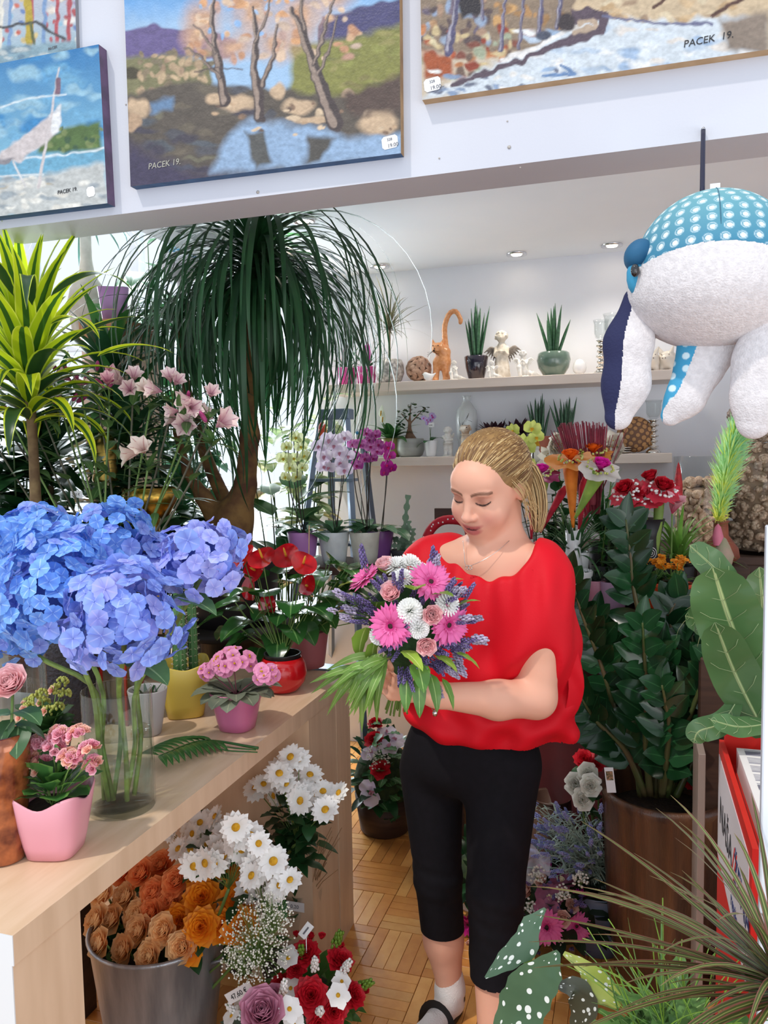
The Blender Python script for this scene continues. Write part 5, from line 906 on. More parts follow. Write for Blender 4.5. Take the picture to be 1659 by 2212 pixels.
b = SX(1006, SL, 3.60); t = thing('dog_figurine', 'small white and tan dog figurine with a string collar, above her hair', 'figurine', b); P = [('c', (0, 0, .07), (0, .01, .015), .022, .03, .01), ('e', (0, -.008, .125), (.021, .022, .019), .01), ('e', (.010, -.030, .128), (.010, .012, .008), .008), ('c', (-.016, 0, .138), (-.026, 0, .120), .007, .005, .005), ('c', (.016, .004, .138), (.024, .004, .122), .007, .005, .005), ('c', (0, 0, .11), (0, 0, .08), .016, .019, .01)]
ob('body', sdf(P, .003), mat('dog_paint', 'E8E2D8', .5, 'B48A5C', 22), t); ob('nose', ell(.004, .004, .003, 6, 4, (.014, -.041, .131)), mat('black_paint', '18161A'), t); ob('string_collar', tube([(math.cos(a)*.021, math.sin(a)*.021-.003, .098) for a in np.linspace(0, 6.28, 14)], .002, 5), mat('string', 'D8C8B0', .8), t)
DKP = leafm('dark_purple_leaf', '2E1C28', '4A2C38', .4)
for px, lb in ((1068, 'small dark purple leaved plant left of the green orchid'), (1118, 'dark purple leaved plant beside the lime green orchid')):
    b = SX(px, SL, 3.68); t = thing('dark_leaf_plant', lb, 'potted plant', b); pot(t, .045, .035, .075, mat('pot_clay', 'B06A58', .6)); rosetteplant(t, 34, .085, .014, DKP, 'ovate', (-.1, 1.3), (.2, .8), z=.10, nn=6, jr=.03)
CLP = [(.040, 0), (.044, .004), (.052, .08), (.056, .085), (.05, .085), (.04, .01)]
sansev('snake_plant', 'snake plant in a clay pot on the lower shelf, left of its twin', SX(1166, SL), .21, .045, CLP, mat('pot_clay', 'B06A58', .6), 13); sansev('snake_plant', 'snake plant in a clay pot behind the burgundy stick bundle', SX(1222, SL), .21, .06, CLP, mat('pot_clay', 'B06A58', .6), 13)
b = SX(1372, SL, 3.66)+v3(0, 0, .083); t = thing('wood_slice_ball', 'round ornament covered with small sawn wood slices', 'decoration', b); ob('core', ell(.076, .05, .076, 24, 14), mat('ball_core', '7A5A48', .8), t)
WS = mk('wood_slice', lathe([(1, 0), (1, .18), (.92, .22), (.0003, .22)], 14), mat('wood_slice', 'C89A6C', .7, 'A87848', 30, rnd=.15))
for i in range(110):
    z = 1-2*(i+.5)/110; a = i*2.4; s = math.sqrt(1-z*z); d = v3(s*math.cos(a), s*math.sin(a), z); ob('wood_slice', WS, None, t, OR(nrm(d/v3(1, .66, 1)), d*v3(.076, .05, .076), U(.008, .0115)))
t = thing('glass_dish', 'stack of small glass dishes beside the wood slice ball', 'dish', SX(1347, SL, 3.62)); ob('dishes', J([lathe([(.02, 0), (.036, .006), (.038, .010), (.034, .008), (.018, .003)], 28, cap0=True, cap1=True).tr(0, 0, .009*i) for i in range(3)]), MERC, t)
# ---------------------------------------------------------------- ladder and orchids in front of the back wall
zs = PY(760, 1216, 2.88)[2]; t = thing('flower_bench', 'brown wooden bench carrying the row of orchid pots', 'bench', (-1.5, 2.88, 0)); ob('top', box(-.25, .95, -.13, .18, zs-.03, zs), STW, t)
for x in (-.22, .88):
    for y in (-.11, .13): ob('leg', box(x, x+.04, y, y+.04, 0, zs-.03), STW, t)
GB = mat('ladder_steel', '7C8EA4', .35, metal=.4); tp_ = PY(722, 895, 3.12); t = thing('step_ladder', 'grey blue metal stepladder standing behind the orchids', 'ladder', tp_*v3(1, 1, 0)); tz = tp_[2]
L0 = lambda px, py, y: PY(px, py, y)-tp_*v3(1, 1, 0)
for (a0_, a1_, y0_, y1_) in (((692, 888), (652, 1180), 3.12, 3.05), ((748, 888), (766, 1215), 3.12, 3.05), ((716, 892), (716, 1100), 3.18, 3.40), ((780, 930), (800, 1090), 3.2, 3.40)):
    A = L0(*a0_, y0_); B = L0(*a1_, y1_); B = A+(B-A)*((A[2])/(A[2]-B[2])); d = nrm(B-A); ob('rail', tube([A, B], .016, 4).xf(T(0, 0, 0)), GB, t, smooth=False)
A = L0(690, 893, 3.12); B = L0(756, 893, 3.12); ob('top_plate', rbox(A[0], B[0], A[1]-.02, A[1]+.05, tz-.022, tz+.022, .003), GB, t, smooth=False)
for k in range(1, 5): z = tz-.27*k; w = .06+.05*k; ob('step', box(A[0]-.055*k*.6, B[0]+.02*k, A[1]-.05, A[1]+.03, z-.012, z), GB, t, smooth=False)
ORL = leafm('orchid_leaf_big', '4A7A5A', '5E8C66', .25, vein='8CB08A', coat=.3)
def orchid(label, px, py, y, pm_, stems, cols, R, pr=(.062, .045, .125), n=5, base=None):
    b = PY(px, py, y); b[2] = zs if base is None else base; t = thing('orchid', label, 'potted plant', b); pot(t, *pr, pm_)
    for i in range(n): a = i*2.4+1; ob('leaf', leafS(a, U(.3, .9), U(.13, .19), U(.028, .038), U(.9, 1.5), 'obov', 11, .12, 4, (0, 0, pr[2]*.9), 1.4), ORL, t)
    om = mk('bloom', orchS(R), cols)
    for st in stems:
        P = [PY(x, yy, y-.03)-b for x, yy in st]; tip = P[0]; pts = spl([(U(-.01, .01), 0, pr[2]*.85)]+[v3(tip[0]*.8, tip[1], (tip[2]+pr[2])*.5)]+[P[0]+v3(0, .01, .01)], 12); ob('flower_stalk', tube(pts, .0022, 5), mat('orchid_stalk', '3A3430', .5), t)
        if len(P) > 1: ob('flower_stalk', tube(spl([P[0]+v3(0, .01, .01)]+[p+v3(0, .012, 0) for p in P[1:]], 10), .0014, 5), mat('orchid_stalk', '3A3430'), t)
        ob('stake', tube(line((pts[0][0]+.006, .004, pr[2]*.8), (tip[0]*.9, tip[1]+.008, tip[2]-.05), 2), .0018, 5), mat('orchid_stalk', '3A3430'), t)
        for p in P: inst('bloom', om, t, nrm(v3(U(-.5, .4), -1, U(-.1, .4))), p, U(.85, 1.1), U(-.3, .3))
    return t
OW = [mat('orchid_white', 'F0E8F2', .45, 'E4D4EA', 30, trans=.3), mat('orchid_lip_pink', 'C88AA0', .5)]; OY = [mat('orchid_cream', 'EEF2C8', .45, 'DDE8A0', 30, trans=.3), mat('orchid_lip_yellow', 'D8C040', .5)]
OV = [mat('orchid_veined', 'D488C0', .45, 'A43890', 70, trans=.3), mat('orchid_lip_mag', '9C1060', .5)]; OM = [mat('orchid_magenta', 'B81890', .45, '98107C', 40, trans=.3), mat('orchid_lip_dark', 'D02070', .5)]; OG = [mat('orchid_lime', 'D0D878', .45, 'BECB5E', 30, trans=.3), mat('orchid_lip_yel2', 'D8A82C', .5)]
orchid('white orchid with large pale lilac blooms on the bench by the ladder', 722, 1200, 2.86, mat('pot_white_glaze', 'DDE6E8', .3, 'D2DCE0', 30, bump=.4, bs=60), [[(745, 945), (722, 962), (702, 985), (712, 1010), (738, 1000), (752, 985)], [(712, 950), (690, 965), (735, 978), (700, 1008), (745, 1015)]], OW, .036)
orchid('cream yellow orchid half hidden by palm leaves, in a lilac pot', 655, 1195, 2.84, mat('pot_lilac', 'C48ACC', .3, 'B87CC4', 5), [[(640, 945), (650, 965), (660, 985), (635, 990), (655, 1010)], [(620, 965), (612, 990), (628, 1010), (642, 1030), (618, 1030)]], OY, .030)
orchid('orchid with veined pink and purple blooms in a white pot', 790, 1205, 2.88, mat('pot_ivory_glaze', 'D8D8CC', .3, 'CCCCC0', 30, bump=.4, bs=60), [[(792, 935), (812, 940), (800, 965), (790, 990), (815, 975)], [(762, 960), (766, 985), (772, 1005), (778, 960)], [(800, 950), (820, 960), (808, 990)]], OV, .028)
orchid('magenta orchid with a hanging row of blooms, in a purple pot', 818, 1205, 2.93, mat('pot_purple', '7E4C8C', .3, '744484', 5), [[(838, 966), (842, 985), (836, 1005), (848, 1012), (832, 1020)]], OM, .027, n=6)
b = PY(880, 1180, 3.0); b[2] = zs; t = thing('leaf_cactus', 'orchid cactus with flat notched stems right of the orchids', 'potted plant', b+v3(0, -.06, 0)); pot(t, .05, .04, .05, mat('pot_anthracite', '35353A', .5))
for a, e0, L, dr in ((-.2, 1.5, .22, .1), (.3, 1.2, .12, -.4), (2.8, 1.2, .14, 2.2), (3.4, .9, .10, 2.4), (.1, .7, .10, -1.0), (-1.0, .9, .10, 1.8), (2.2, 1.0, .08, 1.0)):
    pts = arc(a, e0, L, dr, 22, 1.2, (0, 0, .045)); ob('stem', ribbon(pts, .006+.009*(np.arange(22) % 4 < 2)*np.linspace(1, .6, 22), nw=2, fold=.1, up=(.3, -1, .2)), leafm('cactus_flat', '5E7A66', '6E8A70', .45), t)
b = PY(697, 945, 3.02); t = thing('hanging_ornament', 'small red and orange bird ornament hanging on the ladder', 'decoration', b); ob('body', sdf([('e', (0, 0, .03), (.018, .014, .034), .01), ('e', (-.004, 0, -.002), (.012, .011, .014), .01), ('c', (.008, 0, .0), (.02, 0, -.014), .004, .002, .004)], .003), mat('red_felt', 'C82A34', .6, 'E07A3A', 26), t); ob('hanging_loop', tube(line((0, 0, .06), (0, .06, .115), 3), .0008, 4), mat('black_paint', '18161A'), t)
b = PY(770, 985, 3.0); b[2] = zs; t = thing('owl_figurine', 'tiny owl figurine with blue eyes on a rod behind the orchids', 'figurine', b-v3(0, -.05, 0)); zz = PY(768, 940, 3.0)[2]-zs; ob('rod', tube(line((0, 0, 0), (0, 0, zz), 2), .002, 6), chrome, t); ob('body', sdf([('e', (0, 0, zz), (.02, .015, .026), .005), ('c', (-.012, 0, zz+.02), (-.014, 0, zz+.034), .006, .002, .004), ('c', (.012, 0, zz+.02), (.014, 0, zz+.034), .006, .002, .004)], .003), CERW, t)
for s in (-1, 1): ob('eye', ell(.007, .004, .007, 8, 6, (s*.008, -.014, zz+.01)), mat('owl_blue', '3A8AB8', .3), t)
b = PY(952, 1160, 2.9); b[2] = 0; t = thing('polka_dot_chair', 'red polka dot padded chair back behind her shoulder', 'chair', b); c0 = PY(960, 1165, 2.9)-b; ring_ = [c0+v3(-.075+.0, 0, -.1), c0+v3(-.07, 0, 0), c0+v3(-.035, 0, .055), c0+v3(.02, 0, .075), c0+v3(.09, 0, .05), c0+v3(.11, 0, -.1)]; sp = spl(ring_, 18)
ob('back_rim', tube(sp, .018, 10), mat('red_fabric', 'B4162A', .7), t); ob('dots', J([ell(.004, .004, .004, 6, 4, sp[i]+v3(U(-.012, .012), -.0155, U(-.008, .008))) for i in range(2, 16)]), mat('white_dot', 'F0ECEC', .7), t, kind='stuff'); ob('leg', tube(line(sp[0], (sp[0][0], 0, 0), 2), .012, 8), STW, t); ob('leg', tube(line(sp[-1], (sp[-1][0], 0, 0), 2), .012, 8), STW, t); ob('head_block', box(c0[0]-.045, c0[0]+.02, .03, .05, c0[2]+.06, c0[2]+.115), STW, t)
# ---------------------------------------------------------------- round table with cloth and its plants, right of the woman
RTY = 2.72; rc = PY(1385, 1300, RTY); RTZ = PY(1385, 1310, 2.6)[2]; CLOTH = mat('table_cloth_wine', '3A1014', .8, '521418', 5); t = thing('round_table', 'round table under a dark wine red cloth behind the big brown pot', 'table', (rc[0], rc[1], 0))
a = np.linspace(0, 2*PI, 90, endpoint=False); V = [np.c_[np.cos(a)*r, np.sin(a)*r, np.full(90, RTZ)] for r in (.02, .38)]
for z in np.linspace(RTZ-.012, .02, 10): f = (RTZ-z)/RTZ; q = .40+.05*f+.02*f*np.sin(a*14); V.append(np.c_[np.cos(a)*q, np.sin(a)*q, np.full(90, z)])
ob('cloth', S(np.vstack(V)*v3(.92, .72, 1), grid(90, 12, True)), CLOTH, t); ob('table_top', lathe([(.37, RTZ-.025), (.385, RTZ-.012), (.37, RTZ-.002), (.0003, RTZ-.002)], 48, cap0=True).sc(.9, .7, 1), STW, t); ob('leg', tube(line((0, 0, 0), (0, 0, RTZ-.03), 2), .04, 12), STW, t)
t = thing('back_cabinet', 'low dark cabinet against the back wall carrying the shell filled glass cylinders', 'cabinet', (.20, 3.125, 0)); CZ = PY(1520, 1195, 3.2)[2]; ob('body', box(-.55, 1.0, .0, .52, 0, CZ-.03), STW, t); ob('top', rbox(-.57, 1.02, -.012, .53, CZ-.03, CZ, .002), STW, t, smooth=False)
for x in (-.53, .0, .52): ob('door', box(x+.01, x+.5, -.014, -.001, .06, CZ-.06), STW, t)
def onT(px, y, z=None): # table point below pixel column
    z = RTZ if z is None else z; a = PY(px, 1100, y); b_ = PY(px, 1300, y); f = (z-a[2])/(b_[2]-a[2]); p = a+(b_-a)*f; return v3(p[0], y, z)
WPOT = mat('pot_white_gloss', 'DADBDB', .25, coat=.4); GRS = leafm('grass_dark', '2C5230', '3C6A3A', .35, rnd=.25); GRS2 = leafm('grass_light', '5F8E3A', '7AA64C', .35, rnd=.25)
def grass(label, base, n, L, h0, m, potm, pr, e=(.2, 1.5), W=.005, dr=(.5, 1.6), name='grass_plant', neck=0):
    t = thing(name, label, 'potted plant', base); pot(t, *pr, potm); top = pr[2]*.9
    if neck: stemT(t, (0, 0, top), (0, 0, top+neck), .012, BARK, 0, 'trunk'); top += neck
    for i in range(n): a = i*2.4; f = i/n; ob('leaf', leafS(a, e[1]+(e[0]-e[1])*f+U(-.15, .15), L*U(.7, 1.1), W*U(.8, 1.2), dr[0]+(dr[1]-dr[0])*U(.2, 1), 'grass', 9, .15, 2, (.008*math.cos(a), .008*math.sin(a), top), 1.4), m, t)
    return t
grass('grassy dracaena with dark thin leaves in a white conical pot beside her shoulder', onT(1240, 2.62), 70, .24, 0, GRS, WPOT, (.05, .035, .17), W=.006)
grass('grassy dark plant behind the orange cone arrangement', onT(1300, 2.95), 70, .26, 0, GRS, mat('pot_black', '222022'), (.05, .04, .16), W=.006, neck=.05)
grass('arching green spider plant left of the shell cylinder', onT(1465, 2.72), 55, .22, 0, GRS2, mat('pot_black', '222022'), (.05, .04, .12), W=.008, neck=.03, name='spider_plant')
grass('fine striped grass plant at the right edge behind the fiddle leaf fig', PY(1610, 1230, 2.3)*v3(1, 1, 0)+v3(0, 0, .95), 70, .20, 0, mat('grass_striped', '5A6A3A', .4, trans=.25, rnd=.2, stripe=[('C8C89A', 1.0, .3, .1)]), mat('pot_black', '222022'), (.06, .045, .10), W=.004, dr=(.8, 2.0))
t = thing('side_pedestal', 'dark pedestal at the right edge under the striped grass', 'stand', PY(1610, 1230, 2.3)*v3(1, 1, 0)); ob('body', rbox(-.12, .25, -.10, .14, 0, .95, .004), STW, t, smooth=False)
ob('planter_box', J(box(.03, .2, .02, .12, .951, 1.09)), mat('planter_white', 'D8D4CC', .5), t); ob('planter_rim', box(.028, .202, .018, .122, 1.09, 1.10), mat('planter_orange', 'B4583A', .5), t)
t = thing('white_pot', 'plain white pot half hidden behind her sleeve', 'pot', onT(1237, 2.50)); pot(t, .062, .045, .125, WPOT)
HAW = leafm('haworthia', '2C3A30', '4A5A48', .5)
for px, y, lb in ((1283, 2.52, 'small spiky succulent in a pink pot behind her sleeve'), (1325, 2.50, 'small spiky succulent in a mauve pot next to the pink one')):
    t = thing('succulent', lb, 'potted plant', onT(px, y)); pot(t, .042, .033, .095, mat('pot_mauve%d' % px, 'B4788A' if px < 1300 else '9A7A94', .4)); rosetteplant(t, 26, .055, .006, HAW, 'grass', (.3, 1.4), (-.2, .3), z=.085, nn=6, jr=.012)
# orange kalanchoes
for px, y, lb in ((1412, 2.52, 'orange flowering kalanchoe in an orange red pot, left one'), (1458, 2.50, 'orange flowering kalanchoe in an orange red pot, right one')):
    b = onT(px, y); t = thing('kalanchoe', lb, 'potted plant', b); pot(t, .052, .040, .095, mat('pot_orange', 'D8491A', .35, 'CC4016', 5)); KOF = mk('blossom', petals(5, .006, .0035, .4, .4, m=4), pm('kal_orange', 'E07A10', 'F8A828'))
    for i in range(16): ob('leaf', leafS(i*2.4, U(.1, 1.2), U(.05, .07), .018, .6, 'obov', 7, .1, 2, (0, 0, .085)), KL, t)
    for k in range(9):
        c = v3(U(-.05, .05), U(-.035, .035), U(.135, .17)); stemT(t, (0, 0, .09), c, .0012, STEM, .004); [inst('blossom', KOF, t, nrm(v3(U(-.6, .6), U(-.8, .2), 1)), c+v3(U(-.015, .015), U(-.015, .015), U(-.004, .006)), 1.25) for _ in range(9)]
# black vase with circles and three red rose posies
b = onT(1398, 2.62); vz = PY(1398, 1120, 2.62)[2]-RTZ; t = thing('black_vase', 'flared black vase with white spiral circles, holding three red rose posies', 'vase', b); vp = [(.030, 0), (.034, .01), (.034, vz*.5), (.040, vz*.8), (.052, vz), (.048, vz), (.036, vz*.8), (.02, .02)]
ob('body', lathe(vp, 40, cap0=True, cap1=True), mat('matte_black', '141316', .45), t); CW = mat('circle_white', 'D8D8D8', .5)
def circ(a, z, R, r, th=.0012): return tube([v3(r*math.sin(a+R*math.cos(q)/r), -r*math.cos(a+R*math.cos(q)/r), z+R*math.sin(q)) for q in np.linspace(0, 2*PI, 20)], th, 5)
ob('circles', J([circ(a, z, R, .0395) for a, z, R in ((.25, vz*.62, .018), (.25, vz*.62, .011), (.25, vz*.62, .005), (-.55, vz*.70, .013), (-.55, vz*.70, .006), (-.2, vz*.42, .014), (-.2, vz*.42, .006), (.9, vz*.4, .015), (.5, vz*.2, .014), (.5, vz*.2, .006))]), CW, t)
RW = mk('rose_bloom', rosette(.036, 20, .5), REDR)
def collar(R, m, n=11, dz=0): return ribbon([v3(math.cos(a)*R*.62, math.sin(a)*R*.62, .006*math.sin(3*a)+dz) for a in np.linspace(0, 2*PI, 40)], np.array([R*.40*(1+.22*math.sin(n*a)) for a in np.linspace(0, 2*PI, 40)]), up=(0, 0, 1), nw=4, wav=.12, wn=7)
for px, py, lb, d in ((1352, 1058, 'left', (-.4, -.6, .7)), (1388, 1068, 'middle', (0, -.6, .8)), (1432, 1052, 'right', (.3, -.6, .75))):
    c = PY(px, py, 2.58); t = thing('rose_posy', 'red rose posy with lace collar in the circle patterned vase, '+lb+' of three', 'flower', c); M = OR(d); f = b+v3((c-b)[0]*.2, 0, vz*.25)-c; tp_ = -v3(*nrm(d))*.03
    ob('wrapped_stem', tube(bez(f, f*.4+v3(0, 0, -.05), tp_, 8), np.linspace(.008, .017, 8), 10), mat('wrap_green', '7E9444', .6, '66803A', 20), t); inst('bloom', RW, t, d, (0, 0, 0), 1); 
    if lb == 'right': inst('bloom', RW, t, (-.3, -.4, .9), (-.035, .01, .028), .9)
    ob('collar', collar(.06, None, 13), mat('collar_red', 'D8384E', .5, trans=.3), t, M@T(0, 0, -.014)); ob('lace', J([ell(.006, .005, .004, 6, 4, (.036*math.cos(a)*U(.8, 1.2), .036*math.sin(a)*U(.8, 1.2), U(-.008, .006))) for a in np.linspace(0, 2*PI, 24)]), WHP, t, M, kind='stuff')
    ob('beads', J([ell(.003, .003, .003, 6, 4, (.03*math.cos(a), .03*math.sin(a), .008)) for a in np.linspace(0, 6, 9)]), mat('bead_red', 'B01828', .2), t, M)
# cone arrangements
def cone(label, cx, cy, y, foot, Rc, cm, wm, rm, r0=.026, tilt=(0, -.35, .9), rose=.032, cat='flower arrangement', fz=None):
    c = PY(cx, cy, y); f = PY(foot[0], foot[1], y)-c; t = thing('cone_bouquet', label, cat, c); M = OR(tilt)
    ob('cone', tube(line(f, -v3(*nrm(tilt))*.02, 8), np.linspace(.004, r0, 8), 16), wm, t); ob('collar', collar(Rc, None, 9), cm, t, M@T(0, 0, -.010)); inst('bloom', mk('rose_bloom', rosette(rose, 20, .5), rm), t, tilt, (0, 0, .006))
    ob('berries', J([ell(.0045, .0045, .0045, 6, 4, (rose*1.15*math.cos(a)*U(.9, 1.2), rose*1.15*math.sin(a)*U(.9, 1.2), U(0, .008))) for a in np.linspace(0, 6.2, 22)]), mat('berry_green', '8A9A34', .4, 'C8C878', 80), t, M)
    return t
WO = mat('sisal_orange', 'E8862A', .7, 'D87018', 30); WG = mat('sisal_green', '86A040', .7, '6E8C34', 30)
ORR = pm('rose_deep_orange', 'E04A08', 'F8741C', .2, .9)
CT = cone('orange cone bouquet with an orange rose and wide orange collar', 1232, 990, 2.55, (1238, 1140), .078, mat('collar_orange', 'F0A050', .5, 'E8903C', 20, trans=.3), WO, ORR)
cone('second orange rose with orange collar, behind the orange cone', 1282, 975, 2.72, (1262, 1150), .06, mat('collar_orange', 'F0A050'), mat('sisal_red', 'A81A30', .7, '8E1428', 30), ORR)
cone('magenta rose with a white paper collar on a green cone', 1297, 1010, 2.50, (1242, 1120), .062, mat('collar_white', 'E8E6E2', .5, 'D8D4CC', 20, trans=.3), WG, MAG, tilt=(.25, -.5, .8))
cone('magenta rose in a dark plum collar beside her hair', 1170, 1020, 2.50, (1160, 1150), .055, mat('collar_plum', '6E1840', .4, 'A84878', 20), WG, MAG, rose=.026, tilt=(.1, -.4, .85))
b = onT(1238, 2.58); t = thing('arrangement_vase', 'tall grey white vase under the cone bouquets', 'vase', b); vh = PY(1238, 1145, 2.58)[2]-RTZ; ob('body', lathe([(.028, 0), (.034, vh*.4), (.022, vh*.8), (.026, vh), (.022, vh), (.018, vh*.8), (.02, .02)], 28, cap0=True, cap1=True), WPOT, t)
for k, (p0, p1, lb) in enumerate((((1148, 1165), (1150, 1010), 'red twisted fibre spike close to her ponytail'), ((1167, 1150), (1222, 1050), 'crimson fibre spike crossing towards the orange cone'), ((1250, 1160), (1262, 1030), 'dark crimson fibre spike behind the orange cone'))):
    c = PY(*p0, 2.6); e = PY(*p1, 2.62)-c; t = thing('fibre_spike', lb, 'decoration', c); ob('spike', tube(line((0, 0, 0), e, 8), np.linspace(.004, .016, 8)*np.array([1]*7+[.3]), 10), mat('sisal_crimson', 'C02238', .8, '98182C', 40), t); ob('winding', J([tube(bez(e*f, e*(f+.06)+v3(.017*f, -.012*f, 0), e*(f+.12)+v3(-.012*f, -.012*f, 0), 5), .002, 4) for f in np.linspace(.05, .8, 9)]), mat('sisal_crimson', 'C02238'), t)
t = thing('stick_bundle', 'fan shaped bundle of thin burgundy sticks behind the cone bouquets', 'decoration', PY(1280, 1110, 2.72)); STKM = mat('stick_burgundy', '8A3040', .6, '6E2434', 30, rnd=.2)
for i in range(110):
    px = 1205+108*((i % 55)/54)+U(-3, 3); py = 908+U(0, 16)+abs(px-1262)*.10; e = PY(px, py, 2.72+.05*(i//55))-np.array(t.location); s0 = v3((px-1262)*.00045, U(-.01, .01), 0); ob('stick', tube([s0, (s0+e)/2, e], .0016, 4), STKM, t, smooth=False)
for i in range(14):
    px = (1188+i*1.5) if i < 7 else (1318+(i-7)*6); e = PY(px, 925+U(0, 30), 2.74)-np.array(t.location); ob('stick', tube([v3(0, 0, 0), e*.5, e], .0011, 4), STKM, t, smooth=False)
ob('tie', lathe([(.012, .03), (.014, .04), (.014, .06), (.012, .07)], 16), STKM, t)
LILM = [mat('lily_white', 'F0ECE2', .45, 'E4DECE', 20, trans=.25), YEL]; LIL = mk('lily_bloom', J(trumpet(.085), J([ell(.002, .002, .005, 5, 4, (.012*math.cos(a), .012*math.sin(a), .06)) for a in range(6)]).mat(1)), LILM)
for k, (px, py, lb) in enumerate(((1205, 950, 'white lily stem left of the burgundy sticks'), (1325, 955, 'cream lily stem right of the burgundy sticks'))):
    c = PY(px, py, 2.85); t = thing('lily', lb, 'flower', c); ob('stem', tube(bez((0.03 if k == 0 else -.04, 0, RTZ+.1-c[2]), (0, 0, -.1), (0, 0, -.03), 8), .003, 6), STEM, t)
    for i in range(5): d = nrm(v3(U(-1, 1), -1+U(-.2, .6), U(-.3, .8))); inst('bloom', LIL, t, d, v3(U(-.03, .03), 0, U(-.05, .03)), U(.8, 1.0))
    for i in range(5): ob('leaf', leafS(U(0, 6.28), U(-.2, .7), .10, .012, .6, 'lance', 7, .15, 2, (0, 0, -.05-.03*i)), GRNM, t)
b = onT(1120, 2.80); t = orchid('lime green orchid standing right behind her hair', 1158, 1290, 2.74, WPOT, [[(1092, 945), (1108, 930), (1128, 955), (1112, 975), (1140, 968)], [(1150, 925), (1158, 945), (1140, 1000), (1152, 1020), (1130, 1022)]], OG, .034, base=RTZ)
c = PY(1158, 985, 2.9); t = thing('gnome_figurine', 'small gnome figurine with a yellow hat on a stick', 'figurine', v3(c[0], c[1], RTZ)); zz = c[2]-RTZ; ob('rod', tube(line((0, 0, 0), (0, 0, zz), 2), .002, 6), STW, t); ob('body', sdf([('e', (0, 0, zz), (.018, .014, .024), .008), ('e', (0, 0, zz+.03), (.013, .012, .012), .006)], .003), CERW, t); ob('hat', lathe([(.015, zz+.036), (.009, zz+.055), (.0003, zz+.078)], 14), YEL, t)
shrub('variegated_plant', 'leafy green plant behind her ponytail under the lime orchid', 1200, 1060, 2.92, .25, .16, 70, .10, .02, GRND, base=RTZ, potr=.06, stems=7)
shrub('leafy_shrub', 'feathery green plant between the sticks and the red roses', 1315, 1060, 2.9, .28, .14, 84, .09, .012, leafm('leaf_fresh', '3E7A38', '2E6230', .35), base=RTZ, potr=.06, stems=7)
shrub('leafy_shrub', 'dark leafy mass on the round table in front of the black vase', 1345, 1205, 2.60, .2, .12, 56, .08, .018, GRND, base=RTZ, potr=.05, stems=7)
t = thing('spike_flower', 'single red cone shaped bloom spike beside the shell cylinder', 'flower', PY(1465, 1060, 2.78)); ob('bloom', lathe([(.006, -.05), (.015, -.02), (.013, .03), (.006, .08), (.0003, .095)], 14), mat('spike_red', 'B8242C', .6, '8E1820', 60, bump=1, bs=80), t); ob('stem', tube(line((0, 0, -.05), (0, 0, RTZ+.04-t.location[2]), 3), .0025, 6), STEM, t); 
b = onT(1440, 2.66); t = thing('pink_lily', 'pink lily bud with pale throat below the right red rose posy', 'flower', PY(1452, 1095, 2.6)); inst('bloom', mk('lily_pink', trumpet(.07), pm('lily_pink', 'C8506E', 'F0B8C4', .1, .9)), t, (.2, -.4, .9), (0, 0, -.02)); ob('stem', tube(line((0, 0, -.02), (0, .05, RTZ+.05-t.location[2]), 4), .003, 6), STEM, t)
# glass cylinders with shells
def shells(name, lb, px, y, R, ztop, fill, sm, me, n, s, seed):
    b = onT(px, y, CZ); h = ztop-CZ; t = glassvase('glass_cylinder', lb, b, R, h, .004, .012, m=clearm('thin_glass', 'F8FAFA')); r = random.Random(seed); H = fill-CZ-.014; rows = int(H/(s*1.7)); k = 0
    for i in range(rows):
        per = int(2*PI*(R-s)/(s*1.95))
        for j in range(per):
            aa = (j+.5*(i % 2))*2*PI/per; 
            if not (-PI-.5 < aa-2*PI+.0 < .5 or True): continue
            p = v3((R-.005-s)*math.cos(aa), (R-.005-s)*math.sin(aa), .014+s+i*s*1.7+r.uniform(-.1, .1)*s)
            if k < n and p[1] < R*.12: ob('shell', me, None, t, OR((r.gauss(0, 1), r.gauss(0, 1), r.gauss(0, 1)), p, s*r.uniform(1.1, 1.3))); k += 1
    ob('shell_filling', lathe([(R-.004-s*1.3, .013), (R-.004-s*1.3, H-.004), (.0003, H+.004)], 24, cap0=True), mat('shell_dark', 'A48A74', .8), t)
    for i in range(26): ob('shell', me, None, t, OR((r.gauss(0, 1), r.gauss(0, 1), r.gauss(0, 1)), (r.uniform(-.6, .6)*R, r.uniform(-.6, .6)*R, H+s*.8+r.uniform(0, .8)*s), s*1.1))
    return t
th = np.linspace(0, 4.2*PI, 26); snail = J(tube([v3(math.cos(q)*.55*(1-q/15), math.sin(q)*.55*(1-q/15), -.5+q/13) for q in th], .46*(1-th/14.5), 8), ell(.5, .5, .5, 8, 6, (0, 0, -.2)))
SN = mk('snail_shell', snail, mat('snail_shell', 'E2C8B0', .45, 'A88A74', 3, rnd=.3)); cone_sh = lathe([(.75, -.9), (1.0, -.6), (.85, .2), (.3, 1.1), (.0003, 1.3), ][0:5]+[], 12); CS = mk('cone_shell', J(cone_sh, lathe([(.75, -.9), (.5, -.8), (.45, .0)], 12)), mat('cone_shell', 'E0C0A4', .45, 'B8947A', 3, rnd=.3))
shells('a', 'glass cylinder filled with open brown shells, left of the green plume', 1512, 3.26, .100, PY(1512, 985, 3.26)[2], PY(1512, 1045, 3.26)[2], None, CS, 200, .0165, 3)
shells('b', 'tall glass cylinder packed with round snail shells at the right edge', 1655, 3.29, .150, PY(1655, 935, 3.29)[2], PY(1655, 950, 3.29)[2], None, SN, 290, .021, 4)
vz = PY(1655, 935, 3.15)[2]; b = onT(1632, 3.53, CZ); t = thing('lattice_vase', 'white perforated ceramic vase behind the plush fin', 'vase', b); zb = PY(1632, 905, 3.53)[2]-CZ; ztp = PY(1632, 803, 3.53)[2]-CZ; o_ = []
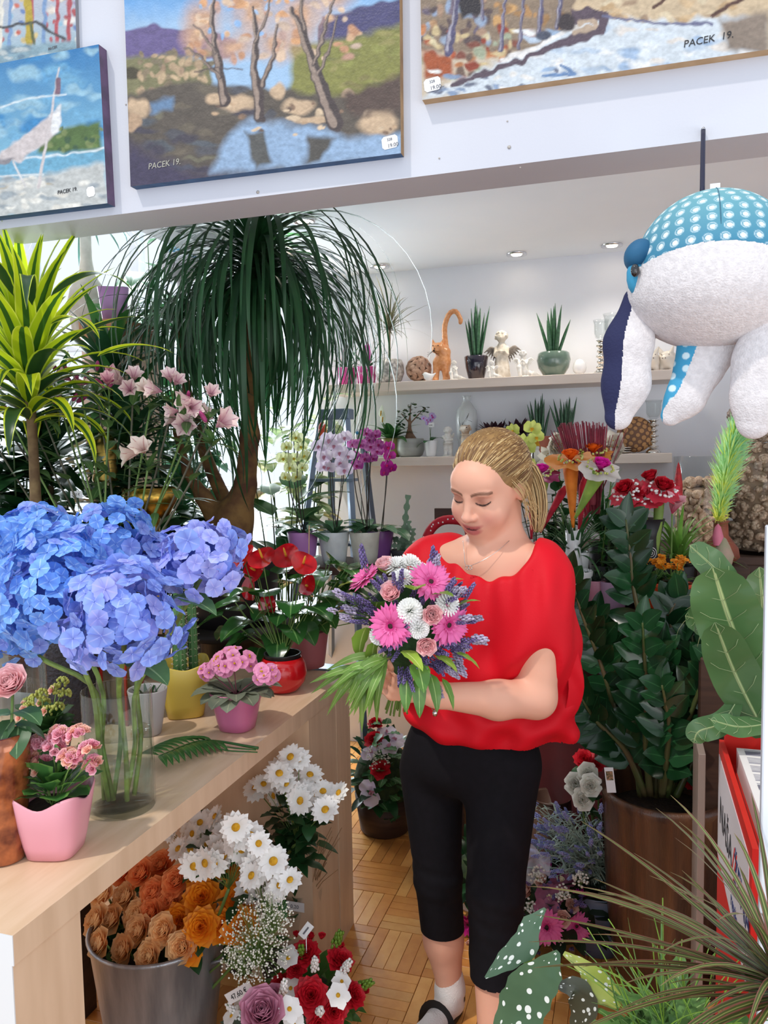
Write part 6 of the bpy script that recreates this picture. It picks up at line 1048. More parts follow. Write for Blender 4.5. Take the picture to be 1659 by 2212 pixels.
prf = lambda f: .03+.028*math.sin(PI*min(1, f*1.0))**.8 if f > .0 else .03
for s in (-1, 1):
    for k in range(12): o_.append(tube([v3(prf(1-i/20)*math.cos(2*PI*k/12+s*i*.08*1.6), prf(1-i/20)*math.sin(2*PI*k/12+s*i*.08*1.6), zb+(ztp-zb)*i/20*.88) for i in range(21)], .0035, 5))
o_.append(lathe([(.022, zb+(ztp-zb)*.86), (.032, zb+(ztp-zb)*.9), (.02, ztp*.99+zb*.01), (.017, ztp*.99+zb*.01)], 20)); ob('lattice_body', J(o_), mat('lattice_white', 'DCE6F0', .35), t); ob('pedestal', lathe([(.06, 0), (.05, .01), (.03, .03), (.03, zb-.01), (.045, zb)], 24, cap1=True), WPOT, t)
c = PY(1590, 897, 3.56); t = thing('pebble_ball', 'ball of small pebbles showing behind the yellow plume tip', 'decoration', c); ob('pebbles', J([ell(.011, .010, .009, 7, 5).tr(*(nrm(v3(math.sqrt(1-z*z)*math.cos(i*2.4), math.sqrt(1-z*z)*math.sin(i*2.4), z))*.028)) for i, z in enumerate(np.linspace(-.95, .95, 44))]), mat('pebble', 'B8A8A0', .6, '8A7A74', 40), t); ob('stem', tube(line((0, 0, -.02), (0, 0, CZ-c[2]), 2), .006, 8), STW, t)
# pampas plume
b = onT(1556, 2.80, PY(1556, 1215, 2.8)[2]); t = thing('brown_vase', 'small terracotta bottle vase holding the green plume', 'vase', b); bz = PY(1556, 1125, 2.8)[2]-b[2]; ob('body', lathe([(.04, -.001), (.06, .02), (.055, bz*.35), (.025, bz*.65), (.022, bz*.95), (.028, bz), (.022, bz), (.018, bz*.7), (.02, .01)], 28, cap0=True, cap1=True), mat('terracotta', '8E4A32', .6, '6E3626', 15), t)
t = thing('plant_block', 'dark wooden block under the terracotta bottle vase', 'stand', b*v3(1, 1, 0)); ob('body', rbox(-.08, .08, -.08, .08, 0, b[2]-.002, .003), STW, t, smooth=False)
c = PY(1552, 1128, 2.78); t = thing('pampas_plume', 'tall lime green and yellow dyed pampas plume', 'dried grass', c); ax = [PY(x, y_, 2.78)-c for x, y_ in ((1552, 1128), (1562, 1060), (1578, 980), (1600, 920), (1618, 862))]; sp = spl(ax, 26); ob('stem', tube(sp, .003, 6), STEM, t); ob('stem', tube(line(sp[0], sp[0]-v3(0, 0, .12), 3), .003, 6), STEM, t)
PLA = mat('plume', 'DCF2A0', .9, 'A8E4B8', 10, trans=.5); PLB = mat('plume_yellow', 'F8F870', .9, 'E8F080', 10, trans=.4); R_ = [[], []]
for i in range(2600):
    f = RNG.random(); k = int(f*25); p = sp[k]; w = .075*math.sin(PI*min(1, f*.92+.1))**.6; tdir = nrm(sp[min(25, k+1)]-sp[max(0, k-1)]); a = U(0, 6.28); u_ = nrm(np.cross(tdir, v3(0, 1, 0))); v_ = np.cross(tdir, u_); d = nrm(tdir*U(.8, 2.0)+u_*math.cos(a)+v_*math.sin(a)); L = w*U(.7, 1.5); pts = bez(p, p+d*L*.6, p+d*L+v3(math.cos(a)*.01, 0, -.018*U(0, 1.6)), 4)
    R_[1 if (f > .84 or f < .06 or U(0, 1) < .2) else 0].append(ribbon(pts, [.0012, .0017, .0014, .0003], nw=1, up=(.2, -1, .3)))
for k, m in enumerate((PLA, PLB)): ob('plume_hairs', J(R_[k]), m, t, kind='stuff')
t = thing('tillandsia', 'pink tipped bulb plant in front of the terracotta vase', 'plant', PY(1562, 1200, 2.5)); ob('bulb', lathe([(.0003, -.05), (.024, -.03), (.030, 0), (.018, .03), (.008, .05), (.0003, .055)], 18), mat('bulb_grey', '8E8A70', .7, 'A08878', 30), t); ob('pink_shoot', lathe([(.012, .02), (.016, .045), (.008, .075), (.0003, .085)], 12).tr(-.015, 0, .01), mat('shoot_pink', 'C0687E', .5), t); ob('stake', tube(line((0, 0, -.04), (0, 0, -.25), 2), .003, 6), STW, t)
# ---------------------------------------------------------------- big brown pot with ZZ plant
b = PZ(1432, 2120, 0)+v3(0, .0, 0); pr_ = PY(1432, 1715, b[1]); PH_ = pr_[2]+.01; b = v3(b[0], b[1]+.02, 0); t = thing('zz_plant', 'tall ZZ plant with glossy leaves in a big brown cylinder pot', 'potted plant', b); R0 = .168
ob('pot', lathe([(R0*.72, 0), (R0*.78, .01), (R0*.93, .22), (R0, PH_-.03), (R0*1.03, PH_-.012), (R0*1.0, PH_), (R0*.93, PH_), (R0*.92, PH_-.03), (R0*.9, PH_-.12)], 56, cap0=True), mat('pot_rust_brown', '4A3226', .38, '6A4630', 5, stretch=(6, 6, .8), coat=.3, bump=.3, bs=50), t); ob('soil', lathe([(R0*.91, PH_-.07), (.0003, PH_-.06)], 32), SOIL, t)
ob('plant_label', box(-.012, .012, -.001, .001, -.035, .035), STK, t, T(*(PY(1318, 1685, b[1]-.1)-b))@RY(-.12), smooth=False); ob('label_photo', box(-.009, .009, -.0016, -.001, 0.0, .025), mat('label_print', 'B88A6A', .6, '3A4A2A', 200), t, T(*(PY(1318, 1685, b[1]-.1)-b))@RY(-.12), smooth=False)
ZL = mat('zz_leaf', '12301A', .22, '1C4424', 5, trans=.08, rnd=.35, coat=.2, stripe=[('2E5A34', 0, .03, .04)]); ZS = mat('zz_stalk', '4A5A2E', .4, '5E4A34', 12)
ZZ = [[(1385, 1720), (1372, 1640), (1330, 1540), (1300, 1440), (1262, 1340), (1232, 1245)], [(1415, 1720), (1418, 1600), (1408, 1440), (1372, 1290), (1362, 1200), (1352, 1122)], [(1405, 1720), (1395, 1600), (1398, 1500), (1392, 1420), (1388, 1345)], [(1440, 1720), (1462, 1620), (1500, 1520), (1530, 1440), (1542, 1385)], [(1450, 1720), (1470, 1560), (1462, 1420), (1448, 1330), (1470, 1290)], [(1395, 1720), (1350, 1620), (1290, 1560), (1250, 1500)], [(1430, 1720), (1440, 1640), (1445, 1560), (1430, 1480)], [(1460, 1720), (1500, 1640), (1560, 1560)], [(1420, 1720), (1370, 1560), (1318, 1420), (1290, 1330)], [(1440, 1720), (1490, 1580), (1500, 1450), (1495, 1370)], [(1430, 1720), (1425, 1620), (1440, 1500), (1430, 1400)]]
for k, q_ in enumerate(ZZ):
    dy = (-.02, .02, -.10, -.04, .08, -.08, -.13, .03, .06, .05, .0)[k]; pts = [PY(x, y_, b[1]+dy*(i/5+.4))-b for i, (x, y_) in enumerate(q_)]; pts[0][1] = dy*.3; sp = spl(pts, 30); ob('stalk', tube(sp, np.linspace(.011, .003, 30), 8), ZS, t); n = (14, 16, 10, 10, 11, 8, 7, 7, 9, 9, 8)[k]
    for i in range(n):
        f = .25+.73*i/(n-1); p = sp[int(f*29)]; td = nrm(sp[min(29, int(f*29)+1)]-sp[max(0, int(f*29)-1)])
        for s in (-1, 1):
            sd = nrm(np.cross(td, v3(U(-.3, .3), 1, 0)))*s; d = nrm(sd+td*(.5+.7*f)+v3(0, U(-.9, .2), U(-.3, .2))); L = U(.10, .135)*(1.05-.35*f); pts2 = bez(p, p+d*L*.55, p+d*L+v3(0, 0, -.012), 8); ob('leaflet', ribbon(pts2, wprof(8, 'ovate', L*.27), up=(U(-.3, .3), -1, .5), fold=.2, nw=2), ZL, t)
    ob('leaflet', ribbon(bez(sp[-1], sp[-1]+v3(0, 0, .04), sp[-1]+v3(.01, 0, .075), 8), wprof(8, 'ovate', .02), up=(0, -1, .3), fold=.2), ZL, t)
# fiddle leaf fig
b = PY(1650, 1500, 2.0); b = v3(b[0]+.06, b[1]+.05, 0); t = thing('fiddle_leaf_fig', 'fiddle leaf fig with large veined leaves at the right edge', 'potted plant', b); pot(t, .13, .10, .25, mat('pot_anthracite', '35353A')); stemT(t, (0, 0, .2), (0, 0, 1.25), .011, BARK, .01, 'trunk')
FL = leafm('fiddle_leaf', '4A6E42', '5A7E4C', .3, vein='B4C48A', ns=5, coat=.25, rnd=.12)
def figleaf(pts_px, W, up, m=FL):
    P = [PY(x, y_, 1.86+dy)-b for x, y_, dy in pts_px]; sp = spl(P, 18); s = np.linspace(0, 1, 18); w = W*(.25+.75*np.sin(PI*np.clip(s, 0, 1)**.9)**.55)*np.where(s > .9, np.sqrt(np.clip(1-((s-.9)/.1)**2, 0.01, 1)), 1)*(.8+.3*s); o = ob('leaf', ribbon(sp, w, up=up, fold=.05, nw=8, wav=.08, wn=3), m, t)
    V = []; rb = ribbon(sp, w, up=up, fold=.05, nw=8, wav=0, wn=3); G_ = rb.V.reshape(18, 9, 3)
    vn = [tube(G_[:, 4]+nrm(up)*.0012, np.linspace(.0012, .0004, 18), 5)]
    for i in range(3, 16, 3):
        for s_ in (-1, 1): vn.append(tube([G_[i, 4]+nrm(up)*.0012, G_[min(17, i+1), 4+2*s_]+nrm(up)*.0012, G_[min(17, i+2), 4+3*s_]+nrm(up)*.0012], .0005, 4))
    ob('leaf_vein', J(vn), mat('vein_pale', '9CB080', .5), o)
figleaf([(1595, 1300, .05), (1555, 1240, 0), (1490, 1178, -.04)], .040, v3(.5, -1, .3)); figleaf([(1640, 1490, .0), (1580, 1350, -.03), (1540, 1225, -.06)], .075, v3(-.3, -1, .25)); figleaf([(1660, 1600, 0), (1590, 1460, -.04), (1545, 1345, -.08)], .055, v3(-.4, -1, .5))
figleaf([(1680, 1560, 0), (1600, 1570, -.08), (1535, 1555, -.10)], .028, v3(0, -.7, .8)); figleaf([(1600, 1500, .0), (1560, 1560, -.05), (1510, 1580, -.06), (1498, 1605, -.06)], .028, v3(-.3, -1, .3)); figleaf([(1660, 1420, .05), (1650, 1330, .03), (1640, 1225, .0)], .05, v3(.3, -1, .2))
figleaf([(1590, 1330, .1), (1540, 1290, .05), (1490, 1285, .02)], .04, v3(.2, -1, .4)); figleaf([(1560, 1380, .12), (1520, 1345, .1), (1480, 1330, .08)], .035, v3(.2, -1, .4))
# ---------------------------------------------------------------- cut flowers under and beside the table
def cutflower(label, c, me, d, foot, s=1.0, m=STEM, r=.003, leaf=GRND, cat='flower', name='rose', part='bloom', nl=2, L=.06):
    t = thing(name, label, cat, c); inst(part, me, t, d, (0, 0, 0), s); f = np.asarray(foot)-np.asarray(c); sp = bez(-nrm(d)*.012, -nrm(d)*.05+v3(0, 0, -.05), f, 8); ob('stem', tube(sp, r, 6), m, t)
    for i in range(nl): ob('leaf', leafS(U(0, 6.28), U(-.2, .5), L*U(.8, 1.2), L*.34, .9, 'ovate', 7, .15, 2, sp[1+i]), leaf, t)
    return t
bk = PZ(345, 2015, .33); bk = v3(bk[0]-.03, bk[1]+.04, 0); t = thing('zinc_bucket', 'large galvanised metal bucket full of roses under the table', 'bucket', bk); ZINC = mat('zinc', '8C9096', .38, 'B4B6BA', 5, metal=.55, stretch=(5, 5, .7), bump=.2, bs=40)
ob('bucket', lathe([(.125, 0), (.13, .006), (.150, .16), (.168, .315), (.174, .322), (.168, .328), (.162, .315), (.142, .15), (.12, .012)], 48, cap0=True, cap1=True), ZINC, t)
for s in (-1, 1): ob('handle', tube([(s*.166, -.03, .27), (s*.19, -.03, .28), (s*.19, .03, .28), (s*.166, .03, .27)], .004, 6), ZINC, t)
RM = [mk('bloom', rosette(.034, 28, .85), m) for m in (PEACH, ORNG)]+[mk('bloom', J(carn(.042, 46, .3), rosette(.02, 10, .3)), ORYE)]
ros = ((0, 226, 1935, 'top left corner of the bucket, under the table edge'), (0, 274, 1938, 'second from the left in the top peach row'), (0, 212, 1990, 'half hidden behind the near table leg'), (0, 246, 1985, 'directly under the top left peach pair'), (0, 300, 1978, 'small, next to the coral rose'), (0, 303, 2012, 'biggest peach bloom, at the centre'), (0, 356, 2010, 'right of the biggest peach bloom'), (0, 220, 2038, 'lowest at the left rim of the bucket'), (0, 270, 2052, 'spiral bloom low in the front row'), (0, 327, 2065, 'hanging lowest over the bucket front'), (0, 396, 2045, 'front row, under the orange blooms'),
       (1, 270, 1885, 'highest at the left, in the table shade'), (1, 308, 1888, 'upright bud shape at the top'), (1, 350, 1870, 'tall one at the top middle'), (1, 335, 1930, 'wide open, above the centre'), (1, 330, 1972, 'small coral bloom between the peach ones'), (1, 383, 1905, 'right of the tall one'), (1, 372, 1945, 'tucked left of the ruffled blooms'),
       (2, 497, 1868, 'single one highest beside the white daisies'), (2, 437, 1938, 'large one in the upper middle'), (2, 512, 1942, 'farthest right in the upper row'), (2, 435, 2002, 'biggest yellow orange one, lower middle'), (2, 482, 2000, 'right of the biggest one'), (2, 388, 1990, 'red orange one at the left of the group'), (2, 405, 2048, 'lowest of the ruffled ones'), (2, 522, 2005, 'red edged one near the baby breath'), (2, 440, 1900, 'dark one in the shade at the top'))
for k, px, py, lb in ros:
    y = bk[1]-.10+(2060-py)*.0011+U(-.02, .02); c = PY(px, py, y); d = nrm(v3((px-370)*.003, -.75, .5+(2050-py)*.002)); cutflower(('peach rose, ', 'coral orange rose, ', 'ruffled orange rose, ')[k]+lb, c, RM[k], d, bk+v3(U(-.06, .06), U(-.06, .06), .1), U(1.1, 1.25)*(1.12 if k == 2 else 1), name='rose')
DM = [mk('bloom', J(daisy(.034), dome(.0095, .006).tr(0, 0, .002).mat(1)), [WHP, YEL]) for _ in range(3)]
def spray(label, n, reg, y0, y1, foot, s=1.0, name='daisy_spray', me=None, bias=(0, -.8, .4), leafn=16, lm=GRND, cat='flower', seed=0, lL=.05):
    c = PY(sum(r[0] for r in reg)/len(reg), max(r[1] for r in reg)+40, (y0+y1)/2); t = thing(name, label, cat, c); f = np.asarray(foot)-c; ob('stem', tube(bez(f, f*.4, (0, 0, 0), 8), .004, 6), STEM, t)
    for (px, py, q) in reg:
        for _ in range(q):
            p = PY(px+U(-16, 16), py+U(-14, 14), U(y0, y1))-c; d = nrm(v3(*bias)+v3(U(-.6, .6), U(-.3, .5), U(-.4, .6))); inst('bloom', RNG.choice(me or DM), t, d, p, s*U(.8, 1.1)); ob('flower_stalk', tube(bez((0, 0, 0), p*.5+v3(0, .01, 0), p-d*.004, 4), .001, 4), STEM, t)
    for _ in range(leafn): ob('leaf', leafS(U(0, 6.28), U(-.3, 1), lL*U(.8, 1.3), lL*.3, .7, 'lance', 7, .15, 2, (U(-.05, .05), U(-.03, .06), U(-.05, .09)), wav=.15), lm, t)
    return t
spray('white daisy spray at the top of the zinc bucket, in the table shade', 0, [(380, 1805, 2), (420, 1790, 3), (455, 1770, 2), (400, 1840, 3), (440, 1830, 3), (470, 1815, 3), (370, 1785, 1), (490, 1790, 2)], 1.62, 1.75, bk+v3(.05, .05, .15), .9)
spray('white daisy spray with one big open daisy facing the viewer', 0, [(510, 1825, 3), (545, 1812, 2), (540, 1840, 1), (480, 1850, 3), (450, 1875, 3), (510, 1800, 2), (425, 1880, 2)], 1.55, 1.68, bk+v3(.08, .0, .15), 1.0)
spray('white daisy spray leaning right out of the bucket beside the table leg', 0, [(545, 1870, 2), (580, 1850, 3), (600, 1880, 4), (615, 1910, 4), (590, 1930, 3), (560, 1895, 2), (570, 1965, 2), (535, 1910, 2), (600, 1860, 2)], 1.55, 1.70, bk+v3(.12, .0, .15), 1.0)
spray('loose white daisies with yellow eyes reaching over the table leg', 0, [(565, 1690, 2), (600, 1665, 3), (620, 1690, 3), (650, 1700, 2), (560, 1710, 1), (640, 1635, 2), (655, 1720, 3), (690, 1740, 2), (670, 1685, 1), (600, 1710, 1), (645, 1745, 2), (690, 1710, 2), (722, 1700, 1), (640, 1780, 1)], 1.78, 1.92, PZ(585, 1900, .25), 1.0, leafn=60, lL=.07)
for px, py, y, h, lb in ((520, 1740, 2.0, .25, 'dark bushy greenery under the table behind the daisies'), (600, 1760, 2.0, .2, 'fine leaved greenery beside the far table leg'), (470, 1700, 2.3, .25, 'dark foliage deep in the shade under the table')):
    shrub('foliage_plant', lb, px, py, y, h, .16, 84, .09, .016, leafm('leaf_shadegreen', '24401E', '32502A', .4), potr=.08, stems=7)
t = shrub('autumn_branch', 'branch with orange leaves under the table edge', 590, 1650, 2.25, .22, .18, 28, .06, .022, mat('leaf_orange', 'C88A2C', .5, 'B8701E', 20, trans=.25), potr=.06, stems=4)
c = PY(555, 2030, 1.52); t = thing('baby_breath', 'bunch of white baby breath hanging over the bucket edge', 'flower', c); q = ob('blossoms', gypS(.088, 620, 5, .0024), [GYP, STEM], t, kind='stuff'); ob('stem', tube(bez((0, 0, 0), (-.05, .02, -.03), bk-c+v3(.12, 0, .2), 7), .003, 6), STEM, t)
for px, py, r, sd in ((520, 2075, .05, 7), (590, 1985, .05, 9)): q = ob('blossoms', gypS(r, 240, sd, .0024), [GYP, STEM], t, T(*(PY(px, py, 1.50)-c)), kind='stuff')
# dried grass in clear tube, label 0,20; tall brown tube, pale blue vase
b = PZ(655, 2100, 0)+v3(0, .0, 0); t = thing('glass_vase', 'clear glass vase with dried stalks and a small price label, by the far table leg', 'vase', b); zt = PY(650, 1915, b[1])[2]; ob('glass', lathe([(.03, 0), (.035, .004), (.055, zt*.6), (.062, zt), (.060, zt), (.052, zt*.6), (.03, .01)], 32, cap0=True, cap1=True), clearm('thin_glass', 'F8FAFA'), t)
pl = PY(636, 1958, b[1]-.065)-b; ob('price_label', box(-.030, .030, -.0006, .0006, -.0135, .0135), STK, t, T(*pl), smooth=False); text(t, 'written_price', '0,20', None, (pl[0]-.012, pl[1]-.0012, pl[2]-.005), 0, .015, INKG, None)
t2 = thing('dried_grass', 'dry brown stalks standing in the clear glass vase', 'dried grass', b+v3(0, 0, .02))
for i in range(60): a = U(-.4, .5); ob('stalk', tube(bez((U(-.02, .02), U(-.02, .02), 0), (U(-.03, .03), U(-.03, .03), .22), (a*.12+U(-.04, .1), U(-.08, .04), U(.30, .46)), 6), .0009, 4), mat('dry_stalk', '8A6A4A', .8, rnd=.2), t2)
b = PZ(655, 2030, 0)+v3(-.06, .18, 0); t = thing('wooden_tube', 'tall dark brown tube vase behind the daisies', 'vase', b); ob('body', lathe([(.05, 0), (.052, .004), (.052, .47), (.047, .47), (.045, .05)], 32, cap0=True, cap1=True), mat('dark_wood', '4A2A18', .35, '34200F', 8, stretch=(4, 4, .6)), t)
b = PZ(608, 2010, 0)+v3(-.05, .1, 0); t = thing('oval_vase', 'pale blue oval vase rim showing beside the daisies', 'vase', b); zt = PY(610, 1835, b[1])[2]; ob('body', lathe([(.04, 0), (.05, .01), (.055, zt*.7), (.045, zt-.003), (.043, zt), (.040, zt-.003), (.048, zt*.7)], 32, cap0=True), mat('pale_blue_glaze', '9CC0D8', .25, 'C8DCE6', 4, tip=('E8EEF0', .9, 1.0)), t)
# price card 47,60 and the mauve rose arrangement, red carnation arrangement
def leafball(par, R, n, L, W, m, zmin=-.4, sq=1.0):
    for i in range(n):
        z = zmin+(1-zmin)*(i+.5)/n; a = i*2.4; s = math.sqrt(max(0, 1-z*z)); d = v3(s*math.cos(a), s*math.sin(a), z); p = d*R*v3(1, 1, sq)*.72; ob('leaf', leafS(a+U(-.6, .6), math.asin(max(-1, min(1, z)))+U(-.3, .3), L*U(.8, 1.2), W, .5, 'ovate', 6, .15, 2, p), m, par)
def arrangement(name, label, c, R, items, leafN=50, lm=GRND, base=None, sq=.8, L=.06):
    t = thing(name, label, 'flower arrangement', c); ob('moss_base', ell(R*.72, R*.72, R*.72*sq, 18, 10), mat('moss', '22301A', .95, '34421E', 40, bump=1, bs=60), t); leafball(t, R, leafN, L, L*.28, lm, sq=sq)
    for nm, me, px, py, dy, s in items: p = PY(px, py, c[1]+dy)-c; d = nrm(p*v3(1, 1, 1.1)+v3(0, -.03, .02)); inst(nm, me, t, d, p, s)
    return t
CARN = mk('carnation', carn(.036, 46, .4), REDC); WL6 = mk('white_blossom', J(petals(6, .028, .011, .35, .5, 'obov', m=5), dome(.005, .004).mat(1)), [WHP, YEL]); BUDR = mk('red_bud', J(rosette(.014, 8, .2)), REDC); HYW = mk('white_spike', sprig(.06, .010, 30, 4), [WHP, STEM])
c = PY(665, 2150, 1.72); c[2] = .12
arrangement('red_arrangement', 'low round arrangement of red carnations and white blossoms at the table foot', c, .125, [('carnation', CARN, 660, 2060, -.05, 1.2), ('carnation', CARN, 735, 2075, -.02, 1.15), ('carnation', CARN, 672, 2150, -.13, 1.35), ('carnation', CARN, 605, 2130, -.06, 1.0), ('carnation', CARN, 720, 2185, -.12, 1.1), ('carnation', CARN, 765, 2150, -.03, 1.0), ('carnation', CARN, 690, 2215, -.14, 1.0), ('carnation', CARN, 640, 2095, -.08, .8), ('white_blossom', WL6, 623, 2070, -.08, 1.15), ('white_blossom', WL6, 730, 2150, -.12, 1.1), ('white_blossom', WL6, 628, 2135, -.10, 1.0), ('white_blossom', WL6, 738, 2120, -.08, .9), ('red_bud', BUDR, 695, 2025, .0, 1), ('red_bud', BUDR, 735, 2045, 0, 1), ('red_bud', BUDR, 787, 2140, 0, 1), ('red_bud', BUDR, 640, 2020, 0, 1), ('red_bud', BUDR, 672, 2025, 0, 1.2), ('white_spike', HYW, 680, 2095, -.10, 1), ('white_spike', HYW, 690, 2185, -.15, 1), ('white_spike', HYW, 740, 2100, -.06, 1), ('sprig', mk('green_sprig', sprig(.05, .012, 26, 8), [GRNL, STEM]), 725, 2045, 0, 1), ('sprig', mk('green_sprig', sprig(.05, .012, 26, 8), [GRNL, STEM]), 775, 2135, 0, 1), ('sprig', mk('green_sprig', sprig(.05, .012, 26, 8), [GRNL, STEM]), 655, 2075, -.05, 1)], 70, GRN)
c = PY(575, 2250, 1.55); c[2] = .14
arrangement('mauve_arrangement', 'arrangement with one large mauve rose and white blossoms at the bottom edge', c, .11, [('rose', mk('rose_bloom', rosette(.05, 26, .65), ROSEM), 568, 2190, -.10, 1.1), ('rose', mk('rose_bloom', rosette(.03, 18, .4), ROSEM), 592, 2155, -.03, 1), ('white_blossom', WL6, 625, 2180, -.08, 1.1), ('white_blossom', WL6, 635, 2215, -.08, 1), ('white_blossom', WL6, 500, 2195, -.04, .9), ('white_blossom', WL6, 520, 2170, 0, .9), ('white_spike', HYW, 610, 2150, -.04, .9), ('white_spike', HYW, 520, 2200, -.02, .9)], 50, leafm('leaf_greyish', '6E8470', '5A7060', .5))
pl = PY(517, 2145, 1.50); t = thing('price_card', 'white price card on a stick reading 47,60 euros', 'price card', pl); ang = -.62; ob('card', box(-.038, .038, -.0007, .0007, -.0125, .0125), STK, t, RY(ang), smooth=False); text(t, 'written_price', '47,60 €', None, (-.024, -.0012, -.020), 0, .016, INK, None); 
[ch for ch in t.children if ch.name.startswith('written')][0].matrix_basis = RY(ang)@T(-.026, -.0012, -.0055)@RX(PI/2); ob('stick', tube(line((0, 0, -.005), (.03, .02, -.16), 2), .0014, 5), STK, t)
pl = PY(661, 2010, 1.66); t = thing('price_card', 'small tilted price card standing in the red carnations', 'price card', pl); ob('card', box(-.022, .022, -.0006, .0006, -.010, .010), STK, t, RY(-.95), smooth=False); ob('scribble', box(-.012, .012, -.0012, -.0007, -.002, .002), INKG, t, RY(-.95), smooth=False); ob('stick', tube(line((0, 0, -.005), (0, 0, -.10), 2), .0012, 5), STK, t)
# arrangement with red carnations and ivy behind the table leg
c = PZ(832, 1790, 0); c = v3(c[0], c[1], .20); IVY = leafm('ivy_leaf', '3A6A3A', '5A8A52', .4, vein='A0BC98'); OW2 = mk('white_orchid', orchS(.042), OW)
t = arrangement('carnation_arrangement', 'tall arrangement of red carnations, white orchids and ivy behind the table leg', c, .17, [('carnation', CARN, 812, 1563, -.03, 1.15), ('carnation', CARN, 808, 1598, -.10, 1.3), ('carnation', CARN, 822, 1662, -.13, 1.3), ('white_orchid', OW2, 835, 1582, -.05, 1), ('white_orchid', OW2, 800, 1625, -.12, 1), ('white_orchid', OW2, 838, 1615, -.12, 1), ('white_orchid', OW2, 800, 1712, -.15, 1.3), ('white_orchid', OW2, 855, 1600, -.05, 1.1), ('carnation', CARN, 655, 1600, .0, 1.2), ('carnation', CARN, 656, 1648, -.02, 1.1), ('carnation', CARN, 652, 1680, -.02, 1.1), ('white_orchid', OW2, 668, 1670, -.05, .9)], 60, GRND, sq=1.25, L=.08)
for i in range(44):
    px, py = U(795, 862), U(1560, 1775); p = PY(px, py, c[1]-.13+U(-.03, .05))-c; ob('ivy_leaf', leafS(U(0, 6.28), U(-.6, .6), U(.035, .055), .019, .5, 'heart', 7, .1, 4, p, wav=.2), IVY, t)
q = ob('baby_breath', gypS(.05, 160, 13, .004), [GYP, STEM], t, T(*(PY(815, 1635, c[1]-.12)-c)), kind='stuff'); ob('container', lathe([(.09, -.2), (.10, -.19), (.12, -.05), (.0003, -.04)], 24), STW, t)
# gerbera arrangements behind her legs
GB1 = mk('gerbera', J(gerb(.040), dome(.009, .005).mat(1)), [PINKG, DKC]); GBM = mk('gerbera', J(gerb(.036), dome(.008, .005).mat(1)), [MAG, DKC]); PRS = mk('rose_bloom', rosette(.026, 16, .5), pm('rose_cream_pink', 'E0A090', 'F4D4C4', .2, .9)); OPK = mk('orchid_bloom', orchS(.04), [mat('orchid_dusty', 'B8708C', .45, '9C5070', 30, trans=.25), mat('orchid_lip_cream', 'EAD8B0', .5)])
c = PZ(1205, 2085, 0); c = v3(c[0], c[1]+.08, .13)
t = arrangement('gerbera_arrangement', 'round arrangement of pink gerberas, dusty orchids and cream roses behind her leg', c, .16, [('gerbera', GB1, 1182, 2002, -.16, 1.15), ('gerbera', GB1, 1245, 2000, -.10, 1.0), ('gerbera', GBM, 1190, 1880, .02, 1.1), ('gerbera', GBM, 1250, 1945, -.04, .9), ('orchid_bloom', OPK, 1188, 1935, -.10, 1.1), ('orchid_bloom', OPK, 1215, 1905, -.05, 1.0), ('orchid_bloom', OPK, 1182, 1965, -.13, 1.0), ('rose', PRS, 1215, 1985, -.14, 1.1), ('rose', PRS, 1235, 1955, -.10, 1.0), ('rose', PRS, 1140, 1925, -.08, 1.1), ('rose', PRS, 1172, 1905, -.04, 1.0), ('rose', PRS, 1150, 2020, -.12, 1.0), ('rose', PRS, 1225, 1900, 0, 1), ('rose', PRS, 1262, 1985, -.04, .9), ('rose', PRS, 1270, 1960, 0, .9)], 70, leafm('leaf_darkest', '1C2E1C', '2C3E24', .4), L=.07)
for px, py in ((1145, 1960), (1215, 1930), (1160, 1890), (1255, 1900), (1200, 2040)): q = ob('baby_breath', gypS(.024, 40, px, .0042), [GYP, STEM], t, T(*(PY(px, py, c[1]-.12)-c)), kind='stuff')
for i in range(26): px, py = U(1130, 1280), U(1890, 2060); inst('lavender', LAV, t, nrm(v3(U(-.6, .6), -1, U(0, 1))), PY(px, py, c[1]-.12+U(0, .08))-c, U(.7, 1))
c = PZ(1015, 2070, 0); c = v3(c[0], c[1]+.20, .13); arrangement('gerbera_arrangement', 'pink and magenta arrangement seen between her two legs', c, .15, [('gerbera', GBM, 995, 1905, .0, 1.1), ('gerbera', GBM, 1012, 1995, -.12, 1.2), ('orchid_bloom', OPK, 995, 1935, -.08, 1.1), ('white_blossom', WL6, 1005, 1950, -.12, 1.0), ('rose', PRS, 1020, 2030, -.13, 1.0), ('gerbera', GBM, 1060, 1960, -.08, 1)], 60, GRND, L=.08)
c = PY(1148, 1868, 2.25); t = thing('plastic_wrap', 'crumpled clear plastic wrap above the gerbera arrangement', 'wrapping', c); g = np.linspace(-1, 1, 16); X, Z = np.meshgrid(g, g); V = np.c_[X.ravel()*.055, (.02*np.sin(5*X+2*Z)+.015*np.sin(9*Z-3*X)).ravel(), Z.ravel()*.05*(1-.4*X.ravel())]; ob('film', S(V, grid(16, 16)), mat('plastic_film', 'E8E4EC', .15, alpha=.55, coat=.5), t)
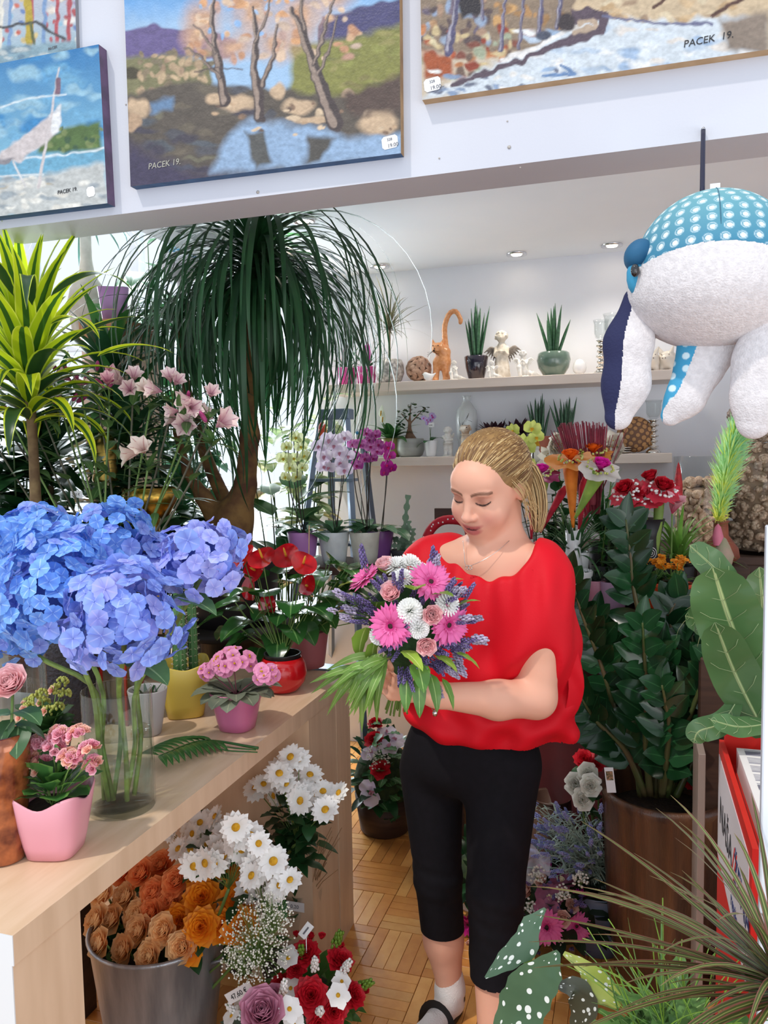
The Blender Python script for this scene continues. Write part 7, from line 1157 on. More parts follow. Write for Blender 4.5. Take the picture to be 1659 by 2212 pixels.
# lavender basket, white roses, jug
b = PZ(1290, 2075, 0)+v3(0, .08, 0); c = PY(1225, 1820, b[1]-.05); t = thing('lavender_plant', 'silvery lavender plant spilling from a blue grey pot by the big brown pot', 'potted plant', b); pot(t, .11, .075, .20, mat('pot_blue_grey', '6A7284', .4, '5A6274', 4)); cz = c-b
SLV = mat('lavender_foliage', 'A8C0B4', .6, 'C0CEBC', 20, trans=.2, rnd=.15); LVB = mk('lavender_blue', sprig(.04, .0065, 26, 11), [mat('lavender_flower_blue', '8C94D0', .7, 'A8ACDC', 100), SLV])
for i in range(150):
    a = U(0, 6.28); px, py = U(1155, 1300), U(1735, 1895); e = PY(px, py, b[1]-.12+U(-.04, .10))-b; o0 = v3(U(-.04, .04), U(-.04, .04), .19); pts = bez(o0, (o0+e)/2+v3(0, 0, .05), e, 7); ob('stem', tube(pts, .0011, 4), SLV, t)
    for k in range(5): ob('leaf', leafS(U(0, 6.28), U(.0, 1.0), U(.03, .045), .003, .8, 'lance', 5, 0, 1, pts[2+k % 5]), SLV, t)
    if i % 2: inst('flower_spike', LVB, t, nrm(e-pts[4]), e, U(.7, 1.1))
WR = mk('bloom', rosette(.036, 20, .45), WROSE)
for px, py, y, lb in ((1272, 1672, 2.28, 'white rose with cream heart, topmost beside the big brown pot'), (1243, 1693, 2.27, 'white rose at the left of the white group'), (1275, 1698, 2.25, 'white rose nearest the rim of the big brown pot'), (1258, 1728, 2.24, 'lowest white rose, above a dark leaf')): cutflower(lb, PY(px, py, y), WR, nrm(v3(U(-.3, .3), -1, .5)), PZ(1290, 2050, 0)+v3(0, .08, .2), 1.15)
for px, py, lb in ((1262, 1640, 'red carnation above the white roses'), (1290, 1652, 'small red carnation touching the zz plant leaves'), (1518, 1655, 'dark red carnation in the shade right of the big pot'), (1500, 1690, 'red carnation low in the shade right of the big pot')): cutflower(lb, PY(px, py, 2.31 if px < 1400 else 2.4), CARN, nrm(v3(0, -1, .7)), PZ(px+10, 2040, 0)+v3(0, .05, .1), 1.0 if px != 1290 else .7, name='carnation')
b = PZ(1192, 1990, 0)+v3(0, 0, 0); t = thing('clay_jug', 'dark brown clay jug with a rolled rim behind the lavender', 'jug', b); zt = PY(1192, 1722, b[1])[2]; ob('body', lathe([(.05, 0), (.07, .01), (.10, zt*.4), (.085, zt*.75), (.05, zt*.9), (.056, zt), (.062, zt+.005), (.055, zt-.005), (.04, zt*.88)], 36, cap0=True, cap1=True), mat('clay_brown', '4A342C', .4, '5E463A', 10, coat=.3), t)
b = b+v3(.0, .23, 0); t = thing('black_jar', 'large glossy black jar standing behind the clay jug', 'vase', b); ob('body', lathe([(.06, 0), (.09, .02), (.12, .22), (.10, .40), (.05, .46), (.06, .5), (.05, .5), (.04, .44)], 36, cap0=True, cap1=True), mat('black_gloss', '120E0E', .12, coat=.5), t)
# ---------------------------------------------------------------- newspaper rack, pale board, white panel at the right
RX0, RY0_, RY1_, RZT = .192, 1.36, 1.87, PY(1562, 1598, 1.87)[2]; RED = mat('rack_red', 'D42A22', .4, 'C8241E', 4)
t = thing('newspaper_rack', 'red newspaper rack with a white lettered side panel at the right edge', 'rack', (RX0, RY0_, 0)); D_ = RY1_-RY0_
ob('side_panel', box(0, .010, 0, D_, .12, RZT), RED, t, smooth=False); ob('side_panel', box(.34, .35, 0, D_, .12, RZT), RED, t, smooth=False); ob('front_panel', box(.010, .34, 0, .01, .12, RZT-.06), RED, t, smooth=False); ob('back_panel', box(.010, .34, D_-.012, D_, .12, RZT+.05), RED, t, smooth=False); ob('shelf', box(.010, .34, .01, D_-.012, RZT-.06, RZT-.05), RED, t, smooth=False)
for x in (.0, .32):
    for y in (.0, D_-.03): ob('leg', box(x, x+.03, y, y+.03, 0, .12), RED, t, smooth=False)
ob('white_panel', box(-.0012, 0, .03, D_-.01, RZT-.26, RZT-.03), mat('panel_white', 'D8D8DC', .4), t, smooth=False)
text(t, 'rack_lettering', 'NAŠA', None, (-.0018, D_-.05, RZT-.165), 0, .085, INK, None, right=(0, -1, 0), nrm_=(-1, 0, 0)); text(t, 'rack_lettering', 'ŽENA', None, (-.0018, D_-.30, RZT-.165), 0, .08, mat('ink_blue', '2A3A6A', .5), None, right=(0, -1, 0), nrm_=(-1, 0, 0)); text(t, 'rack_lettering', '//', None, (-.0018, D_-.262, RZT-.17), 0, .10, RED, None, right=(0, -1, 0), nrm_=(-1, 0, 0), shear=.3)
text(t, 'rack_lettering', 'revija', None, (-.0018, D_-.26, RZT-.235), 0, .045, mat('ink_blue', '2A3A6A'), None, right=(0, -1, 0), nrm_=(-1, 0, 0))
t2 = thing('newspaper', 'printed newspaper sheets lying on top of the red rack', 'newspaper', (RX0+.03, RY0_+.03, RZT-.048)); NP = mat('newsprint', 'E6E4E2', .7); ob('sheets', box(0, .28, 0, D_-.08, 0, .05), NP, t2, smooth=False)
pr_ = []; 
for i in range(9):
    for j in range(3): pr_.append(box(.014+j*.09, .09+j*.09, .03+i*.045, .032+i*.045+(.022 if (i*3+j) % 4 == 0 else .002), .0502, .0506)); pr_ += [box(.014+j*.09, .085+j*.09, .038+i*.045+k*.007, .040+i*.045+k*.007, .0502, .0506) for k in range(4)]
ob('print', J(pr_), mat('print_grey', '8A8A98', .7), t2, smooth=False); ob('photo_print', box(.10, .2, .25, .34, .0507, .051), mat('print_photo', 'C89A78', .6, '8A5A44', 30), t2, smooth=False); ob('headline', box(.02, .24, .08, .10, .0507, .051), mat('print_red', 'B83038', .6), t2, smooth=False)
t = thing('pale_board', 'narrow pale board standing between the big brown pot and the red rack', 'board', (RX0-.030, 1.93, 0)); ob('board', rbox(-.008, .008, 0, .16, 0, RZT-.06, .001), mat('board_pale', '94847A', .5), t, smooth=False)
t = thing('white_panel_board', 'glossy white upright panel cut off by the right edge', 'panel', (.176, 1.17, 0)); ob('panel', rbox(0, .22, 0, .018, 0, 1.395, .002), mat('panel_gloss_white', 'DCE4F0', .25, coat=.2), t, smooth=False)
# ---------------------------------------------------------------- plants at the bottom right, close to the camera
DML = mat('marginata_close', '4E5A30', .35, trans=.3, rnd=.25, stripe=[('8A5A50', 1.0, .22, .12), ('8E9A5C', 0, .1, .1)]); b = PY(1685, 2085, 1.0); zc = b[2]; b[2] = 0; t = thing('dracaena_marginata', 'red edged dracaena with long thin leaves in the bottom right corner', 'potted plant', b); pot(t, .11, .085, .2, mat('pot_anthracite', '35353A')); stemT(t, (0, 0, .17), (0, 0, zc), .009, mat('marginata_trunk', 'B4A888'), .0, 'trunk')
for i in range(85):
    a = i*2.4; f = i/84; ob('leaf', leafS(a, 1.15-1.35*f+U(-.1, .1), U(.16, .25), U(.0042, .006), U(.3, 1.0), 'grass', 10, .15, 2, (.006*math.cos(a), .006*math.sin(a), zc-.05*f), 1.5), DML, t)
for a, e0, L in ((2.75, .25, .30), (2.9, .05, .31), (3.1, -.05, .30), (2.6, .45, .30), (3.3, -.2, .28), (2.95, .35, .32), (3.2, .18, .30), (2.5, .1, .28), (3.05, .5, .25), (2.8, -.15, .27)): ob('leaf', leafS(a, e0, L, .0062, U(.2, .6), 'grass', 12, .15, 2, (0, 0, zc-.02), 1.5), DML, t)
b = PZ(1470, 2400, .25)+v3(0, 0, 0); b = PY(1450, 2180, 1.15); zc = b[2]; b[2] = 0; t = thing('fern', 'light green plant with jagged leaves low in front of the big brown pot', 'potted plant', b); pot(t, .10, .08, zc-.16 if zc > .4 else .2, mat('pot_anthracite', '35353A')); FRN = leafm('fern_leaf', '4E7A3C', '668E4C', .35, vein='A8C880')
for i in range(80): a = i*2.4; r = U(.0, .07); ob('leaf', leafS(a, U(-.2, .8), U(.045, .075), .016, .6, 'lance', 9, .15, 4, (r*math.cos(a), r*math.sin(a), zc-.10+U(0, .09)), wav=.35, wn=4), FRN, t)
for i in range(26): a = U(-.5, 3.6); ob('tendril', tube(arc(a, U(.9, 1.5), U(.12, .22), U(-.5, 1.4), 10, 1.2, (U(-.06, .06), U(-.04, .04), zc-.06)), .0009, 4), GRNL, t); ob('leaf', leafS(a, U(.6, 1.4), U(.10, .17), .003, U(-.3, 1.0), 'grass', 8, .1, 2, (U(-.06, .06), U(-.04, .04), zc-.05)), FRN, t)
# spotted begonia
def dotleaf(name, c, c2, back):
    m = mat(name, c, .3, c2, 12, trans=.22, coat=.2); nt = m.node_tree; N, L_ = nt.nodes, nt.links; b_ = N['Principled BSDF']; lk = b_.inputs['Base Color'].links[0]; src = lk.from_socket
    at = N.new('ShaderNodeAttribute'); at.attribute_name = 'suv'; mp = N.new('ShaderNodeMapping'); mp.inputs['Scale'].default_value = (5.0, 11.0, 1); L_.new(at.outputs['Vector'], mp.inputs[0]); vo = N.new('ShaderNodeTexVoronoi'); vo.inputs['Scale'].default_value = 1.0; vo.inputs['Randomness'].default_value = .75; L_.new(mp.outputs[0], vo.inputs['Vector'])
    oi = N.new('ShaderNodeSeparateColor'); L_.new(vo.outputs['Color'], oi.inputs[0]); th_ = N.new('ShaderNodeMapRange'); th_.inputs[3].default_value = .14; th_.inputs[4].default_value = .36; L_.new(oi.outputs[0], th_.inputs[0])
    sb = N.new('ShaderNodeMath'); sb.operation = 'LESS_THAN'; L_.new(vo.outputs['Distance'], sb.inputs[0]); L_.new(th_.outputs[0], sb.inputs[1]); x = N.new('ShaderNodeMix'); x.data_type = 'RGBA'; L_.new(sb.outputs[0], x.inputs[0]); L_.new(src, x.inputs[6]); x.inputs[7].default_value = cl('E8EEEA'); L_.new(x.outputs[2], b_.inputs['Base Color']); return m
BG1 = dotleaf('begonia_leaf', '3E5E44', '4C6C50', None); BG2 = dotleaf('begonia_leaf_bright', '9AB04A', 'B4C060', None); BG3 = dotleaf('begonia_leaf_dark', '3A3E30', '4A5040', None)
b = PY(1190, 2200, 1.18); b[2] = 0; t = thing('spotted_begonia', 'begonia with white polka dotted angel wing leaves at the bottom', 'potted plant', b); pot(t, .10, .075, .22, mat('pot_anthracite', '35353A'))
def bleaf(sp_px, wl, wr, y, m, att, up=(0, -1, .35), dy=0):
    P = spl([PY(x, y_, y+dy*(i/len(sp_px)))-b for i, (x, y_) in enumerate(sp_px)], 22); Tn = np.gradient(P, axis=0); s = np.linspace(0, 1, 22); V = []; Uv = []; k = nrm(up)
    WL = np.interp(s, np.linspace(0, 1, len(wl)), wl)*.00072; WR_ = np.interp(s, np.linspace(0, 1, len(wr)), wr)*.00072
    for i in range(22):
        sd = nrm(np.cross(Tn[i], k))
        for q in np.linspace(-1, 1, 9): w = WL[i] if q < 0 else WR_[i]; V.append(P[i]+sd*w*q*(1+.05*math.sin(i*1.7))+k*(.10*w*abs(q)-.05*w)); Uv.append(((q+1)/2, s[i]))
    ob('leaf', S(V, grid(9, 22), Uv), m, t); A = PY(att[0], att[1], y+.03)-b; stemT(t, (U(-.02, .02), U(-.02, .02), .2), A, .0035, mat('begonia_stem', '8A9A4A', .5, '7A6A3A', 20), .02, 'leaf_stalk', 8)
bleaf([(1178, 1962), (1150, 2000), (1128, 2030), (1090, 2070), (1048, 2112)], [2, 18, 40, 26, 3], [3, 24, 18, 16, 2], 1.16, BG1, (1145, 2020), dy=-.04)
bleaf([(1207, 2056), (1180, 2085), (1150, 2130), (1120, 2180), (1080, 2240)], [4, 38, 46, 52, 20], [5, 20, 46, 44, 20], 1.10, BG1, (1155, 2108))
bleaf([(1205, 2128), (1245, 2135), (1262, 2175), (1250, 2225)], [6, 26, 30, 14], [8, 30, 32, 20], 1.20, BG3, (1245, 2160)); bleaf([(1218, 2058), (1262, 2090), (1300, 2130), (1345, 2165)], [4, 18, 30, 10], [5, 16, 36, 18], 1.22, BG2, (1290, 2112))
for x, y_ in ((1158, 2050), (1125, 2060)): ob('bud_leaf', ribbon([PY(1152, 2090, 1.15)-b, PY(1135, 2068, 1.15)-b, PY(1120, 2045, 1.15)-b], [.003, .009, .002], up=(0, -1, .3), fold=.2), GRNL, t); break
# ---------------------------------------------------------------- the woman
W0 = v3(-.42, 1.88, 0)
def pw(px, py, y): return PY(px, py, y)-W0
def skin(name): return mat(name, 'E2AE98', .48, attr=True, sss=.12, spec=.35)
SK = skin('skin'); SKC = np.array(lin('E0A88F'))
t = thing('person', 'person in a red blouse and black capri leggings, looking down at a bouquet', 'person', W0); WOM = t
HC = pw(1056, 1055, 1.79); HS = 1.02
_z = nrm(v3(0, 0, 1)); _a, _p, _r = .40, .40, .10    # turned to the left of the photo, bowed, tilted
HR = np.array((RZ(-_a) @ RX(-_p*-1) @ RY(_r)).to_3x3()) if False else np.array(Matrix.Rotation(-_a, 3, 'Z') @ Matrix.Rotation(_p, 3, 'X') @ Matrix.Rotation(_r, 3, 'Y'))
def h2w(V): return (np.asarray(V)*HS) @ HR.T + HC
def w2h(V): return ((np.asarray(V)-HC) @ HR)/HS
nb = pw(1078, 1205, 1.84); sL = pw(1158, 1225, 1.80); sR = pw(935, 1215, 1.90); ch = pw(1040, 1300, 1.82)
nbH, sLH, sRH, chH = (w2h(q) for q in (nb, sL, sR, ch))
hp = [('e', (0, .018, .035), (.073, .090, .083), .01), ('e', (0, -.022, -.018), (.061, .064, .080), .03), ('e', (0, -.052, -.078), (.032, .030, .024), .035), ('e', (0, -.070, -.096), (.016, .012, .012), .016), ('e', (.034, -.056, -.030), (.030, .026, .030), .025), ('e', (-.034, -.056, -.030), (.030, .026, .030), .025), ('e', (0, -.060, .045), (.050, .026, .034), .03), ('e', (0, -.072, -.052), (.026, .020, .022), .02),
      ('c', (0, -.083, .016), (0, -.098, -.016), .0075, .0085, .012), ('e', (0, -.103, -.024), (.0105, .0105, .0095), .007), ('e', (.011, -.093, -.027), (.0075, .0095, .0065), .006), ('e', (-.011, -.093, -.027), (.0075, .0095, .0065), .006),
      ('e', (.030, -.074, .027), (.018, .010, .006), .010), ('e', (-.030, -.074, .027), (.018, .010, .006), .010), ('-e', (.031, -.094, .010), (.017, .012, .010), .010), ('-e', (-.031, -.094, .010), (.017, .012, .010), .010),
      ('e', (.031, -.0700, .0085), (.0150, .0125, .0115), .003), ('e', (-.031, -.0700, .0085), (.0150, .0125, .0115), .003),
      ('c', (-.022, -.0765, -.0495), (0, -.0865, -.0525), .0032, .0046, .004), ('c', (.022, -.0765, -.0495), (0, -.0865, -.0525), .0032, .0046, .004), ('c', (-.019, -.0765, -.0545), (0, -.0850, -.0630), .0035, .0062, .004), ('c', (.019, -.0765, -.0545), (0, -.0850, -.0630), .0035, .0062, .004), ('-c', (-.021, -.0860, -.0510), (0, -.0945, -.0572), .0014, .0024, .0012), ('-c', (.021, -.0860, -.0510), (0, -.0945, -.0572), .0014, .0024, .0012), ('-e', (.0075, -.104, -.033), (.003, .004, .0022), .002), ('-e', (-.0075, -.104, -.033), (.003, .004, .0022), .002),
      ('e', (.073, .012, .0), (.008, .017, .026), .008), ('e', (-.073, .012, .0), (.008, .017, .026), .008), ('-e', (.082, .008, .004), (.005, .009, .014), .004), ('-e', (-.082, .008, .004), (.005, .009, .014), .004),
      ('c', (0, .028, -.05), nbH, .052, .056, .025), ('c', nbH, sLH, .05, .046, .05), ('c', nbH, sRH, .05, .046, .05), ('e', w2h(pw(1045, 1265, 1.84)), (.14, .080, .10), .05), ('c', w2h(pw(1045, 1215, 1.77)), w2h(pw(1135, 1200, 1.79)), .018, .015, .03), ('c', w2h(pw(1020, 1215, 1.77)), w2h(pw(950, 1190, 1.85)), .018, .015, .03)]
HD = sdf(hp, .0026, pad=.01, lo=w2h(HC)+v3(-.25, -.15, -.30), hi=w2h(HC)+v3(.27, .22, .14), relax=1)
v = HD.V; C = np.tile(SKC, (len(v), 1)); x, y, z = v[:, 0], v[:, 1], v[:, 2]; fr = y < -.03
def tint(m, c, a=1.0): global C; m = np.clip(m, 0, 1)[:, None]*a; C = C*(1-m)+np.array(lin(c))*m
tint(fr*(1.2-np.hypot((np.abs(x)-.040)/.026, (z+.032)/.022)), 'DE8C80', .45); tint(fr*(1.1-np.hypot(x/.016, (z+.024)/.014)), 'DC9484', .35)
zc_ = z-9.0*x*x; ul = fr*(1.35-np.hypot(x/.0235, (zc_+.0530)/.0055)) * (y < -.07); ll = fr*(1.35-np.hypot(x/.0210, (zc_+.0640)/.0070)) * (y < -.07); tint(ul*2, 'B85A5C', .9); tint(ll*2, 'C46A68', .9)
tint(2*fr*(1.2-np.hypot(x/.0205, (z-13*x*x+.0575)/.0020))*(y < -.07), '5A2224', .95)
for s in (-1, 1):
    tint(fr*(1.3-np.hypot((x-s*.031)/.017, (z-.012)/.011)), 'A0604E', .7); xx = (x-s*.031)*s; br = np.abs(z-(.0315-.0035*((xx-.006)/.018)**2-.10*np.maximum(xx, 0)*.5)); tint(fr*(2.1-br/.0022)*(np.abs(xx) < .021), '6E4A38', .85); ln = np.abs(z-(.0010+.0050*(xx/.015)**2)); tint(fr*(1.9-ln/.0014)*(np.abs(xx) < .0155), '3A2220', .95)
HDw = S(h2w(v), HD.F, None, 0, C)
# body: shoulders, arms, hands, hips, legs, feet as one surface with the head
eL, wL, hL = pw(1158, 1508, 1.76), pw(945, 1502, 1.605), pw(888, 1490, 1.575); eR, wR, hR = pw(885, 1470, 1.88), pw(880, 1475, 1.68), pw(868, 1470, 1.62)
hpL, knL, caL, anL = pw(1085, 1660, 1.87), pw(1070, 1925, 1.79), pw(1072, 2060, 1.78), v3(*(pw(1066, 2330, 1.72)[:2]), .085); hpR, knR, caR, anR = pw(932, 1660, 1.92), pw(946, 1895, 1.92), pw(958, 2030, 1.95), pw(972, 2150, 1.955)
anR[2] = max(anR[2], .075); 
arm = [('c', sL, pw(1165, 1380, 1.77), .052, .050, .02), ('c', pw(1165, 1380, 1.77), eL, .050, .043, .02), ('c', eL, pw(1075, 1512, 1.69), .044, .041, .02), ('c', pw(1075, 1512, 1.69), wL, .041, .0265, .02), ('c', wL, hL, .025, .022, .015),
       ('c', sR, eR, .05, .042, .02), ('c', eR, wR, .042, .027, .02), ('c', wR, hR, .026, .022, .015)]
def hand(w, h, side, curl, up):   # palm and five fingers wrapped round the stems
    f = nrm(h-w); n_ = nrm(up); s_ = nrm(np.cross(f, n_)); P = []
    palm = h+f*.035
    for i, o in enumerate((-.028, -.010, .009, .026)): P.append(('c', h+s_*o*.7, palm+s_*o, .0135, .0115, .010))
    for i, (o, L) in enumerate(((-.029, .062), (-.010, .070), (.009, .066), (.027, .052))):
        a = palm+s_*o; d1 = nrm(f*math.cos(curl*.5)+n_*math.sin(curl*.5)); d2 = nrm(f*math.cos(curl)+n_*math.sin(curl)); d3 = nrm(f*math.cos(curl*1.6)+n_*math.sin(curl*1.6)); b1 = a+d1*L*.45; b2 = b1+d2*L*.32; b3 = b2+d3*L*.26; P += [('c', a, b1, .0098, .0088, .003), ('c', b1, b2, .0088, .0080, .002), ('c', b2, b3, .0080, .0066, .002)]
    th0 = h+s_*.022*side-f*.005; th1 = th0+nrm(s_*side*.8+f*.6+n_*.5)*.032; th2 = th1+nrm(f*.8+n_*.7-s_*side*.1)*.028; P += [('c', th0, th1, .0135, .0105, .008), ('c', th1, th2, .0105, .008, .003)]
    return P
arm_h = hand(wL+(hL-wL)*.2, hL, -1, 1.35, v3(-.1, .9, .35)); arm_h2 = hand(wR+(hR-wR)*.2, hR, 1, 1.2, v3(-.3, -.5, .6))
footL = [('c', anL, anL+v3(.0, .02, -.045), .034, .030, .02), ('c', anL+v3(0, .02, -.05), v3(anL[0]-.02, anL[1]-.13, .030), .030, .028, .02), ('e', v3(anL[0]-.03, anL[1]-.155, .026), (.042, .055, .022), .02)]
footR = [('c', anR, v3(anR[0], anR[1]+.01, .035), .034, .030, .02), ('c', v3(anR[0], anR[1]+.01, .035), v3(anR[0]-.035, anR[1]-.13, .030), .030, .028, .02), ('e', v3(anR[0]-.045, anR[1]-.155, .026), (.040, .055, .022), .02)]
leg = [('e', pw(1012, 1625, 1.89), (.155, .105, .10), .04), ('c', hpL, knL, .086, .060, .03), ('c', knL, caL, .058, .056, .02), ('c', caL, anL, .056, .033, .02), ('c', hpR, knR, .080, .055, .03), ('c', knR, caR, .053, .051, .02), ('c', caR, anR, .051, .032, .02)]
tor = [('e', pw(1040, 1350, 1.84), (.135, .085, .15), .04), ('e', pw(1020, 1500, 1.86), (.125, .09, .13), .04)]
B1 = sdf(leg+tor+footL+footR, .009, relax=2); B2 = sdf(arm, .0055, relax=1); B3 = sdf(arm_h+[('c', wL+(hL-wL)*.0, hL, .0245, .022, .015)], .0024); B4 = sdf(arm_h2+[('c', wR, hR, .025, .022, .015)], .0028)
for q in (B1, B2, B3, B4): q.C = np.tile(SKC, (len(q.V), 1))
ob('body', J(HDw, B1, B2, B3, B4), SK, t)
E_ = []
for s in (-1, 1): E_.append(tube([h2w((s*.031+xx*s, -.0835+1.6*xx*xx*18-.0012*0+abs(xx)*.28, .0015+.0050*(xx/.015)**2)) for xx in np.linspace(-.015, .017, 9)], [.0003]+[.0010]*7+[.0004], 5))
ob('eyelashes', J(E_), mat('lash', '2A1816', .6), t); ob('teeth', J([ell(.0026, .003, .0019, 8, 6, (q_*.0042, 0, 7*(q_*.0042)**2)) for q_ in (-3, -2, -1, 0, 1, 2, 3)]).xf(Matrix.Translation(Vector(tuple(h2w((0, -.0878, -.0568)))))@Matrix(HR.tolist()).to_4x4()), mat('teeth', 'E8E0D8', .3), t)
# hair
HRM = mat('hair', 'B8925E', .5, attr=True, spec=.4)
hh = [('e', (0, .026, .042), (.0815, .094, .087), .01), ('e', (0, .055, .0), (.072, .070, .075), .02), ('-e', (0, -.118, -.042), (.066, .070, .088), .018), ('-e', (.0, -.02, -.125), (.095, .085, .085), .02)]
HH = sdf(hh, .0035, relax=1); vx = HH.V; ang = np.arctan2(vx[:, 0], vx[:, 2]+.03); nz_ = vnoise(ang*40+60, vx[:, 1]*60+50, 1.2, 2); m = np.clip((nz_-.35)*2.2, 0, 1)[:, None]; HC_ = np.array(lin('86663F'))*(1-m)+np.array(lin('9C7A4C'))*m; hair = ob('hair', S(h2w(vx), HH.F, None, 0, HC_), HRM, t)
STR = [[], [], []]; tie = v3(.012, .112, .030)
for i in range(900):
    u = U(-1, 1); side = u; a = u*1.62; st = v3(math.sin(a)*.071, -.060*math.cos(a)**1.5+.012 if abs(a) < PI/2 else .02, .070-.074*abs(u)**2.2); st = st+v3(0, U(-.004, .07), 0); c0 = v3(0, .026, .040); ed = v3(.083, .096, .087)
    d0 = (st-c0)/ed; d0 = d0/np.linalg.norm(d0); d1 = (tie-c0)/ed; d1 = d1/np.linalg.norm(d1); n = 9; P = []; f0 = U(0, .35) if i % 3 else 0
    for k in range(n):
        f = f0+(1-f0)*k/(n-1); d = nrm(d0*(1-f)+d1*f+v3(0, 0, .10*math.sin(PI*f))); P.append(c0+d*ed*(1.0+.016*math.sin(PI*f)+.002*math.sin(i)))
    STR[RNG.choice((0, 0, 1, 2, 2))].append(tube(h2w(P), [.0005]+[U(.0008, .0015)]*7+[.0008], 4, False))
pt = [h2w(q) for q in ((.012, .112, .030), (.03, .135, .0), (.05, .125, -.05), (.060, .105, -.10), (.062, .085, -.135))]
for i in range(260):
    o = v3(U(-1, 1), U(-1, 1), U(-.3, .3)); P = [p+o*w+v3(0, 0, U(-.01, .0)) for p, w in zip(pt, (.008, .018, .021, .018, .010))]; STR[RNG.choice((0, 1, 1, 2))].append(tube(spl(P[:RNG.choice((4, 5, 5))], 9), [.0012]*8+[.0004], 4, False))
for i in range(40):
    s = 1 if i % 4 else -1; p0 = v3(s*.072, .0+U(-.02, .02), .03+U(-.01, .02)); P = [p0, p0+v3(s*.012, .012, -.03), p0+v3(s*.008, .03, -.07), p0+v3(s*U(-.005, .02), .03+U(0, .03), -U(.09, .14))]; STR[1].append(tube(spl(h2w(P), 9), .0006, 4, False))
for k, (c, nm) in enumerate((('A98454', 'hair_strands'), ('D9BC88', 'hair_strands'), ('7E5C3C', 'hair_strands'))): ob(nm, J(STR[k]), mat('hair_%d' % k, c, .45, trans=.1), t, kind='stuff')
ob('hair_tie', lathe([(.014, -.006), (.017, 0), (.014, .006)], 16).xf(OR(h2w((.03, .135, 0))-h2w((.012, .112, .030)), h2w((.016, .118, .026)))), mat('black_paint', '18161A'), t)
# leggings
lgs = [(p[0], *p[1:-1], p[-1]) for p in leg]; lgs = [('e', pw(1012, 1625, 1.89), (.163, .113, .11), .05), ('e', pw(1020, 1575, 1.885), (.140, .108, .08), .04), ('e', pw(1085, 1640, 1.92), (.075, .09, .10), .04), ('c', hpL, knL, .092, .066, .035), ('c', knL, caL, .066, .063, .02), ('c', caL, caL+(anL-caL)*.45, .063, .058, .01), ('c', hpR, knR, .083, .060, .035), ('c', knR, caR, .060, .057, .02), ('c', caR, caR+(anR-caR)*.3, .057, .05, .01)]
LG = sdf(lgs, .0065, relax=1, warp=lambda X, Y, Z: .0012*np.sin(Z*150+X*30)*np.exp(-((Z-.42)/.07)**2)+0*Y); zl = pw(1075, 2112, 1.76)[2]; zr = pw(950, 2006, 1.94)[2]; split = (knL[0]+knR[0])/2
cv_ = LG.V[LG.F].mean(1); keep = np.where(cv_[:, 0] > split, cv_[:, 2] > zl-.25*(np.abs(cv_[:, 0]-caL[0]))**1*0, cv_[:, 2] > zr); LG.F = LG.F[keep]; LG.M = LG.M[keep]; ob('leggings', LG, mat('black_jersey', '0C0B10', .85, '100E14', 60, spec=.25), t)
# blouse
RB = mat('red_chiffon', 'DE0F24', .62, 'D40C20', 3, spec=.3, trans=.12, bump=.08, bs=300)
def rotm(ax, ang): return np.array(Matrix.Rotation(ang, 3, ax)).T
bl = [('e', pw(1045, 1300, 1.83), (.160, .105, .13), .04), ('e', pw(1035, 1420, 1.84), (.158, .112, .17), .05), ('e', pw(1022, 1545, 1.86), (.166, .122, .075), .05), ('e', pw(942, 1235, 1.88), (.085, .07, .085), .05), ('c', pw(1135, 1212, 1.83), sL, .056, .064, .03), ('c', pw(975, 1200, 1.88), sR, .056, .062, .03), ('e', pw(912, 1320, 1.88), (.055, .06, .13), .05), ('e', pw(1150, 1262, 1.81), (.085, .082, .09), .05),
      ('e', pw(1168, 1340, 1.79), (.072, .075, .11), .05), ('e', pw(1145, 1400, 1.80), (.075, .07, .10), .04), ('e', pw(1195, 1440, 1.86), (.062, .055, .17), rotm('Y', -.10), .04), ('e', pw(1180, 1545, 1.87), (.060, .05, .085), rotm('Y', .5), .04), ('e', pw(1105, 1550, 1.86), (.10, .09, .07), .05),
      ('e', pw(1138, 1345, 1.755), (.088, .052, .115), .035), ('-c', pw(1060, 1168, 1.72)+v3(0, -.2, 0), pw(1060, 1168, 1.72)+v3(0, .10, 0), .093, .090, .010), ('-c', pw(1170, 1470, 1.70), pw(1090, 1505, 1.68), .055, .05, .02)]
def wf(X, Y, Z):
    return .0065*np.sin(X*62+Z*12+1.5*np.sin(Z*9))*np.clip((1.30-Z)*2.2, 0, 1)*(Y < .1)+.007*np.sin(X*48-Z*44+2*np.sin(Z*11))*np.clip((X-.03)*12, 0, 1)*np.clip((1.30-Z)*4, 0, 1)+.004*np.sin(X*120)*np.exp(-((Z-1.20)/.06)**2)*(Y < 0)+.005*np.sin(Z*80+X*22)*np.exp(-((Z-.86)/.06)**2)
zh = pw(1020, 1602, 1.80)[2]; BL = sdf(bl, .0055, relax=2, warp=wf, lo=None); cvb = BL.V[BL.F].mean(1); kb = cvb[:, 2] > zh; BL.F = BL.F[kb]; BL.M = BL.M[kb]; ob('blouse', BL, RB, t)
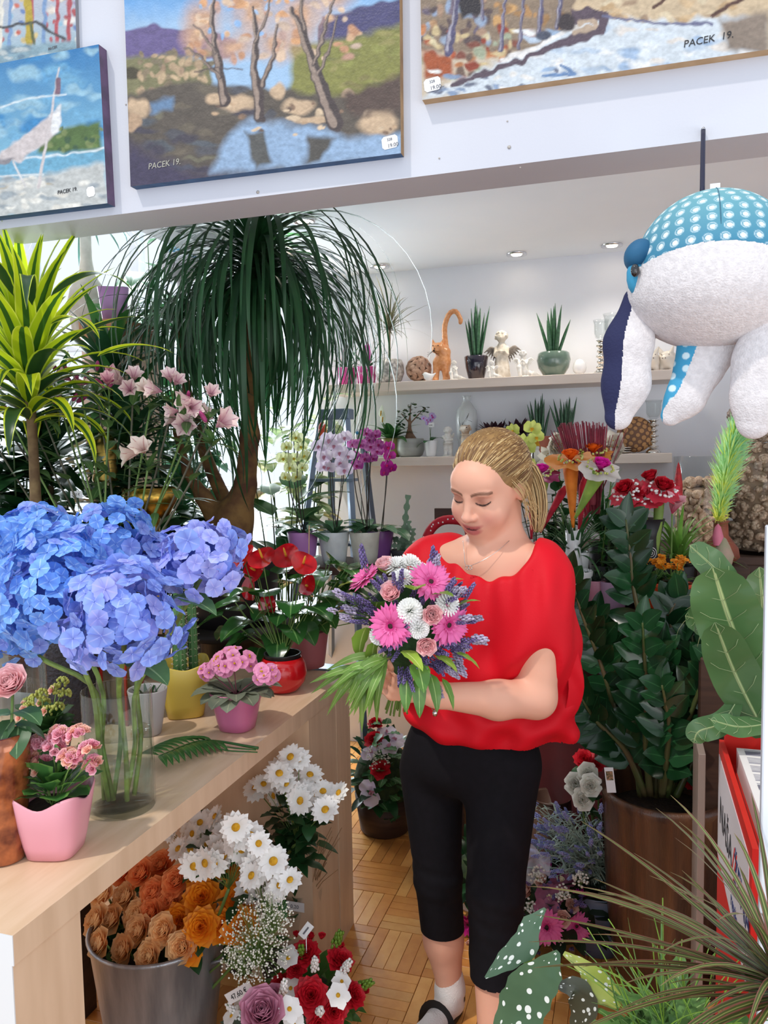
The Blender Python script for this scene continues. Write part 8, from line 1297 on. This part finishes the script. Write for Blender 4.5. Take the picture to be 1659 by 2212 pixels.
# free hem of the batwing sleeve, behind and over the upper arm
def sheet(pts_rows, name='sleeve_flap', m=RB, n=24):
    R_ = [spl([pw(*q) for q in row], n) for row in pts_rows]; R2_ = [spl([R_[i][j] for i in range(len(R_))], 12) for j in range(n)]; V = np.array([[R2_[j][i]+v3(0, .004*math.sin(j*.9+i*.4), 0) for j in range(n)] for i in range(12)]).reshape(-1, 3); o = ob(name, S(V, grid(n, 12)), m, t); md = o.modifiers.new('thick', 'SOLIDIFY'); md.thickness = .0012; return o
sheet([[(1185, 1235, 1.755), (1222, 1300, 1.775), (1238, 1370, 1.80), (1254, 1430, 1.82), (1262, 1485, 1.83), (1245, 1540, 1.84), (1205, 1585, 1.84), (1172, 1606, 1.83)], [(1150, 1230, 1.73), (1185, 1310, 1.735), (1205, 1380, 1.765), (1220, 1440, 1.80), (1228, 1490, 1.81), (1215, 1545, 1.815), (1185, 1580, 1.81), (1160, 1598, 1.80)]])
nk = [pw(*q) for q in ((968, 1148, 1.84), (968, 1195, 1.78), (982, 1235, 1.745), (1010, 1257, 1.73), (1050, 1257, 1.725), (1095, 1238, 1.725), (1130, 1208, 1.735), (1158, 1182, 1.76))]
# necklace, bracelet, ring, sock, shoes
SLV2 = mat('silver_chain', 'C8C4C0', .25, metal=1.0); ob('necklace', tube(spl([pw(*q) for q in ((1000, 1168, 1.765), (1003, 1195, 1.745), (1008, 1222, 1.735), (1040, 1212, 1.73), (1075, 1190, 1.745), (1100, 1168, 1.775))], 30), .0007, 5), SLV2, t)
pc = pw(1012, 1226, 1.731); ob('pendant', J([tube([pc+v3(dx+.0045*math.cos(a), 0, .0045*math.sin(a)) for a in np.linspace(0, 6.28, 12)], .0008, 5) for dx in (-.003, .004)]), SLV2, t)
bc = wL+(hL-wL)*.25; fd = nrm(hL-wL); u1 = nrm(np.cross(fd, v3(0, 0, 1))); u2 = np.cross(u1, fd); ob('bracelet', tube([bc-fd*.012+u1*.029*math.cos(a)+u2*.029*math.sin(a)+v3(0, 0, -.003) for a in np.linspace(0, 6.28, 26)], .0012, 5), SLV2, t); ob('bracelet_charm', ell(.006, .005, .007, 8, 6, bc-fd*.012-v3(0, .012, .036)), SLV2, t)
rg = pw(846, 1487, 1.553); ob('ring', tube([rg+v3(.002*math.cos(a), 0, .0085*math.sin(a)) for a in np.linspace(0, 6.28, 14)], .001, 5), SLV2, t)
SOCKM = mat('white_sock', 'E4DEDA', .9, bump=.4, bs=300); BLK = mat('black_leather', '1A1818', .5)
for an, foot, nm in ((anR, footR, 'R'), (anL, footL, 'L')):
    sp_ = [('c', an+v3(0, 0, .035), an, .036, .037, .01)]+[(p[0], p[1], p[2], p[3]+.003, p[4]+.003, p[5]) if p[0] == 'c' else (p[0], p[1], tuple(q+.003 for q in p[2]), p[3]) for p in foot]; ob('sock', sdf(sp_, .004), SOCKM, t)
    toe = np.array(foot[2][1]); hl = v3(an[0], an[1]+.035, .0); dr_ = nrm((toe-hl)*v3(1, 1, 0)); L_ = np.linalg.norm((toe-hl)[:2])+.055; sole = [hl-dr_*.01+dr_*L_*f for f in np.linspace(0, 1, 10)]; so = ribbon([q*v3(1, 1, 0)+v3(0, 0, .012) for q in sole], .040*np.array([.6, .8, .85, .8, .8, .9, 1.05, 1.1, .95, .4]), nw=4); low = so.tr(0, 0, -.011); sid = []
    ob('sandal_sole', sdf([('c', hl+v3(0, 0, .012)+dr_*.02, hl+dr_*(L_-.05)+v3(0, 0, .012), .036, .042, .01)], .005, warp=lambda X, Y, Z: np.maximum(np.abs(Z-.010)-.010, 0)*6+0*X+0*Y), BLK, t)
    mid = v3(*(np.array(foot[1][1])*.45+np.array(foot[1][2])*.55)); sd = nrm(np.cross(dr_, v3(0, 0, 1))); ob('sandal_strap', ribbon([mid+sd*.039*math.cos(a)+v3(0, 0, -.018+.056*math.sin(a)) for a in np.linspace(-.15, PI+.15, 14)], [.016]*14, up=tuple(dr_), nw=2), BLK, t)
    A_ = v3(an[0], an[1], .06); ob('sandal_strap', ribbon([A_+v3(.041*math.cos(a), .041*math.sin(a), 0) for a in np.linspace(-.2, PI+.2, 14)], [.009]*14, up=(1, 0, .01), nw=2), BLK, t)
# ---------------------------------------------------------------- the bouquet in her hands
BY = 1.50; bc = PY(872, 1345, BY+.03); t = thing('bouquet', 'bouquet of pink gerberas, pink roses, white mums and lavender held by the woman', 'bouquet', bc)
bp = lambda px, py, y=BY: PY(px, py, y)-bc
ob('greenery_core', sdf([('e', (0, .03, 0), (.085, .06, .085), .02), ('c', (0, .04, -.05), bp(868, 1460, BY+.06), .05, .02, .02)], .01), mat('foliage_core', '1E3A1E', .9, '2C4E28', 40, bump=1, bs=60), t)
GG = mk('gerbera', gerb(.041, 26), PINKG); GC = mk('flower_centre', J(dome(.009, .005), J([ell(.0012, .0012, .002, 5, 4, (.010*math.cos(a), .010*math.sin(a), .002)) for a in np.linspace(0, 6.2, 24)]).mat(1)), [DKC, PINKG])
for px, py, d, s, y in ((845, 1352, (-.15, -1, .05), 1.0, BY-.075), (968, 1350, (.75, -.75, 0), .98, BY-.035), (930, 1258, (.5, -.7, .6), .98, BY-.03), (790, 1250, (-.5, -.45, .8), .85, BY)):
    o = inst('gerbera', GG, t, d, bp(px, py, y), s); ob('flower_centre', GC, None, o)
RSB = mk('rose_bloom', rosette(.0285, 24, .4), ROSEP); MU = mk('chrysanthemum', mum(.026), WHP)
for px, py, d, s, y in ((847, 1283, (0, -.8, .5), 1.0, BY-.045), (933, 1328, (.4, -.9, .2), .9, BY-.065), (920, 1392, (.3, -1, -.1), .9, BY-.065), (832, 1224, (-.1, -.5, .9), .85, BY)): inst('rose', RSB, t, d, bp(px, py, y), s)
for px, py, s, y in ((885, 1320, 1.0, BY-.075), (882, 1226, 1.1, BY+.01), (856, 1226, .9, BY), (905, 1238, .9, BY), (905, 1358, .8, BY-.07), (965, 1306, .95, BY-.04), (820, 1372, .8, BY-.04), (870, 1250, .8, BY-.03), (900, 1355, .7, BY-.07)): inst('chrysanthemum', MU, t, nrm(bp(px, py, y)+v3(0, -.04, .02)), bp(px, py, y), s)
for i in range(120):
    k = RNG.choice(((865, 1265), (900, 1290), (950, 1290), (820, 1310), (800, 1330), (780, 1310), (860, 1330), (880, 1370), (900, 1440), (870, 1450), (950, 1400), (985, 1390), (990, 1330), (975, 1285), (930, 1420), (850, 1400), (820, 1270), (960, 1430))); px, py = k[0]+U(-18, 18), k[1]+U(-16, 16); p = bp(px, py, BY-.05+U(-.02, .05)+.0003*abs(px-872)); inst('lavender', LAV, t, nrm(p+v3(0, -.02, .02)+v3(U(-.03, .03), 0, U(-.03, .03))), p*.93, U(.55, .9))
for i in range(34):
    k = RNG.choice(((740, 1320), (760, 1340), (750, 1305), (775, 1330), (985, 1300), (1000, 1330), (990, 1400), (975, 1440), (950, 1480), (930, 1230), (1005, 1385))); px, py = k[0]+U(-18, 18), k[1]+U(-18, 18); p = bp(px, py, BY+U(-.03, .03)); ob('flower_stalk', tube(bez((0, .02, -.02), p*.6, p, 5), .0007, 4), STEMD, t); inst('limonium', LIM, t, nrm(p*v3(1, .3, 1)+v3(0, 0, .01)), p, U(.45, .7))
for px, py in ((790, 1210), (930, 1215), (935, 1225), (788, 1220), (1000, 1285)): p = bp(px, py+12, BY); ob('flower_stalk', tube(line((0, .02, .02), p, 3), .0008, 4), STEMD, t); inst('lavender', LAV, t, nrm(p*v3(.3, .3, 1)), p, .9)
BL1 = leafm('bouquet_leaf', '4E7A30', '6E9A40', .3, vein='A4C070', ns=6, coat=.2); BL2 = leafm('bouquet_leaf_lime', '9AB848', '7EA040', .35, vein='C4D480', ns=8)
for px, py, az, e0, L, W, y, m in ((800, 1290, 2.4, -.2, .06, .022, -.03, 0), (815, 1300, 2.0, -.4, .05, .02, -.04, 0), (790, 1355, 2.6, -1.0, .065, .022, -.04, 1), (810, 1385, 2.7, -1.2, .055, .018, -.04, 1), (895, 1275, -1.2, .5, .055, .02, -.06, 1), (935, 1285, -.4, .3, .045, .016, -.05, 1), (985, 1310, .1, .5, .045, .012, -.03, 1), (985, 1410, .0, -.3, .05, .012, -.03, 1), (870, 1405, -.6, -.2, .06, .016, -.07, 1), (850, 1420, 2.9, -.4, .06, .022, -.05, 0), (900, 1430, -1.0, -.6, .06, .02, -.05, 0), (940, 1415, -.2, -.3, .05, .015, -.05, 1), (800, 1260, 3.0, .1, .07, .024, 0, 1), (835, 1240, 2.0, .8, .05, .016, 0, 1), (950, 1265, .3, .5, .045, .013, -.02, 1), (880, 1455, -1.5, -1.1, .07, .014, -.03, 0), (905, 1460, -1.3, -1.1, .075, .014, -.03, 0), (930, 1455, -.8, -1.0, .07, .013, -.03, 0), (955, 1465, -.4, -.9, .06, .010, -.02, 0), (820, 1440, 3.0, -.5, .06, .02, -.02, 0)):
    ob('leaf', leafS(az, e0, L*1.1, W, .6, 'ovate', 9, .2, 4, bp(px, py, BY+y), wav=.08), (BL1, BL2)[m], t)
FRB = leafm('parlour_palm', '5E8438', '86A850', .35, vein='B8CC88', ns=6); o0 = (838, 1420)
for i in range(34):
    a = PI+.25-(i/33)*-1.35+U(-.06, .06); L = U(105, 150)*(1 if i % 3 else .75); s0 = (o0[0]-U(0, 55), o0[1]+U(-10, 25)); e = (s0[0]+math.cos(a)*L, s0[1]-math.sin(a)*L*-1*-1); y0 = BY-.02-U(0, .05); m_ = ((s0[0]+e[0])/2, (s0[1]+e[1])/2-10); pts = spl([bp(*s0, y0+.01), bp(*m_, y0-.02), bp(*e, y0-.01)], 9)
    ob('palm_leaflet', ribbon(pts, wprof(9, 'lance', .0088), up=(.3, -1, .5), fold=.25), FRB, t)
for i in range(14): px = 868+U(-8, 8); A_ = bp(px, 1440, BY+.05); B_ = bp(835+i*3.5+U(-6, 6), 1545+U(-20, 5), BY+.07); ob('stem', tube(line(A_, B_, 3), .0022, 5), STEM, t)
ob('ribbon_tail', ribbon([bp(886, 1412, BY-.05), bp(889, 1425, BY-.055), bp(893, 1437, BY-.05)], [.003, .005, .001], up=(0, -1, 0)), mat('ribbon_red', 'D0182A', .4), t)
# ---------------------------------------------------------------- hanging whale plush toys
DOT = mat('plush_dotted', '4C92B4', .75, attr=True, bump=.1, bs=300); FLE = mat('plush_fleece', 'DAD6D8', .98, 'CCC8CA', 120, bump=.45, bs=320, spec=.1); NAVY = mat('plush_navy', '22264C', .85, bump=.3, bs=200)
def whale(label, px, py, y, s, fins=True, wide=1.0, cdir=1):
    c = PY(px, py, y); t = thing('whale_plush', label, 'plush toy', c); R = s
    body = [('e', (0, 0, 0), (R*1.03*wide, R*.98, R), .01), ('e', (0, -.15*R, -.38*R), (R*1.02*wide, R*.92, R*.62), .05)]
    B = sdf(body, max(.0019, R*.012), relax=1); V = B.V; x, y_, z = V.T/R
    seam = .02-.16*(x*1.0)**2+.06*np.clip(-y_, 0, 1)-.04*x; top = z > seam
    fc = top[B.F].mean(1) > .5; 
    # rows of printed dots
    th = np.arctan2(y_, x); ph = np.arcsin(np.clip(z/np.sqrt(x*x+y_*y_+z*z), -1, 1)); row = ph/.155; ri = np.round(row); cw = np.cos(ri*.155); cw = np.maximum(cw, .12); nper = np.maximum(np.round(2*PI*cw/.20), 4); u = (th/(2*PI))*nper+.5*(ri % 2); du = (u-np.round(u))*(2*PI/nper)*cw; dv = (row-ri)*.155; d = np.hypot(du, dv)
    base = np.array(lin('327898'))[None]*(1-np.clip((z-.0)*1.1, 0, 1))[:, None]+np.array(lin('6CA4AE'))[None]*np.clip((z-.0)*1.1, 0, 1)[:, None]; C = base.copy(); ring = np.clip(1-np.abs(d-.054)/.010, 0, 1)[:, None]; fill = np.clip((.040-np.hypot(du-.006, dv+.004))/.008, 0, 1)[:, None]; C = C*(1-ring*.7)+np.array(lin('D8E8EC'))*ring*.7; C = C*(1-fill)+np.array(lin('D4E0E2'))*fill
    F1 = B.F[fc]; F2 = B.F[~fc]
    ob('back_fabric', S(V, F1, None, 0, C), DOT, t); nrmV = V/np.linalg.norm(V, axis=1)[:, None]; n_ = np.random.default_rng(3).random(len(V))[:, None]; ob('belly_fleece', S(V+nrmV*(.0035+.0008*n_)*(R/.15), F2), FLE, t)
    if not fins: ob('tail', sdf([('c', (0, 0, -.7*R), (-.1*R, .0, -1.8*R), .4*R, .18*R, .05)], .006), DOT if False else FLE, t); return t, c
    q = lambda a, b, dy=0: PY(a, b, y+dy)-c
    def limb(pts, rads, dyf, name, m_front, m_back, split):
        P = [('c', np.array(q(*pts[i])), np.array(q(*pts[i+1])), rads[i], rads[i+1], .03) for i in range(len(pts)-1)]; L = sdf(P, .0022, relax=2); n_ = np.random.default_rng(5).random(len(L.V)); cen = spl([q(*p) for p in pts], 60); k = np.argmin(((L.V[:, None, [0, 2]]-cen[None][:, :, [0, 2]])**2).sum(2), 1); side = (L.V[:, 0]-cen[k, 0])+split[0]+(L.V[:, 1]-cen[k, 1])*split[1]; f = (side[L.F].mean(1) > 0)
        L.V[:, 1] = (L.V[:, 1]-cen[k, 1])*.62+cen[k, 1]; a = ob(name, S(L.V+0, L.F[f]), m_front, t)
        C2 = None
        if m_back is DOT:
            g = L.V/.022; gi = np.round(g[:, [0, 2]]+np.c_[np.zeros(len(g)), .5*(np.round(g[:, 0]) % 2)]); dd = np.hypot(g[:, 0]-gi[:, 0], g[:, 2]+.5*(np.round(g[:, 0]) % 2)-gi[:, 1]); f2 = np.clip((.30-dd)/.06, 0, 1)[:, None]; C2 = np.array(lin('3A94BC'))*(1-f2)+np.array(lin('C8E0E8'))*f2
        ob('fin_back' if 'fin' in name else 'tail_back', S(L.V+0, L.F[~f], None, 0, C2), m_back, a)
    limb([(1378, 650, -.02), (1358, 740, -.03), (1352, 830, -.03), (1336, 900, -.03)], [.026, .037, .036, .024], .6, 'side_fin', FLE, NAVY, (.004, -.1)); limb([(1652, 690, -.05), (1648, 780, -.05), (1640, 860, -.05), (1628, 915, -.05)], [.03, .042, .040, .026], .6, 'side_fin', FLE, FLE, (.02, 0)); limb([(1535, 730, .0), (1512, 790, -.01), (1480, 860, -.02), (1448, 900, -.02)], [.062, .036, .028, .016], .6, 'tail', FLE, DOT, (.012, -.1))
    ob('brow', sdf([('e', q(1371, 560, -.05), (.017, .028, .020), .01), ('e', q(1386, 545, -.05), (.020, .028, .022), .02)], .0035), mat('plush_blue_dark', '1E5A80', .7), t); ob('eye_patch', ell(.016, .02, .032, 12, 8, q(1374, 596, -.055)), mat('plush_blue', '3A94BC', .75), t); ob('eye', ell(.0075, .0075, .011, 14, 10, q(1372, 584, -.082)), mat('eye_black', '0C0A10', .08, coat=1), t)
    return t, c
t, c = whale('large blue whale plush with white dots and fleece belly hanging from the beam', 1540, 576, 1.50, .127)
top = PY(1517, 410, 1.50); hk = PY(1519, 281, BEAMY0-.004); cr = spl([top-c+v3(0, 0, -.01), (top-c)*.5+(hk-c)*.5, hk-c+v3(0, -.002, .0)], 10); ob('hanging_cord', tube(cr, .0042, 8), mat('cord_navy', '161A36', .6), t); hb_ = cr[-1]; ob('cord_hook', tube([hb_+v3(0, -.006, 0), hb_+v3(0, .005, 0)], .003, 8), chrome, t)
ob('back_seam', tube([v3(.10*.127-.012, 0, 0)+.127*v3(0.0, -math.sin(a)*.985, math.cos(a)*1.003) for a in np.linspace(.05, 1.25, 16)], .0008, 4), mat('seam', '3A6A80', .7), t); ob('label_tab', box(-.008, .008, -.001, .001, -.002, .006), STK, t, T(.0, -.02, .128), smooth=False)
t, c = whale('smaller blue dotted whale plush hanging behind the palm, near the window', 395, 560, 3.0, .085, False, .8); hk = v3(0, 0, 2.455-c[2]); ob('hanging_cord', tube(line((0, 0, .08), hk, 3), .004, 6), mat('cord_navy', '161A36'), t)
